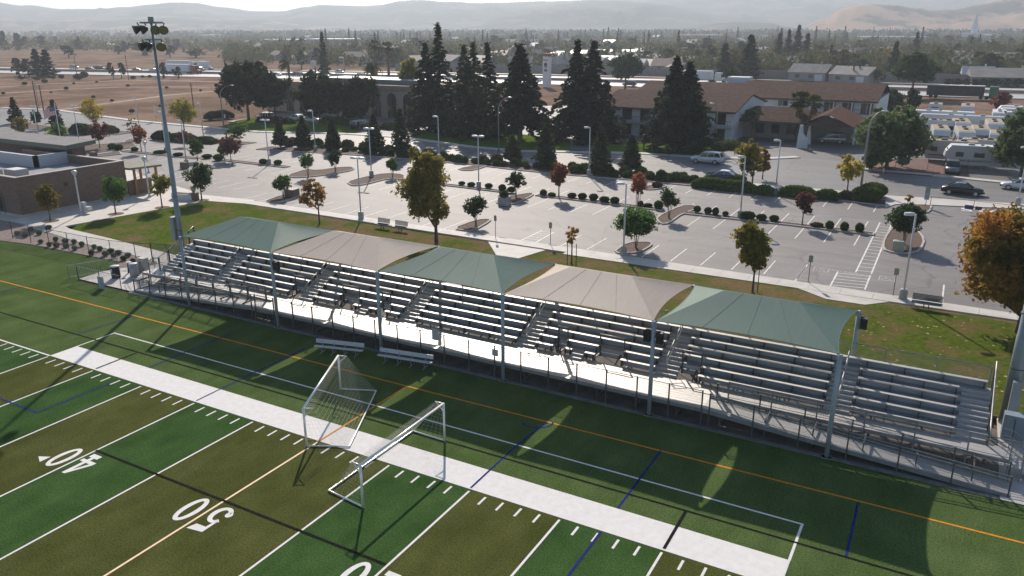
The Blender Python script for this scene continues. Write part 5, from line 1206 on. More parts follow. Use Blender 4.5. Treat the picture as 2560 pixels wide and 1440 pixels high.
# white buttress-shaped planter wall between the palms
bw = empty('white_garden_wall', (2.4,117.5,0), 0, 'curved white garden wall at the foot of the palm pair', 'wall'); P = [(1.5,0),(3.3,0),(3.3,1.5),(2.9,1.9),(2.4,2.6),(2.25,3.9),(1.75,3.9),(1.6,2)]
bp(MB().add([(x,117.3,z) for x, z in P]+[(x,117.7,z) for x, z in P],[tuple(range(8)),tuple(range(15,7,-1))]+[(i,(i+1)%8,8+(i+1)%8,8+i) for i in range(8)]), 'wall_panel', WHT, bw)
for k, (a, b) in enumerate((((1570,302),(1700,302)),)): pass
# tower sign with its round emblem
ts = empty('tower_sign', (-102.2,226.6,0), -.42, 'tall white tower sign with red-brown cap and round dark emblem', 'sign'); ts.scale = (.62,.62,.575); TW = mat('sign_white', (.66,.67,.70), .6); DKB = mat('sign_dark_brown', (.10,.065,.055), .7)
bp2 = lambda mb, n, m, p: mb.build(n, m, p)
bp2(MB().box(-2.6,-1,0,2.6,1,17.6), 'tower_body', TW, ts); bp2(MB().box(-2.75,-1.1,17.6,2.75,1.1,19.4), 'tower_cap', mat('sign_red_brown', (.26,.11,.09), .7), ts)
e = MB(); n = 18
e.add([(1.5*math.cos(PI*i/n), -1.06, 12.3+1.9*math.sin(PI*i/n)) for i in range(n+1)],[tuple(range(n,-1,-1))])
for a in (-1.0,-.35,.35,1.0): e.add([(a-.22,-1.06,12.3),(a+.22,-1.06,12.3),(a*.55+.16,-1.06,11.3),(a*.55-.16,-1.06,11.3)],[(0,1,2,3)])
e.box(-.5,-1.07,10.9,.5,-1.02,11.3); bp2(e, 'emblem', DKB, ts); bp2(MB().box(-1.3,-1.07,8.9,1.4,-1.02,10.3), 'lower_panel', mat('sign_olive', (.20,.17,.10), .7), ts)
tx = MB()
for k in range(9): tx.box(-1.9+k*.42,-1.07,15.2,-1.62+k*.42,-1.02,15.9-.12*(k % 3))
bp2(tx, 'lettering', DKB, ts)
mat('bill_face', (.46,.50,.48), .7)
bb = empty('billboard', g2(787,197)+(0,), -.45, 'blank grey-green billboard on one post before the freeway', 'billboard'); s = PX(G(787,197))[2]/FPX; bp2(MB().box(-14.5*s,-.3,28*s,14.5*s,.3,43*s), 'panel', MATS['bill_face'], bb); bp2(MB().bar((0,.5,0),(0,.5,40*s),.35,8), 'pole', GVD, bb)
hs = empty('highway_sign', g2(861,180)+(0,), -.42, 'green-grey highway guide sign on a single mast over the freeway', 'sign'); s = PX(G(861,180))[2]/FPX; bp2(MB().bar((0,0,0),(0,0,35*s),.35,8), 'mast', GV, hs); bp2(MB().beam((0,0,34*s),(-26*s,0,34*s),.4,.5), 'mast_arm', GV, hs); bp2(MB().box(-25*s,-.25,25*s,-4*s,-.05,33*s), 'sign_panel', mat('guide_sign', (.10,.15,.13), .5), hs)
ms = empty('roadside_sign', g2(1620,372)+(0,), .55, 'brown-framed white roadside sign on the lawn before the motel', 'sign'); s = PX(G(1620,372))[2]/FPX
for x in (-11*s,11*s): bp2(MB().cbox(x,0,0,3*s,3*s,33*s), 'sign_post', mat('sign_post_brown', (.11,.075,.06), .8), ms)
bp2(MB().box(-10*s,-.12,14*s,10*s,.12,31*s), 'sign_board', mat('sign_board_white', (.50,.47,.46), .7), ms); bp2(MB().box(-13*s,-.3,33*s,13*s,.3,35.5*s), 'sign_cap', mat('sign_cap_white', (.62,.58,.56), .7), ms)
ln = MB()
for k in range(3): ln.box(-8*s,-.15,(27-4*k)*s,(8-3*k)*s,-.122,(29-4*k)*s)
bp2(ln, 'lettering', mat('sign_red_letters', (.30,.09,.08), .7), ms)
# ================================================================ LAMPS, POLES, FENCES, STREET FURNITURE
WPOLE = mat('white_pole_paint', (.62,.63,.65), .4, .1); LENS = mat('lamp_lens', (.55,.55,.50), .3); SPOLE = mat('galvanised_pole', (.22,.26,.275), .45, .4, var=.08, scale=1)
LL = [((903,549),'double','in front of the benches on the lawn side'),((1558,641),'single','beside the largest round green tree'),((2256,750),'single','on the right by the park bench'),((673,412),'double','between two clipped shrubs on the left strip'),((929,443),'double','on the kidney-shaped island'),((1197,471),'double','behind the big two-topped tree'),((1850,546),'single','in the right middle strip'),((789,378),'single','among the street strip bushes at left'),((1098,400),'single','with a bracket, left of the tall cedar shade'),((1472,440),'single','in the street strip right of the red-topped tree'),((1938,487),'single','in the hedge by the open street'),((467,414),'single','right beside the tall field light pole'),((510,352),'single','in the dark low hedge at far left'),((100,361),'double','leftmost, left of the flag'),((199,360),'double','between the flag and the maroon tree'),((416,382),'double','half hidden behind the tall field light pole'),((350,330),'single','behind the bare twiggy tree'),((2543,513),'single','at the right edge by the exit')]
def lot_lamp(base, kind, wh):
    g = G(*base); t = empty('parking_lamp', g, 0, 'white parking lot lamp %s' % wh, 'lamp post', 'white lamp posts of the parking lot'); H = 6.75
    MB().lathe([(.31,0),(.31,.80),(.27,.86)],0,0,14).build('concrete_base', PEDC, t); MB().path([(0,0,.86),(0,0,H)],[.085,.065],10).build('pole', WPOLE, t, True); MB().cbox(0,0,.86,.32,.32,.05).build('base_plate', WPOLE, t)
    heads = ((1,),(1,-1))[kind == 'double']
    for s in heads:
        a = .35; dx, dy = (-math.cos(a)*s, -math.sin(a)*s); m = MB()
        if kind == 'double': dx, dy = (math.cos(.15)*s, math.sin(.15)*s)
        L_ = [(.1,.10,.0),(.42,.20,.03),(.80,.18,.0)]; P = []
        for d, w_, dz in L_: P += [(dx*d-dy*w_, dy*d+dx*w_, H-.02+dz-.08),(dx*d+dy*w_, dy*d-dx*w_, H-.02+dz-.08),(dx*d+dy*w_*.7, dy*d-dx*w_*.7, H+.09+dz),(dx*d-dy*w_*.7, dy*d+dx*w_*.7, H+.09+dz)]
        m.add(P,[(3,2,1,0),(8,9,10,11)]+[(4*i+j,4*i+(j+1)%4,4*i+4+(j+1)%4,4*i+4+j) for i in range(2) for j in range(4)]); o = m.build('lamp_head', WPOLE, t)
        MB().add([(dx*d-dy*w_*.8, dy*d+dx*w_*.8, H-.125) for d, w_ in ((.2,.12),(.75,.14))]+[(dx*d+dy*w_*.8, dy*d-dx*w_*.8, H-.125) for d, w_ in ((.75,.14),(.2,.12))],[(0,1,2,3)]).build('lens', LENS, o)
    return t
for b, k, w in LL: lot_lamp(b, k, w)
# plaza globe lamps
for b, h, w in (((204,538),5.1,'before the brick wall'),((374,492),5.05,'at the lot side of the plaza'),((372,432),4.6,'farthest, beside the timber shelter')):
    t = empty('globe_lamp', G(*b), 0, 'white urn-headed plaza lamp '+w, 'lamp post', 'white urn lamps of the plaza')
    MB().path([(0,0,0),(0,0,h-.75)],[.10,.075],10).build('pole', WPOLE, t, True); MB().lathe([(.07,h-.75),(.24,h-.35),(.22,h-.25)],0,0,12).build('lamp_urn', LENS, t, True); MB().lathe([(.32,h-.25),(.30,h-.14),(.10,h)],0,0,14).build('lamp_cap', WPOLE, t, True); MB().lathe([(.2,0),(.2,.12),(.12,.25)],0,0,10).build('foot', WPOLE, t)
# stadium light poles
def stadium(label, x, y, H, r0, lamps):
    t = empty('stadium_light', (x,y,0), 0, label, 'light pole', 'tall field light poles'); MB().path([(0,0,0),(0,0,5),(0,0,5.02),(0,0,12),(0,0,12.02),(0,0,H)],[r0,r0*.93,r0*.88,r0*.68,r0*.63,r0*.36],14).build('pole', SPOLE, t, True)
    MB().cbox(-r0-.16 if lamps else .1,-.1 if lamps else -r0-.2,2.3 if lamps else .6,.42,.62 if lamps else .4,2.1).build('cabinet', mat('cabinet_grey', (.30,.33,.35), .5, .3), t)
    for z in (3.2,6.2): MB().lathe([(r0*1.02,z),(r0*1.02,z+.06)],0,0,12).build('pole_band', GVD, t)
    if lamps:
        dv = Vector((math.cos(R(20)), math.sin(R(20)), 0)); nv = Vector((dv.y,-dv.x,0))
        for z, offs, hw in ((H-.25,(-1.25,-.62,.42,1.12),1.0),(H-1.55,(-1.0,-.42,.72),.72)):
            c = MB().beam(dv*-hw+Vector((0,0,z)), dv*hw+Vector((0,0,z)), .12,.14).build('crossarm', SPOLE, t)
            for i, o in enumerate(offs):
                p = dv*o+Vector((0,0,z-.5))+nv*.18; aim = (nv*1.0+dv*(-1.1 if o < 0 else .55)+Vector((0,0,-.42))).normalized(); q = aim.to_track_quat('Z','Y').to_matrix()
                m = MB(); n = 14; prof = [(.10,-.34),(.20,-.24),(.33,.04),(.385,.22)]
                V = [p+q@Vector((r*math.cos(2*PI*k/n), r*math.sin(2*PI*k/n), h)) for r, h in prof for k in range(n)]; m.add(V,[(j*n+k, j*n+(k+1)%n, (j+1)*n+(k+1)%n, (j+1)*n+k) for j in range(3) for k in range(n)]+[tuple(range(n-1,-1,-1))])
                h_ = m.build('flood_lamp', mat('flood_housing', (.06,.06,.06), .5, .3), t); MB().add([p+q@Vector((.365*math.cos(2*PI*k/n), .365*math.sin(2*PI*k/n), .18)) for k in range(n)],[tuple(range(n))]).build('lamp_glass', mat('flood_glass', (.16,.15,.07), .25), h_)
                MB().bar(p+q@Vector((0,0,-.3)), dv*o+Vector((0,0,z)), .05, 6).build('lamp_bracket', GVD, h_)
        MB().cbox(0,0,H-.3,.3,.3,.5).build('pole_top', SPOLE, t)
    return t
stadium('tall grey field light pole with seven flood lamps, left of the leftmost canopy', -32.25, 18.1, 20.7, .25, True)
stadium('thick grey field light pole at the right edge with its lamps out of view', 30.6, 19.15, 22.0, .37, False)
ec = empty('electrical_cabinet', (30.8,17.4,.04), .0, 'blue-grey electrical cabinet behind the gate at the right end', 'cabinet'); MB().box(-.5,-.3,0,.5,.3,1.35).build('cabinet_body', mat('cabinet_blue', (.22,.27,.32), .5), ec); MB().box(-.02,-.33,.2,.02,-.302,1.2).build('door_seam', GVD, ec)
# street lamps with curved arms, and poles
def arm_lamp(base, top, du, label, m=GV, r=.09):
    g = G(*base); H = HT(base, top); w = PX(g)[2]; dx = du*w/FPX; t = empty('street_lamp', g, 0, label, 'street lamp', 'curved-arm street lamps')
    d = rgt.copy(); d.z = 0; d.normalize(); d = d*dx; MB().path([(0,0,0),(0,0,H*.80),d*.12+Vector((0,0,H*.89)),d*.45+Vector((0,0,H*.965)),d*.85+Vector((0,0,H))],[r*1.3,r,r*.8,r*.6,r*.5],8).build('pole', m, t, True)
    o = MB().blob(d*1.0+Vector((0,0,H-.03)),.45,.22,.11).build('lamp_head', WPOLE, t, True); MB().lathe([(r*2,0),(r*2,.08)],0,0,8).build('foot', m, t); return t
arm_lamp((1247,382),243,28,'tall curved-arm street lamp in front of the cedars'); arm_lamp((560,322),213,32,'curved-arm street lamp beside the largest oak'); arm_lamp((2152,470),277,34,'leaning curved-arm street lamp before the willow-like tree', r=.12)
arm_lamp((1786,378),258,-14,'dark street lamp with small sign before the motel left wing'); arm_lamp((98,272),190,-26,'faint street lamp at the far left field edge', r=.07); arm_lamp((670,190),135,30,'hazy street lamp over the freeway in front of the dry field', r=.14)
for b, t_, l in (((110,280),212,'thin utility pole at the far left, right of a pair'),((95,280),202,'thin utility pole at the far left, left of a pair'),((322,200),136,'utility pole beside the trees at the near freeway edge'),((484,268),207,'utility pole in the dry field by the yellow-green tree'),((192,184),140,'thin pole in front of the freeway cars at left'),((405,112),98,'tiny pole far beyond the dry field'),((572,160),128,'thin pole by the far freeway side')):
    H = HT(b, t_); o = empty('utility_pole', G(*b), 0, l, 'pole', 'thin wooden poles'); MB().path([(0,0,0),(0,0,H)],[.16,.11],7).build('pole_shaft', BARK, o); MB().beam((-.7,0,H-.8),(.7,0,H-.8),.1,.1).build('crossarm', BARK, o)
# signs
SG = mat('sign_green_grey', (.26,.29,.23), .6); SBL = mat('sign_blue', (.30,.36,.42), .5)
def sign(base, top, wpx, hpx, label, m=SG, n=1, group='small signs on posts', rz=.1):
    g = G(*base); H = HT(base, top); s = PX(g)[2]/FPX; t = empty('sign_post', g, rz, label, 'sign', group); MB().bar((0,0,0),(0,0,H),.03,7).build('post', GVD, t)
    for k in range(n): MB().box(-wpx*s/2,-.045,H-hpx*s*(k+1)*1.12,wpx*s/2,-.032,H-hpx*s*(k*1.12)-.02).build('sign_plate', m if k == 0 else SBL, t)
sign((1239,597),538,7,13,'small grey sign on a post by the ramp landing beside the teardrop island'); sign((1376,613),555,8,14,'small grey sign on a post behind a wheel stop by the thin sapling')
sign((2020,709),638,10,16,'small green sign on a post left of the hatched bay'); sign((2232,742),670,11,16,'small green sign on a post by the right white lamp pole'); sign((2313,518),468,11,14,'post with two stacked signs by the exit gate', n=2)
sign((350,432),420,6,7,'dark small sign near the globe lamps at the plaza edge',MATS['grey_board']); sign((565,318),285,5,9,'small white sign by the curved-arm lamp at the oaks',WPOLE); sign((1033,322),298,5,9,'small white sign on the lawn under the tallest cedar',WPOLE); sign((391,304),262,13,22,'white notice by the street left of the tall field pole',WPOLE,rz=-.4)
# benches along the sidewalk
def park_bench(base, wpx, label, m=None, rz=-.02, back=True):
    g = G(*base); L = wpx*PX(g)[2]/FPX; m = m or mat('park_bench_metal', (.13,.14,.15), .6, .1); t = empty('park_bench', (g.x,g.y,.08), rz, label, 'bench', 'benches along the sidewalk')
    s = MB(); b = MB()
    for k in range(5): s.box(-L/2,-.32+k*.115,.44,L/2,-.32+k*.115+.095,.475)
    for k in range(5): b.box(-L/2,.27+k*.012,.52+k*.10,L/2,.30+k*.012,.60+k*.10)
    s.build('seat', m, t); b.build('backrest', m, t); u = MB(); u.path([(-L/2+.1*i*L/1.0, -.36-.10*math.sin(PI*i/10), .455) for i in range(0,11)], .025, 5); u.build('seat_rim', m, t)
    for x in (-.16,.16): MB().cbox(x,0,0,.07,.07,.44).build('leg', GVD, t)
park_bench((956,572), 38, 'grey bench by the sidewalk, left of two behind the tan canopy'); park_bench((1000,579), 40, 'grey bench by the sidewalk, right of two behind the tan canopy'); park_bench((2314,774), 68, 'dark grey bench by the sidewalk at the right lamp pole')
# wheel stops, boxes, planters
for b, w, l in (((1382,616),24,'dark wheel stop by the small grey sign'),((2010,708),30,'dark wheel stop left of the hatched bay'),((1256,597),22,'dark wheel stop near the ramp landing'),((2328,750),28,'dark wheel stop by the right bench')):
    g = G(*b); L = w*PX(g)[2]/FPX; o = MB(); P = [(-.09,0),(.09,0),(.06,.13),(-.06,.13)]; o.add([(-L/2,y,z) for y, z in P]+[(L/2,y,z) for y, z in P],[(3,2,1,0),(4,5,6,7)]+[(i,(i+1)%4,4+(i+1)%4,4+i) for i in range(4)]); tag(o.build('wheel_stop', mat('dark_rubber', (.07,.06,.06), .8), None, loc=(g.x,g.y,.0)), l, 'wheel stop', 'wheel stops')
def bevelbox(name, m, par, sx, sy, h, b=.06, z=0):
    return MB().add([(-sx/2,-sy/2,z),(sx/2,-sy/2,z),(sx/2,sy/2,z),(-sx/2,sy/2,z),(-sx/2,-sy/2,z+h-b),(sx/2,-sy/2,z+h-b),(sx/2,sy/2,z+h-b),(-sx/2,sy/2,z+h-b),(-sx/2+b,-sy/2+b,z+h),(sx/2-b,-sy/2+b,z+h),(sx/2-b,sy/2-b,z+h),(-sx/2+b,sy/2-b,z+h)],[(3,2,1,0),(0,1,5,4),(1,2,6,5),(2,3,7,6),(3,0,4,7),(4,5,9,8),(5,6,10,9),(6,7,11,10),(7,4,8,11),(8,9,10,11)]).build(name, m, par)
UG = mat('utility_green', (.33,.37,.33), .55)
t = empty('utility_box', G(2244,629), .05, 'pale green utility box on the right island', 'utility box'); bevelbox('box_body', UG, t, .98,.8,1.05); MB().box(-.3,-.425,.5,.2,-.402,.78).build('yellow_label', mat('label_yellow', (.42,.38,.16), .7), t)
t = empty('utility_box', G(69,373), .05, 'pale grey-green utility box on the far left island', 'utility box'); bevelbox('box_body', UG, t, 1.7,1.2,1.3); MB().box(-.02,-.63,.1,.02,-.602,1.2).build('door_seam', GVD, t)
t = empty('planter_box', G(1261,512), .1, 'square concrete planter with a dark plant on the middle island', 'planter'); MB().cbox(0,0,0,1.15,1.15,.95).build('planter_body', PEDC, t); leafmesh('agave', quads(np.random.default_rng(3).normal(size=(90,3))*np.array([.25,.25,.22])+np.array([0,0,1.2]), .25, np.random.default_rng(4)), LV['dark'], t)
t = empty('brick_planter', G(731,492), .1, 'brown block planter beside the orange street tree', 'planter'); MB().cbox(0,0,0,1.3,1.3,.95).build('planter_body', BRICK, t); MB().cbox(0,0,.95,1.4,1.4,.08).build('planter_cap', PAR, t)
t = empty('plaza_planter', G(462,499), .15, 'pale curved planter wall with brick pillar and urn on the plaza', 'planter'); MB().add([(1.8*math.cos(a)*s, 1.0*math.sin(a)*s, z) for s, z in ((1,0),(1,.85),(.9,.85),(.9,0)) for a in [R(-175+170*i/10) for i in range(11)]],[(11*j+i,11*j+i+1,11*((j+1)%4)+i+1,11*((j+1)%4)+i) for j in range(4) for i in range(10)]).build('planter_wall', WHT, t)
MB().box(-1.75,-.25,0,1.2,.7,.7).build('planter_soil', MULCH, t); MB().box(1.2,-.5,0,2.0,.3,1.0).build('brick_pillar', BRICK, t); MB().lathe([(.12,1.0),(.28,1.3),(.33,1.7),(.22,1.8)],1.6,-.1,10).build('urn', PEDC, t)
t = empty('drinking_fountain', G(212,534), .2, 'pale blue-grey drinking station beside the plaza globe lamp', 'fountain'); bevelbox('fountain_body', mat('pale_blue_metal', (.45,.50,.54), .5), t, .45,.5,1.35); MB().box(.3,-.3,.5,.9,.3,.85).build('basin', WPOLE, t)
for b, l in (((236,386),'grey stone block on the far left lot strip'),((316,418),'brown block pillar by the lamp near the round green tree')):
    pass
t = empty('stone_post', G(234,391), .1, 'brown stone block at the tip of the far left strip', 'block'); bevelbox('stone_body', BRICK, t, .95,.8,.75)
t = empty('stone_post', G(462,421), .1, 'brown stone block behind the lamp pole near the tall field pole', 'block'); bevelbox('stone_body', BRICK, t, .95,.8,.95)
t = empty('fire_hydrant', G(2208,433), 0, 'pale yellow fire hydrant at the yard bed kerb', 'hydrant'); HY = mat('hydrant_paint', (.52,.45,.30), .5); MB().lathe([(.16,0),(.16,.06),(.12,.08),(.12,.55),(.15,.58),(.13,.68),(.04,.76)],0,0,12).build('barrel', HY, t, True); MB().bar((-.24,0,.42),(.24,0,.42),.06,8).build('nozzle', HY, t)
# trash cans and things at the left gate
def can(base, label, m, r, h, lid, dome=True):
    t = empty('trash_can', G(base[0],base[1],.03), 0, label, 'trash can'); MB().lathe([(r*.92,0),(r,.05),(r,h)],0,0,18).build('can_body', m, t, True); MB().lathe([(r*1.05,h),(r*1.05,h+.05),(r*.6,h+.10)] ,0,0,18).build('lid', lid, t, True); return t
can((291,694), 'black trash barrel with pale lid on the pavement by the left gate', BM, .36, .98, mat('pale_lid', (.55,.55,.54), .5)); MB().box(-.12,-.385,.6,.12,-.363,.85).build('paper_notice', WHT, bpy.data.objects['trash_can'])
can((337,690), 'silver trash can with dark opening near the stair foot at left', mat('silver_can', (.42,.43,.44), .4, .5), .36, 1.05, MATS['pale_lid'])
t = empty('electric_box', G(360,682,.03), .1, 'beige metal box beside the black gate at left', 'cabinet'); bevelbox('box_body', mat('beige_metal', (.44,.42,.37), .6), t, .85,.6,1.35); MB().box(-.02,-.33,.1,.02,-.302,1.25).build('door_seam', GVD, t)
t = empty('drinking_fountain', G(322,682,.03), .2, 'dark pedestal drinking fountain between barrel and silver can', 'fountain'); MB().bar((0,0,0),(.08,0,.85),.08,8).build('pedestal', BM, t); MB().lathe([(.05,.85),(.22,.95),(.22,1.0)],.18,0,12).build('bowl', mat('steel_bowl', (.6,.6,.6), .3, .8), t)
# left fences
BK = mat('black_fence_metal', (.025,.025,.027), .5, .2); BCH = CHAIN
def fence(name, pts, h, label, z=.05, post=BK, rail=BK, panel=True, bars=0, group=None, cat='fence'):
    t = empty(name, (*pts[0], z), 0, label, cat, group); o = Vector((*pts[0],0)); P = [Vector((*p,0))-o for p in pts]; up = Vector((0,0,1))
    for p in P: MB().bar(p, p+up*(h+.04), .032, 7).build('fence_post', post, t)
    r = MB()
    for a, b in zip(P, P[1:]): r.bar(a+up*h, b+up*h, .024, 6)
    r.build('top_rail', rail, t)
    if panel: mesh_panel('mesh_panel', [(a+up*.05, b+up*.05, b+up*(h-.02), a+up*(h-.02)) for a, b in zip(P, P[1:])], t)
    if bars:
        b_ = MB()
        for a, b in zip(P, P[1:]):
            n = int((b-a).length/bars); [b_.bar((a.lerp(b,k/n))+up*.08, (a.lerp(b,k/n))+up*h, .011, 4) for k in range(1,n)]; b_.bar(a+up*.1, b+up*.1, .02, 5)
        b_.build('pickets', rail, t)
    return t
fence('chain_link_fence', [(-64+3.05*k, 16.0-(.0 if k < 5 else 0)+(.15 if k > 7 else 0)) for k in range(9)]+[(-36.9,16.7),(-35.2,17.1)], 1.75, 'black chain-link fence along the mulch bed behind the turf')
fence('picket_gate', [(-35.2,17.15),(-33.6,17.5),(-32.1,17.8)], 1.8, 'black picket gate between the path and the left stand end', bars=.13, cat='gate')
fence('chain_link_fence', [(-32.1,17.8),(-31.2,19.4),(-30.4,19.3),(-27,19.25),(-24,19.2)], 1.5, 'short chain-link fence on the grass behind the leftmost canopy', post=GV, rail=GV)
fence('chain_link_fence', [(-36.5,10.9),(-33.6,10.9),(-30.9,10.9)], 1.15, 'low chain-link fence on the turf edge left of the ramp', rail=GV)
fence('steel_barricade', [(-37.6,10.8),(-36.9,12.6),(-36.2,14.4)], 1.1, 'light steel crowd barrier standing on the turf by the left gate', z=0, post=GV, rail=GV, panel=False, bars=.14, cat='barrier')
t = empty('banner_panel', G(256,722), 0, 'blue-grey blank panel leaning on the low fence at left', 'panel'); MB().box(-.35,-.06,.05,.35,.0,1.05).build('panel_face', mat('blue_grey_panel', (.30,.37,.42), .6), t); MB().box(-.35,.005,.5,.35,.04,.56).build('strap', GVD, t)
fence('chain_link_fence', [(31.0,20.3),(33.2,20.4),(36,20.5),(40,20.6)], 1.5, 'chain-link fence behind the thick light pole at the right edge', post=GVD, rail=GVD)
fence('picket_gate', [(31.8,12.0),(32.9,13.6),(33.6,15.4)], 1.35, 'steel gate leaf at the foot of the right stairs', post=GV, rail=GV, bars=.14, cat='gate')
fence('pipe_gate', [g2(2325,515), g2(2432,526), g2(2550,540)], 1.05, 'long pipe gate across the parking exit', panel=False, post=GVD, rail=GVD, cat='gate')
t = empty('gate_sign', G(2435,524,.55), -.1, 'two small signs hanging on the pipe gate', 'sign'); MB().box(-.95,-.05,.0,-.1,-.03,.45).build('blue_plate', mat('navy_plate', (.05,.07,.14), .5), t); MB().box(.1,-.05,.0,.75,-.03,.4).build('dark_plate', mat('maroon_plate', (.12,.05,.05), .5), t)
fence('chain_link_fence', [g2(50,342), g2(66,347), g2(92,346)], 1.2, 'low fence by the far left planting', post=GVD, rail=GVD)
fence('yard_fence', [(18.5,99.5),(22.5,103.3),(27.5,103.2),(34,103.0)], 1.9, 'chain-link fence in front of the camper yard', post=GVD, rail=GVD)
for k, (b, b2) in enumerate((((1418,662),(1440,668)),((1590,517),(1599,519)),((1893,733),(1893,733)))):
    for q in {b, b2}: tag(MB().path([(0,0,0),(0,0,2.1)],[.045,.035],6).build('tree_stake', BARK, None, loc=G(*q)), ['wooden stake beside the thin sapling on the lawn','wooden stake beside the orange-brown tree','wooden stake beside the ochre lawn tree'][k], 'stake', 'tree stakes')
# flag
t = empty('flagpole', G(155,367), 0, 'white flagpole with a striped flag flying to the left', 'flagpole'); H = 7.4; MB().path([(0,0,0),(0,0,H)],[.09,.05],10).build('pole', WPOLE, t, True); MB().blob((0,0,H+.06),.09,.09,.09).build('finial', WPOLE, t, True); MB().lathe([(.3,0),(.3,.1)],0,0,12).build('pole_base', PEDC, t)
FW, FH = 2.3, 1.55; dl = -rgt.copy(); dl.z = 0; dl.normalize()
def fp(s, v): return dl*(s*FW)+Vector((0,0,H-.35-FH*(1-v)-.55*s*s-.25*s))+Vector((fwd.x,fwd.y,0))*.16*math.sin(7*s+1.5*v)*s
fm = MB(); FR = mat('flag_red', (.36,.06,.07), .8); FWh = mat('flag_white', (.66,.64,.64), .8); FB = mat('flag_blue', (.06,.07,.19), .8)
for j in range(13):
    for i in range(14):
        s0, s1, v0, v1 = i/14, (i+1)/14, j/13, (j+1)/13; fm.use(FB if (j >= 6 and i < 6) else (FR if j % 2 == 0 else FWh)); fm.quad(fp(s0,v0), fp(s1,v0), fp(s1,v1), fp(s0,v1))
sp_ = MB()
for r_ in range(5):
    for c_ in range(6): p = fp((c_+.5)/14.5, 6/13+(r_+.6)/5*7/13*.95); sp_.blob(p, .035,.035,.035, nu=5, nv=3)
fo = fm.build('flag', None, t); sp_.build('flag_stars', FWh, fo)
# ================================================================ VEHICLES
TYRE = mat('tyre_rubber', (.02,.02,.02), .85); RIM = mat('alloy_rim', (.45,.46,.47), .35, .7); CARG = mat('car_glass', (.018,.022,.028), .06, spec=.8); LMP = mat('headlight_lens', (.6,.6,.6), .15); TLM = mat('tail_light_red', (.25,.02,.02), .3); BLK = mat('black_trim', (.02,.02,.022), .5)
def paint(n, c, metal=.35): return mat('paint_'+n, c, .28, metal, spec=.6)
PAINT = dict(white=paint('white',(.62,.63,.65),.1), silver=paint('silver',(.36,.38,.41),.6), black=paint('black',(.018,.017,.02)), blue=paint('blue',(.03,.05,.12)), grey=paint('grey',(.14,.15,.16)), red=paint('red',(.22,.025,.025)), tan=paint('tan',(.30,.27,.22)))
SHAPES = {   # length, width, [(x, z_low, z_belt, half width)], roof: (x of glass base front, roof front, roof rear, glass base rear, roof z)
 'sedan': (4.8, [(-2.40,.42,.70,.62),(-2.25,.30,.86,.80),(-1.5,.22,.98,.88),(-.4,.20,.95,.90),(.6,.20,.93,.90),(1.3,.22,.88,.88),(2.05,.28,.74,.80),(2.38,.40,.62,.60)], (1.15,.35,-.85,-1.75,1.45), .33, (-1.45,1.45)),
 'suv':   (4.9, [(-2.42,.50,.95,.74),(-2.36,.40,1.10,.88),(-1.5,.32,1.12,.94),(-.4,.30,1.10,.95),(.6,.30,1.08,.95),(1.2,.32,1.05,.94),(2.2,.38,.98,.88),(2.42,.48,.80,.74)], (1.15,.55,-2.02,-2.32,1.78), .38, (-1.48,1.50)),
 'van':   (5.1, [(-2.52,.48,.95,.78),(-2.46,.38,1.12,.92),(-1.5,.30,1.14,.97),(-.4,.28,1.12,.98),(.6,.28,1.08,.98),(1.5,.30,1.00,.95),(2.3,.36,.85,.86),(2.52,.46,.70,.70)], (1.75,.85,-2.25,-2.42,1.80), .35, (-1.55,1.60))}
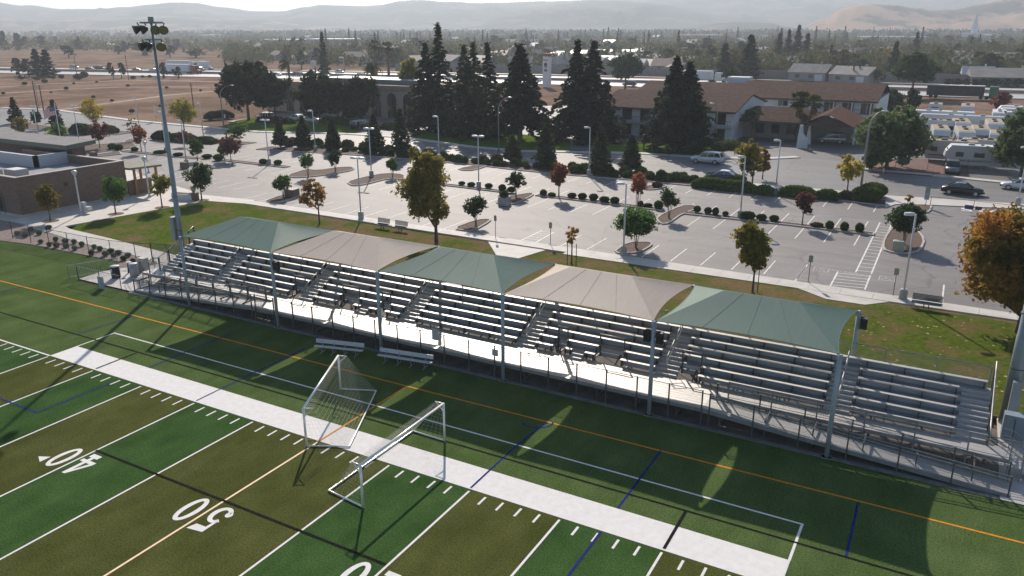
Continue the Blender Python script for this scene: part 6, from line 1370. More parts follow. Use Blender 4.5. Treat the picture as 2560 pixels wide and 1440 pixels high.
def make_car(kind, pt, label, roof=None, cat='car', group=None):
    Ln, secs, (gx0, rx0, rx1, gx1, rz), wr, ax = SHAPES[kind]; t = empty('parked_car', (0,0,0), 0, label, cat, group); P = PAINT[pt]; m = MB(); V = []
    for x, zl, zb, hw in secs:
        V += [(x,-hw*.86,zl),(x,-hw,zl+.16),(x,-hw,zb-.16),(x,-hw*.90,zb),(x,hw*.90,zb),(x,hw,zb-.16),(x,hw,zl+.16),(x,hw*.86,zl)]
    n = len(secs); m.add(V,[(8*i+j,8*i+8+j,8*i+8+(j+1)%8,8*i+(j+1)%8) for i in range(n-1) for j in range(8)]+[tuple(range(8)),tuple(8*(n-1)+j for j in range(7,-1,-1))]); b = m.build('body', P, t, True)
    def belt(x):
        for (a,_,za,ha),(c,_,zc,hc) in zip(secs, secs[1:]):
            if a <= x <= c: k = (x-a)/(c-a); return za+(zc-za)*k, (ha+(hc-ha)*k)*.90
        return secs[-1][2], .8
    g = MB(); z0, h0 = belt(gx0); z1, h1 = belt(gx1); hr = .66 if kind == 'sedan' else .74
    C = [(gx0,-h0+.03,z0-.02),(gx0,h0-.03,z0-.02),(gx1,h1-.03,z1-.02),(gx1,-h1+.03,z1-.02),(rx0,-hr,rz-.05),(rx0,hr,rz-.05),(rx1,hr,rz-.05),(rx1,-hr,rz-.05)]; g.add(C,[(4,5,6,7),(0,1,5,4),(1,2,6,5),(2,3,7,6),(3,0,4,7)]); g.build('windows', CARG, t)
    r = MB(); RM = PAINT[roof] if roof else P; xm = (rx0+rx1)/2
    r.add([(rx0+.03,-hr-.015,rz-.06),(rx1-.03,-hr-.015,rz-.06),(rx1-.03,hr+.015,rz-.06),(rx0+.03,hr+.015,rz-.06),(rx0-.08,-hr*.9,rz),(rx1+.08,-hr*.9,rz),(rx1+.08,hr*.9,rz),(rx0-.08,hr*.9,rz),(xm,-hr*.85,rz+.035),(xm,hr*.85,rz+.035)],[(0,1,5,4),(1,2,6,5),(2,3,7,6),(3,0,4,7),(4,8,9,7),(8,5,6,9)])
    r.build('roof', RM, t, False)
    for s in (-1,1):
        for q_ in (((gx0,s*(h0-.02),z0),(rx0,s*(hr+.005),rz-.04),.05,.06), ((gx1,s*(h1-.02),z1),(rx1,s*(hr+.005),rz-.04),.07,.12)): MB().beam(*q_).build('window_pillar', RM, t)
        for f in ((.5,) if kind == 'sedan' else (.38,.70)): xa = gx0+(gx1-gx0)*f; xb = rx0+(rx1-rx0)*f; za, ha = belt(xa); MB().beam((xa,s*(ha-.01),za),(xb,s*(hr+.005),rz-.05),.05,.07).build('window_pillar', RM, t)
    for x in ax:
        for s in (-1,1):
            w = MB().bar((x,s*.70,wr),(x,s*.955,wr),wr,16).build('wheel', TYRE, t); MB().bar((x,s*.956,wr),(x,s*.968,wr),wr*.66,12).build('rim', RIM, w)
    xf, xr = secs[-1][0], secs[0][0]; zf = secs[-1][2]-.06; zr = secs[0][2]-.02
    for s in (-1,1):
        MB().box(xf-.20,s*.50-.16,zf-.02,xf-.01,s*.50+.16,zf+.10).build('headlight', LMP, t); MB().box(xr+.00,s*.55-.14,zr-.10,xr+.16,s*.55+.14,zr+.10).build('tail_light', TLM, t)
    MB().box(xf-.12,-.62,.34,xf+.03,.62,.48).build('bumper', BLK, t); MB().box(xr-.03,-.62,.36,xr+.12,.62,.50).build('bumper', BLK, t)
    for s in (-1,1): MB().box(gx0-.35,s*.93-.08,z0+.02,gx0-.2,s*.93+.10,z0+.16).build('wing_mirror', P, t)
    return t
def put(o, px, heading, dz=0.0): g = G(*px); o.location = (g.x, g.y, dz); o.rotation_euler = (0,0,heading); return o
E_, W_ = 0.0, PI
put(make_car('suv','white','white sport utility car driving left on the street past the lawn', cat='SUV'), (1767,408), W_-.02)
put(make_car('sedan','blue','dark blue car with a white roof half hidden behind the long hedge', roof='white'), (1806,452), W_+.03)
put(make_car('sedan','black','black sedan driving right on the open street'), (2405,486), -.02)
put(make_car('sedan','white','white car cut off by the right edge on the street'), (2552,474), W_)
put(make_car('suv','grey','grey pickup-like car facing the street in front of the campers', cat='SUV'), (2379,432), -PI/2+.05)
put(make_car('suv','silver','silver wagon parked in the shade of the motel portico', cat='SUV'), (2079,357), W_)
PKG = 'cars parked before the arched building'
car_protos = {}
def car(kind, pt, px, hd, label, group=None, roof=None):
    k = (kind, pt, roof)
    if k not in car_protos: o = make_car(kind, pt, label, roof, group=group); car_protos[k] = o
    else: o = copy_tree(car_protos[k], label=label); o['group'] = group or ''
    if not group and 'group' in o: del o['group']
    return put(o, px, hd)
car('suv','white',(664,300),W_-.2,'white four-door car parked under the oaks, leftmost of the parked cars',PKG); car('sedan','white',(742,302),W_,'white car parked behind the hedge, second of the parked cars',PKG); car('sedan','silver',(762,292),W_,'pale car parked farther back behind two white ones',PKG)
car('sedan','white',(781,306),.3,'white car parked right of a lamp pole under the flat-topped trees',PKG); car('suv','white',(830,308),W_-.3,'white car with bright roof parked left of its close neighbour',PKG); car('sedan','white',(856,311),W_-.3,'white low car parked against the clipped hedge',PKG); car('sedan','silver',(884,314),W_-.3,'pale car nose showing beside the dark van with white roof',PKG)
car('van','black',(903,322),PI/2,'dark van with a white roof at the drive of the arched building',PKG,'white'); car('suv','black',(1222,334),W_-.15,'black car in deep shade under the three-topped cedar',PKG); car('suv','blue',(1104,333),-.2,'dark car behind the tallest cedar trunk',PKG)
# freeway traffic: angle of the road at each spot
def road_ang(x):
    for p, q in zip(FN, FN[1:]):
        if p[0] <= x <= q[0]: return math.atan2(q[1]-p[1], q[0]-p[0])
    return 0.0
FG_ = 'cars on the freeway'
traffic = [(182,172,'suv','silver'),(190,166,'sedan','grey'),(219,175,'sedan','grey'),(235,173,'sedan','silver'),(251,174,'suv','black'),(264,176,'sedan','silver'),(341,178,'sedan','grey'),(361,180,'sedan','white'),(534,175,'suv','grey'),(680,187,'suv','silver'),(716,188,'sedan','white'),(733,191,'suv','black'),(752,190,'suv','grey'),(776,186,'sedan','silver'),(818,193,'sedan','silver'),(884,180,'sedan','white'),(896,194,'suv','white'),(1148,196,'suv','white'),(1172,194,'sedan','silver'),(1236,199,'suv','white'),(1290,203,'sedan','silver'),(1342,204,'sedan','white'),(1010,196,'sedan','white'),(1062,198,'suv','silver'),(1495,208,'sedan','white'),(1567,216,'suv','blue'),(1768,214,'sedan','silver')]
tr_sorted = sorted(traffic); cnames = dict(suv='sport utility car', sedan='car')
for i, (u, v, k, c) in enumerate(tr_sorted):
    g = G(u, v); a = road_ang(g.x)
    # keep to a lane of one of the carriageways
    base = 0
    for p, q in zip(FN, FN[1:]):
        if p[0] <= g.x <= q[0]: base = p[1]+(q[1]-p[1])*(g.x-p[0])/(q[0]-p[0])
    lanes = [base+3,base+6.6,base+10.2,base+13.8,base+30,base+33.6,base+37.2,base+40.8]; y = min(lanes, key=lambda L_: abs(L_-g.y)); far_ = lanes.index(y) > 3
    o = car(k, c, (u, v), a+(PI if not far_ else 0), '%s %s on the freeway, %s from the left among the cars there' % (c, cnames[k], nth(i+1)), FG_); o.location = (g.x, y, .01)
def truck(label, px, hd, cab, box, boxlen, kind='box', cabc='red', bz=(1.0,4.0)):
    t = empty('truck', (0,0,0), 0, label, 'truck'); P = PAINT[cabc] if cabc in PAINT else cabc; x0 = boxlen/2
    if boxlen > 8:
        m = MB().box(x0+1.2,-1.2,.6,x0+3.4,1.2,3.6); m.add([(x0+3.4,-1.15,.6),(x0+5.4,-1.05,.6),(x0+5.4,1.05,.6),(x0+3.4,1.15,.6),(x0+3.4,-1.15,1.9),(x0+5.4,-.95,1.6),(x0+5.4,.95,1.6),(x0+3.4,1.15,1.9)],[(4,5,6,7),(0,1,5,4),(1,2,6,5),(2,3,7,6)]); m.build('cab', P, t); MB().add([(x0+3.42,-1.0,2.0),(x0+3.42,1.0,2.0),(x0+3.42,1.0,2.9),(x0+3.42,-1.0,2.9)],[(0,1,2,3)]).build('windscreen', CARG, t)
    else:
        MB().add([(x0+.1,-1.05,.5),(x0+2.3,-1.0,.5),(x0+2.3,1.0,.5),(x0+.1,1.05,.5),(x0+.1,-1.0,2.2),(x0+1.0,-.9,2.2),(x0+1.0,.9,2.2),(x0+.1,1.0,2.2),(x0+2.3,-.9,1.2),(x0+2.3,.9,1.2),(x0+1.35,-.95,1.35),(x0+1.35,.95,1.35)],[(4,5,6,7),(0,1,8),(0,8,10,5,4),(3,7,6,11,9,2),(1,2,9,8),(8,9,11,10),(5,10,11,6)]).build('cab', P, t)
    MB().box(-x0,-1.25,bz[0],x0,1.25,bz[1]).build('trailer_box' if kind == 'box' else 'flatbed_load', box, t); MB().box(-x0,-.5,.7,x0+(3 if boxlen > 8 else 1),.5,.98).build('chassis', BLK, t)
    MB().box(-x0-.02,-1.27,bz[1]-.003,x0+.02,1.27,bz[1]+.12).build('top_cover', mat('truck_top_white', (.62,.62,.62), .5), t)
    for x in ((-x0+1.2,-x0+2.5,x0-.6,x0+.8,x0+4.4) if boxlen > 8 else (-x0+1,x0+1.4)):
        for s in (-1,1): MB().bar((x,s*.75,.5),(x,s*1.2,.5),.5,14).build('wheel', TYRE, t)
    return put(t, px, hd)
TWB = mat('trailer_white', (.60,.61,.63), .45)
def on_road(o, dy=None): g = o.location; return o
a_ = road_ang(-285)
truck('red semi truck with a white trailer on the near freeway lanes', (446,184), a_, None, TWB, 13.5, cabc='red'); truck('white box trailer truck on the far freeway lanes behind the red truck', (448,172), a_, None, TWB, 13.5, cabc='white'); truck('small white box truck on the far freeway lanes, left of a pickup', (510,175), a_, None, TWB, 5.5, cabc='white')
truck('long dark flatbed semi truck with green cab at the right on the freeway', (2385,246), 0.0, None, mat('dark_load', (.035,.035,.04), .7, var=.3, scale=.8), 14.5, 'flat', cabc=mat('paint_green', (.03,.13,.08), .35), bz=(1.1,3.6))
truck('white coach-like box truck on the far freeway lanes behind the motel roofs', (1742,205), 0.0, None, TWB, 11.5, cabc='white')
car('sedan','red',(2352,222),0.0,'dark red car on the far lanes above the long flatbed truck')
# campers
CW = mat('camper_white', (.60,.61,.62), .45, var=.04, scale=.5); CT = mat('camper_tan_roof', (.40,.32,.225), .85, var=.12, scale=.6, spec=.05); CD_ = mat('camper_stripe', (.16,.14,.13), .5); CG = mat('camper_grey', (.36,.37,.38), .5)
def camper(label, px, hd, L, Wd=2.5, H=3.3, kind='motorhome', roof=CT, body=CW, z=None):
    t = empty('camper', (0,0,0), 0, label, 'motorhome' if kind == 'motorhome' else 'travel trailer', 'campers in the yard'); h = L/2; zb = .55; m = MB(); r = .35
    prof = [(-h,zb),(h-.2,zb),(h,zb+.5),(h-.05,H-.9),(h-.45,H-.12),(h-.7,H),(-h+.25,H),(-h,H-.25)] if kind == 'motorhome' else [(-h,zb),(h-.7,zb),(h,zb+1.1),(h-.15,H-.9),(h-.75,H-.06),(h-1.1,H),(-h+.2,H),(-h,H-.2)]
    n = len(prof); w = Wd/2; m.add([(x,-w,z_) for x, z_ in prof]+[(x,w,z_) for x, z_ in prof],[tuple(range(n)),tuple(range(2*n-1,n-1,-1))]+[(i,n+i,n+(i+1)%n,(i+1)%n) for i in range(n)]); m.build('body', body, t)
    MB().box(-h+.2,-w+.06,H,h-.8,w-.06,H+.035).build('roof_skin', roof, t)
    for x in (-h*.45, h*.25): MB().add([(x-.45,-.35,H+.036),(x+.45,-.35,H+.036),(x+.45,.35,H+.036),(x-.45,.35,H+.036),(x-.38,-.3,H+.30),(x+.3,-.3,H+.30),(x+.3,.3,H+.30),(x-.38,.3,H+.30)],[(4,5,6,7),(0,1,5,4),(1,2,6,5),(2,3,7,6),(3,0,4,7)]).build('air_conditioner', CD_ if roof is CT else CG, t)
    MB().box(-.3-h*.05,-.25,H+.036,.1-h*.05,.2,H+.14).build('roof_vent', BLK, t)
    if kind == 'motorhome': MB().add([(h+.012,-w+.15,1.35),(h+.012,w-.15,1.35),(h-.05+.012,w-.15,H-.95),(h-.05+.012,-w+.15,H-.95)],[(0,1,2,3)]).build('windscreen', mat('camper_screen', (.10,.13,.18), .1, spec=.8), t)
    else: MB().add([(h-.11,-w+.5,H-1.2+.2),(h-.11,w-.5,H-1.0),(h-.42,w-.5,H-.5),(h-.42,-w+.5,H-.5)],[(0,1,2,3)]).build('front_window', CARG, t)
    for s in (-1,1):
        for a, b in ((-.72,-.45),(-.15,.15),(.45,.68)): MB().box(h*a,min(s*w,s*(w+.02)),1.7,h*b,max(s*w,s*(w+.02)),2.4).build('window', CARG, t)
        MB().box(-h+.15,min(s*w,s*(w+.012)),1.05,h-.9,max(s*w,s*(w+.012)),1.25).build('side_stripe', CD_, t)
        for x in ((-h*.55,h*.62) if kind == 'motorhome' else (-h*.2,-h*.02)): MB().bar((x,s*(w-.32),.42),(x,s*(w-.03),.42),.42,14).build('wheel', TYRE, t)
    MB().box(-h*.5,w+.021,.7,-h*.5+.7,w+.05,2.6).build('door', CG, t)
    g = G(px[0], px[1], H); t.location = (g.x, g.y, 0); t.rotation_euler = (0,0,hd); return t
S_ = -PI/2
camper('tan-roofed motorhome facing the street, nearest of the three with big windscreens', (2413,322), S_+.1, 9.5); camper('tan-roofed motorhome right behind the nearest one with a big windscreen', (2405,301), S_+.1, 8.5); camper('tan-roofed motorhome right of the two tandem ones, partly behind the right tree', (2487,303), S_+.05, 9.5)
camper('longest grey-white trailer lying across the yard behind the motorhomes', (2405,288), .03+PI, 15.5, kind='trailer', roof=CG); camper('long white trailer across the yard, behind the longest one', (2345,277), PI, 13.5, kind='trailer', roof=CW)
camper('small white trailer at the back of the yard, left one, seen end on', (2340,259), S_, 6.5, kind='trailer'); camper('cream-roofed motorhome at the back of the yard, right of the small trailer', (2420,262), S_, 8, kind='motorhome')
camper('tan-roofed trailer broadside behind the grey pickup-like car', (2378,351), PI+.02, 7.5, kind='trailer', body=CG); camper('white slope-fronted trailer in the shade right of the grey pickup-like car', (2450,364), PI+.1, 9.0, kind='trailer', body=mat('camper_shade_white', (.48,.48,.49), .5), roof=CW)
camper('tan-roofed motorhome half hidden by the right tree', (2497,330), S_, 7.0); camper('white trailer between motorhomes and the slope-fronted trailer', (2450,348), PI, 6, kind='trailer')
for k, (u, v) in enumerate(((2556,266),(2560,272),(2566,281))): camper('white round-nosed trailer at the right edge, %s of three side by side' % ('farthest','middle','nearest')[k], (u,v), PI+.05, 9.5, kind='trailer', roof=CW)
camper('tan-roofed motorhome left of the tandem pair, behind the willow-like tree', (2352,318), S_+.1, 8.5); camper('white trailer beside the willow-like tree, left of the tandem motorhomes', (2348,300), PI, 7, kind='trailer', roof=CT)
camper('tan-roofed trailer between the tandem motorhomes and the right tree', (2452,318), S_+.05, 7.5); camper('white-roofed motorhome behind the right-hand motorhome', (2500,278), S_, 8.5, roof=CW)
# ================================================================ THE VALLEY BEYOND: trees, houses, hills, haze
rng = np.random.default_rng(77)
def far_broad(name, leaf, n, k, seed, flat=.55):
    r = np.random.default_rng(seed); L = lobes_for(r, 1.0, .16, 1.0, k, flat, .6); V = quads(crown_pts(r, L, n, .5), .060, r); t = MB().path([(0,0,-.02),(.01,0,.2),(0,.01,.5)],[.045,.03,.012],5)
    return leafmesh(name, V, LV[leaf], None, (t.v, t.f, BARK))
def far_con(name, leaf, n, seed, w=.40, power=.8):
    r = np.random.default_rng(seed); t = r.random(n)**1.25; a = r.random(n)*2*PI; lay = .75+.25*np.sin(t*46+r.random()*3); rad = w/2*(1-t)**power*lay*(r.random(n)**.45)
    P = np.stack([rad*np.cos(a), rad*np.sin(a), .05+.95*t],1); V = quads(P, .042, r, .3); m = MB().path([(0,0,-.02),(0,0,.9)],[.022,.004],5)
    return leafmesh(name, V, LV[leaf], None, (m.v, m.f, BARK))
FB_ = [far_broad('valley_tree', l, 520, 8, 60+i) for i, l in enumerate(('farg','fard','farb','farg','fary','fard'))]
FC_ = [far_con('valley_conifer', 'fard', 620, 71), far_con('valley_conifer', 'conifer', 620, 72, .34, 1.0)]
CY_ = far_con('valley_cypress', 'fard', 420, 73, .15, .45)
used_p = set(); items = []
def fput(proto, px, top=None, H=None, wpx=None, label=None, cat='tree', group=None, W=None):
    g = G(*px)
    if H is None: H = HT(px, top)
    if wpx: W = wpx*PX(g)[2]/FPX
    s = W or H
    if proto.name not in used_p: o = proto; used_p.add(proto.name)
    else: o = proto.copy(); COL.objects.link(o)
    unit = .40 if proto in FC_ else (.15 if proto is CY_ else 1.0)
    if proto in FC_ or proto is CY_: sx = (W or H*.4)/unit
    else: sx = s
    o.location = (g.x, g.y, -.1); o.scale = (sx, sx, H); o.rotation_euler = (0,0,rnd.random()*6.28)
    if label: tag(o, label, cat, group)
    else: items.append((px[0], px[1], o, proto))
    return o
# trees one can pick out
NF = 'dark trees around the dry field and freeway'
for pr, px, top, w, lab in ((FB_[1],(48,188),138,50,'dark tree in the clump at the far left before the freeway, left of two conifers'),(FC_[0],(97,190),122,60,'dark conifer in the far left clump, left of two'),(FC_[0],(122,192),124,62,'dark conifer in the far left clump, right of two'),(FB_[1],(72,190),140,44,'low dark tree between round tree and conifers in the far left clump'),
  (FB_[5],(284,196),153,30,'round dark tree beside the utility pole, left of a touching pair'),(FB_[5],(304,194),154,30,'round dark tree beside the utility pole, right of a touching pair'),(FB_[1],(408,195),150,36,'dark tree in front of the red truck trailer, left of two'),(FB_[1],(446,196),162,30,'dark tree in front of the red truck trailer, right of two'),
  (FB_[1],(360,138),99,84,'widest dark grove-like tree beyond the far left dry field'),(FB_[1],(298,135),111,34,'dark round tree just left of the widest one beyond the dry field'),(FB_[5],(425,143),111,40,'dark tree right of the tall field pole beyond the dry field'),(FB_[0],(490,144),118,70,'wide green tree mass beyond the dry field'),
  (FB_[1],(12,126),70,30,'tall hazy dark tree at the left edge, leftmost of three'),(FB_[1],(50,125),76,42,'tall hazy dark tree near the left edge, right of the leftmost'),(FB_[1],(103,120),84,34,'hazy dark tree near the left edge, third tall one'),(FB_[5],(172,144),111,46,'dark spreading tree by the far left field track'),(FC_[1],(199,124),92,30,'hazy upright tree left of a rounder one beyond the far field'),(FB_[1],(222,118),99,30,'hazy rounded tree right of an upright one beyond the far field'),
  (FB_[1],(585,132),103,36,'dark tree in the far belt above the red field sign'),(FB_[5],(618,140),119,26,'low dark tree in the far belt right of the dark one'),(FC_[0],(812,192),80,40,'tall conifer with tattered top left of the palm pair'),(FB_[0],(754,172),110,44,'grey-green tree behind the freeway left of the billboard'),
  (FC_[0],(1870,200),88,84,'tallest broad dark conifer behind the motel, right of its lower neighbour'),(FC_[0],(1808,198),108,70,'dark conifer behind the motel left of the tallest broad one'),(FC_[0],(1943,162),82,44,'dark conifer in the group of four, leftmost'),(FC_[0],(1966,160),75,40,'dark conifer in the group of four, second from left'),(FC_[0],(1989,160),63,46,'dark conifer in the group of four, tallest'),(FC_[0],(2012,162),83,46,'dark conifer in the group of four, rightmost'),
  (FC_[0],(2285,150),80,40,'tall dark tree top behind the leaning umbrella pine'),(FC_[1],(2424,130),88,20,'narrow dark conifer in the right suburb'),(FB_[1],(2388,148),103,44,'dark round tree left of a narrow conifer in the right suburb'),(FC_[0],(2230,196),104,52,'dark conifer left of the leaning umbrella pine'),(FB_[0],(2195,208),165,44,'light green tree left of the leaning umbrella pine'),(FB_[0],(2385,200),160,60,'light green tree right of the leaning umbrella pine'),(FB_[4],(2104,125),104,36,'yellow-orange tree in the right suburb above the cypresses'),(FB_[4],(2455,130),110,44,'yellow tree in the right suburb'),
  (FC_[1],(938,118),92,14,'small dark conifer above the palm pair'),(FB_[1],(1238,118),84,50,'large hazy dark tree mass right of the tallest cedar'),(FB_[1],(1310,125),95,34,'dark tree in the far belt above the drooping cedar')):
    fput(pr, px, top=top, wpx=w, label=lab, cat='conifer' if pr in FC_ else 'tree', group=NF)
for i, (u, b, t, w) in enumerate(((2074,165,112,12),(2114,165,124,11),(2156,166,126,12),(2130,206,163,6),(2145,206,164,7))): fput(CY_, (u,b), top=t, wpx=w, label='slim dark cypress in the right suburb, %s of five by height and place' % nth(i+1), cat='cypress', group='slim cypresses')
for i, (u, b, t) in enumerate(((1528,146,117),(1575,148,119),(1598,150,122),(1625,152,128),(1650,150,117),(1675,148,124),(1706,154,130),(1733,154,117))): fput(FC_[1], (u,b), top=t, wpx=16, label='small dark pointed tree, %s from the left in the row before the bright roofs' % nth(i+1), cat='conifer', group='row of pointed trees')
for i, (u, b, t, w) in enumerate(((993,104,80,10),(1003,104,78,9),(1010,106,79,9),(1026,106,82,8),(1043,106,80,10),(1052,106,79,9),(1125,102,79,12),(1410,103,82,10),(1418,103,79,8),(1452,100,74,8),(1463,103,75,8),(1508,103,72,9),(1520,104,68,10),(1545,104,70,12),(1551,104,74,10),(1626,102,80,10),(1639,101,78,8),(1653,104,80,10),(905,110,92,14),(1340,104,86,10))): fput(FC_[i % 2], (u,b), top=t, wpx=w*1.5, label='hazy spire-like conifer, %s from the left on the far valley skyline' % nth(i+1), cat='conifer', group='hazy spires on the valley skyline')
for i, u in enumerate((2372,2394,2412,2432,2452,2470,2490,2520,2545)): fput(FB_[1], (u,217), H=3.2, W=5.0, label='low dark bush beyond the flatbed truck, %s from the left in its row' % nth(i+1), cat='bush', group='bushes beyond the freeway')
# the belt of trees and houses across the valley
def ok(g): return g.y > 312+.02*abs(g.x)
n_ = 0; tries = 0
while n_ < 285 and tries < 5000:
    tries += 1; u = -60+2700*rng.random(); v = 92+106*rng.random()**1.25
    if u < 690:
        if v > 134: continue
        if v > 118 and rng.random() < .6: continue
    g = G(u, v)
    if not ok(g): continue
    k = rng.choice(6, p=[.26,.2,.24,.12,.08,.1]); Hh = 6+6*rng.random(); fput(FB_[k], (u, v), H=Hh, W=Hh*(.75+.55*rng.random())); n_ += 1
for _ in range(46):
    u = 760+1800*rng.random(); v = 95+40*rng.random(); g = G(u, v); Hh = 10+9*rng.random(); fput(FC_[rng.integers(2)], (u, v), H=Hh, W=Hh*.36)
items.sort(key=lambda q: q[0]); cnt = {}
kindw = {'farg':'green','fard':'dark green','farb':'brownish','fary':'yellowish'}
names = {}
for u, v, o, p in items:
    c = 'pointed conifer' if p in FC_ else kindw[[k for k, m in LV.items() if m == p.data.materials[0]][0]]+' round tree'
    cnt[c] = cnt.get(c, 0)+1; tag(o, 'hazy %s, %s from the left in the valley' % (c, nth(cnt[c])), 'conifer' if p in FC_ else 'tree', 'hazy trees across the valley')
# houses
def house_proto(wm, rm, L=15, D=10, h=2.9, rh=2.6):
    o = empty('valley_house'); MB().box(-L/2,-D/2,-.3,L/2,D/2,h).build('wall', wm, o)
    r = MB(); r.add([(-L/2-.5,-D/2-.6,h-.15),(L/2+.5,-D/2-.6,h-.15),(L/2+.5,0,h+rh),(-L/2-.5,0,h+rh),(L/2+.5,D/2+.6,h-.15),(-L/2-.5,D/2+.6,h-.15)],[(0,1,2,3),(3,2,4,5),(0,3,5),(2,1,4)]); rf = r.build('roof', rm, o); MB().box(L*.2,.8,h+.5,L*.2+.8,1.6,h+rh+.7).build('chimney', wm, rf)
    for x in (-L*.32, L*.05): MB().box(x,-D/2-.05,.9,x+1.9,-D/2-.004,2.1).build('window', GLASS, o)
    MB().box(L*.22,-D/2-.06,0,L*.42,-D/2-.004,2.2).build('garage_door', WHT, o); return o
HM = [(mat('house_cream', (.42,.38,.32), .8), mat('roof_grey_brown', (.23,.19,.165), .7, var=.2, scale=.4)), (mat('house_grey', (.30,.29,.28), .8), mat('roof_mid_grey', (.19,.18,.175), .8, var=.2, scale=.4)), (mat('house_tan', (.36,.29,.23), .8), mat('roof_rust', (.26,.17,.13), .7, var=.2, scale=.4)), (mat('house_white', (.55,.54,.52), .8), mat('roof_pale', (.52,.50,.48), .45))]
HP = [house_proto(*m) for m in HM]; hn = ['grey-brown roofed','grey roofed','rust roofed','pale roofed']; hs_ = []; seen_h = set()
fixed = [(2027,200,1,-.2,14),(2136,205,1,-.4,15),(2512,212,1,.1,22),(2440,205,3,.1,10),(2390,175,0,.1,16),(2480,170,0,.0,18),(1455,150,3,-.35,16),(1515,148,3,-.35,13),(1575,146,3,-.35,12),(1600,142,3,-.35,10),(1300,135,1,-.4,16),(1260,150,2,-.3,18),(1205,170,0,-.4,18),(1130,165,1,-.4,16),(2090,150,2,.1,20),(2200,140,2,.1,22),(2030,140,0,.1,20),(1650,180,0,-.3,18),(1480,175,1,-.3,16)]
tries = 0
while len(fixed) < 95 and tries < 4000:
    tries += 1; u = 600+2000*rng.random(); v = 95+88*rng.random()**1.1; g = G(u, v)
    if not ok(g) or any(abs(u-f[0]) < 24 and abs(v-f[1]) < 7 for f in fixed): continue
    fixed.append((u, v, int(rng.choice(4, p=[.36,.3,.22,.12])), rng.choice([-.4,.1,.6,1.2])+.1*rng.normal(), 11+7*rng.random()))
fixed.sort(); hc = {}
for u, v, k, rz, L in fixed:
    g = G(u, v)
    if k not in seen_h: o = HP[k]; seen_h.add(k)
    else: o = copy_tree(HP[k])
    o.location = (g.x, g.y, 0); o.rotation_euler = (0,0,rz); s = L/15; o.scale = (s*1.0, s, 1.0+.15*rng.random()); hc[k] = hc.get(k,0)+1
    tag(o, '%s valley house, %s of its kind from the left beyond the freeway' % (hn[k], nth(hc[k])), 'house', 'houses across the valley')
# long low stores at the left and the church-like spire at the right
for i, (u0, u1, v, h, c, l) in enumerate(((655,760,112,6,(.62,.62,.62),'long pale store building at the far left of the valley, left part'),(770,880,114,7,(.30,.32,.34),'long grey store building in the valley left of the palms'),(2160,2270,103,6,(.60,.60,.60),'long white low building in the right valley'),(2290,2350,104,6,(.34,.33,.33),'grey low building in the right valley'),(500,540,95,6,(.62,.62,.62),'white low building in the far left valley'),(1700,1810,100,7,(.33,.26,.23),'brown long roof building in the valley above the pointed trees'),(2470,2500,96,6,(.6,.6,.6),'white low building at the right below the tan hill'))):
    a, b = G(u0,v), G(u1,v); o = empty('store_building', (a.x,a.y,0), math.atan2(b.y-a.y,b.x-a.x), l, 'building'); L = (b-a).length; MB().box(0,0,-.3,L,30,h*.8).build('wall', mat('store_wall_%d' % i, tuple(x*.8 for x in c), .8), o); MB().box(-1,-1,h*.8,L+1,31,h).build('roof', mat('store_roof_%d' % i, c, .5), o)
o = empty('white_spire', G(2432,100), 0, 'slim white tower in the right valley below the tan hills', 'tower'); MB().lathe([(5,0),(4,14),(.6,34)],0,0,4).build('spire', TW, o); MB().box(-14,-6,0,14,10,9).build('hall', MATS['house_white'], o)
loop = MB(); c0 = G(303,106); pts = [G(303+30*math.cos(t), 106-6.5*math.sin(t)) for t in [2*PI*i/24 for i in range(24)]]
for a, b in zip(pts, pts[1:]+pts[:1]): loop.strip(a, b, 9, .05)
st(loop, 'pale_loop_road', CONC)
gd = MB()
for (u0,v0,u1,v1) in ((690,196,560,158),): pass
# sound wall along the far side of the freeway, right of the dry field
sw = empty('freeway_wall', (0,0,0), 0, 'long grey sound wall on the far side of the freeway', 'wall'); P = [(-215,289),(-120,300),(0,310),(30,308)]
for a, b in zip(P, P[1:]): MB().beam((*a,1.5),(*b,1.5),.3,3.4).build('wall_panel', mat('sound_wall', (.25,.22,.20), .85, var=.1), sw)
sw2 = empty('median_barrier', (0,0,0), 0, 'low concrete barrier between the two freeway carriageways', 'barrier'); ba = MB()
for a, b in zip(FN, FN[1:]): ba.beam((a[0],a[1]+22,.4),(b[0],b[1]+22,.4),.5,.9)
ba.build('barrier_wall', GST, sw2)
# far wood: countless small trees towards the foot of the hills
pts = []
for _ in range(2600):
    u = -80+2750*rng.random(); v = 79+14*rng.random(); g = G(u, v); h = 6+7*rng.random()
    if u < 330 and rng.random() < .5: continue
    k = 11; pts.append(np.stack([g.x+rng.normal(size=k)*h*.35, g.y+rng.normal(size=k)*h*.35, h*(.1+.85*rng.random(k))],1))
fw = leafmesh('distant_wood', quads(np.concatenate(pts), 2.6, rng), LV['fard']); tag(fw, 'hazy belt of countless small trees below the hills', 'trees'); fw['kind'] = 'stuff'
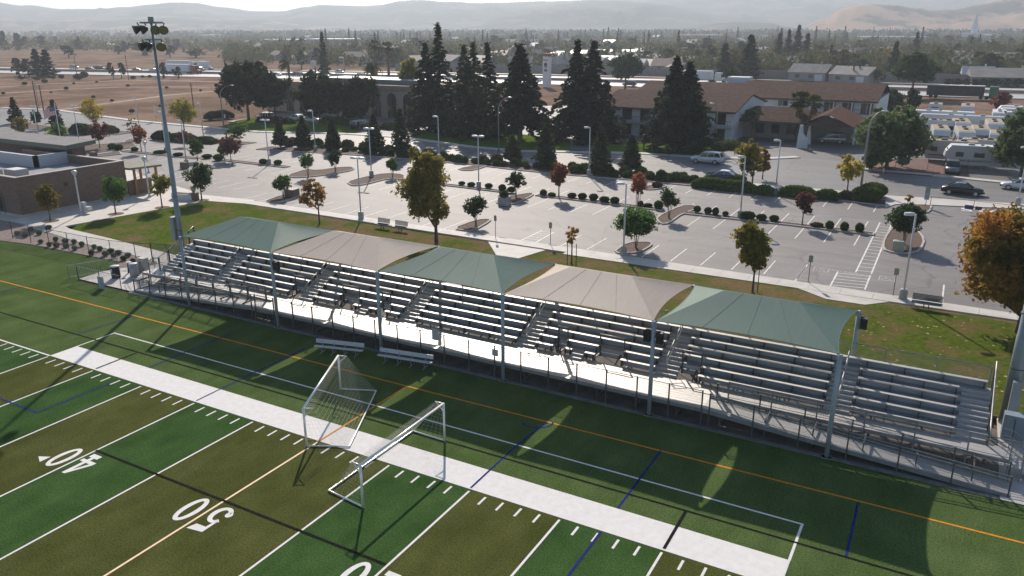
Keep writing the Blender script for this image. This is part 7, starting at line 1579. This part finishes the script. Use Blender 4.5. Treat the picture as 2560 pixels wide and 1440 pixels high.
# gardens, hedges and small street trees between the houses: no one could count them
pts = []; pb = []
for i_ in range(13500):
    u = 560+2080*rng.random(); v = 86+108*rng.random()**1.15
    if i_ > 12000: u = -60+760*rng.random(); v = 92+36*rng.random()**2
    g = G(u, v)
    if not ok(g) or any(abs(u-f[0]) < f[4]*900/max(60, PX(g)[2]) and -8 < f[1]-v < 1 for f in fixed): continue
    h = 2.5+6.5*rng.random()**1.6; k = 14; q = np.stack([g.x+rng.normal(size=k)*h*.42, g.y+rng.normal(size=k)*h*.42, h*(.08+.85*rng.random(k))],1); (pts if rng.random() < .6 else pb).append(q)
for nm, P, lf in (('garden_shrubbery', pts, 'farg'), ('autumn_shrubbery', pb, 'farb')):
    o = leafmesh(nm, quads(np.concatenate(P), 1.15, rng), LV[lf]); o['kind'] = 'stuff'; o['label'] = 'mass of garden trees and shrubs between the valley houses'
# hills
def hillmat(name, c1, c2, cover, s):
    m = bpy.data.materials.new(name); m.use_nodes = True; n = m.node_tree; L = n.links.new; N = n.nodes.new; p = n.nodes['Principled BSDF']; p.inputs['Roughness'].default_value = .95; p.inputs['Specular IOR Level'].default_value = .05
    tc = N('ShaderNodeTexCoord'); z = N('ShaderNodeTexNoise'); z.inputs['Scale'].default_value = s; z.inputs['Detail'].default_value = 9; z.inputs['Roughness'].default_value = .68; L(tc.outputs['Object'], z.inputs[0])
    r = N('ShaderNodeValToRGB'); r.color_ramp.elements[0].position = cover-.03; r.color_ramp.elements[1].position = cover+.04; r.color_ramp.elements[0].color = (*c1,1); r.color_ramp.elements[1].color = (*c2,1); L(z.outputs[0], r.inputs[0]); L(r.outputs[0], p.inputs['Base Color']); return m
def hills(name, sil, D, m, depth=.30, base=None, rough=.10, cols=300, rows=40, seed=1):
    """ridge whose crest stands D metres off (towards the sight line) with real slopes before and behind it"""
    import bisect
    us = [s[0] for s in sil]; V = []; r_ = np.random.default_rng(seed); ph = r_.random((6,2))*6.28
    f2 = Vector((fwd.x, fwd.y)).normalized()
    from mathutils import noise as mn
    off = Vector((seed*371.3, seed*91.7, 0))
    for i in range(cols+1):
        u = us[0]+(us[-1]-us[0])*i/cols; k = min(len(us)-2, max(0, bisect.bisect(us, u)-1)); t = (u-us[k])/(us[k+1]-us[k]); t = t*t*(3-2*t); v = sil[k][1]+(sil[k+1][1]-sil[k][1])*t
        d = ray(u, v); h2 = Vector((d.x, d.y)); kk = 1/h2.dot(f2); crest = max(CAM.z+d.z*D*kk, 1.0)
        for j in range(rows+1):
            q = j/rows; up = q < .62; e = (q/.62) if up else 1-(q-.62)/.38*.55; s = e*e*(3-2*e) if up else e
            dist = D*(1-depth*(1-q/.62)) if up else D*(1+depth*.9*(q-.62)/.38)
            P = CAM+Vector((d.x, d.y, 0))*dist*kk; P.z = 0; n1 = mn.multi_fractal(P/(D*.055)+off, .9, 2.1, 5)-1.0; n2 = mn.noise(P/(D*.10)+off)
            z = crest*s+crest*(n1*.16+n2*.22)*(math.sin(PI*min(1, e))**.8 if up else .2)+(crest*.018*n1 if up and e > .9 else 0); V.append((P.x, P.y, (z if j else -3)-1.0))
    m_ = MB(); R_ = rows+1; m_.add(V,[(i*R_+j,(i+1)*R_+j,(i+1)*R_+j+1,i*R_+j+1) for i in range(cols) for j in range(rows)]); return structure(m_.build(name, m, None, True))
HB = hillmat('wooded_hill', (.030,.038,.028), (.10,.085,.055), .54, .006); HT_ = hillmat('dry_grass_hill', (.055,.05,.036), (.30,.185,.12), .47, .006); HG_ = hillmat('mixed_hill', (.034,.042,.03), (.19,.135,.09), .53, .008)
hills('far_hills', [(-200,20),(0,12),(60,17),(160,24),(240,22),(310,17),(380,10),(430,6),(480,7),(560,18),(640,27),(710,29),(760,20),(800,13),(880,13),(950,11),(1010,3),(1060,3),(1120,8),(1190,12),(1240,8),(1280,7),(1350,5),(1450,1),(1500,-1),(1560,-6),(1700,-14),(2000,-22),(2300,-24),(2800,-24)], 4300, HB, .34, seed=3)
hills('left_foothills', [(-200,52),(0,46),(120,52),(260,44),(400,40),(520,46),(640,52),(760,60),(900,66),(1000,78)], 3300, HG_, .22, seed=5)
hills('middle_hills', [(1100,78),(1180,55),(1270,28),(1330,18),(1400,8),(1470,2),(1540,0),(1600,5),(1700,14),(1800,30),(1900,50),(2000,62),(2100,80)], 3500, HB, .26, seed=7)
hills('low_dark_hill', [(1690,80),(1740,68),(1790,58),(1850,54),(1920,57),(1970,66),(2010,80)], 2500, HB, .16, seed=9)
hills('tan_hills', [(1960,82),(2000,72),(2060,46),(2110,20),(2150,10),(2190,9),(2240,13),(2290,21),(2330,26),(2380,22),(2440,10),(2500,0),(2560,-8),(2800,-20)], 2300, HT_, .24, seed=11)
hills('low_tan_ridge', [(2200,84),(2250,76),(2290,66),(2320,74),(2360,66),(2410,54),(2450,50),(2500,54),(2560,58),(2700,64)], 1950, HT_, .10, seed=13)
# haze over the valley
hz = MB().box(-8200,-320,-1.4,5800,8800,215).build('haze', None) if False else None
hm = bpy.data.materials.new('valley_haze'); hm.use_nodes = True; n = hm.node_tree
for x in list(n.nodes):
    if x.type != 'OUTPUT_MATERIAL': n.nodes.remove(x)
pv = n.nodes.new('ShaderNodeVolumePrincipled'); pv.inputs['Color'].default_value = (.80,.89,1.0,1); pv.inputs['Density'].default_value = .00020; pv.inputs['Anisotropy'].default_value = .3; n.links.new(pv.outputs[0], n.nodes[0].inputs['Volume'])
hz = MB().box(-9500,-320,-4.5,6500,9500,230).build('haze', hm); hz['kind'] = 'stuff'; hz['label'] = 'pale haze filling the valley'
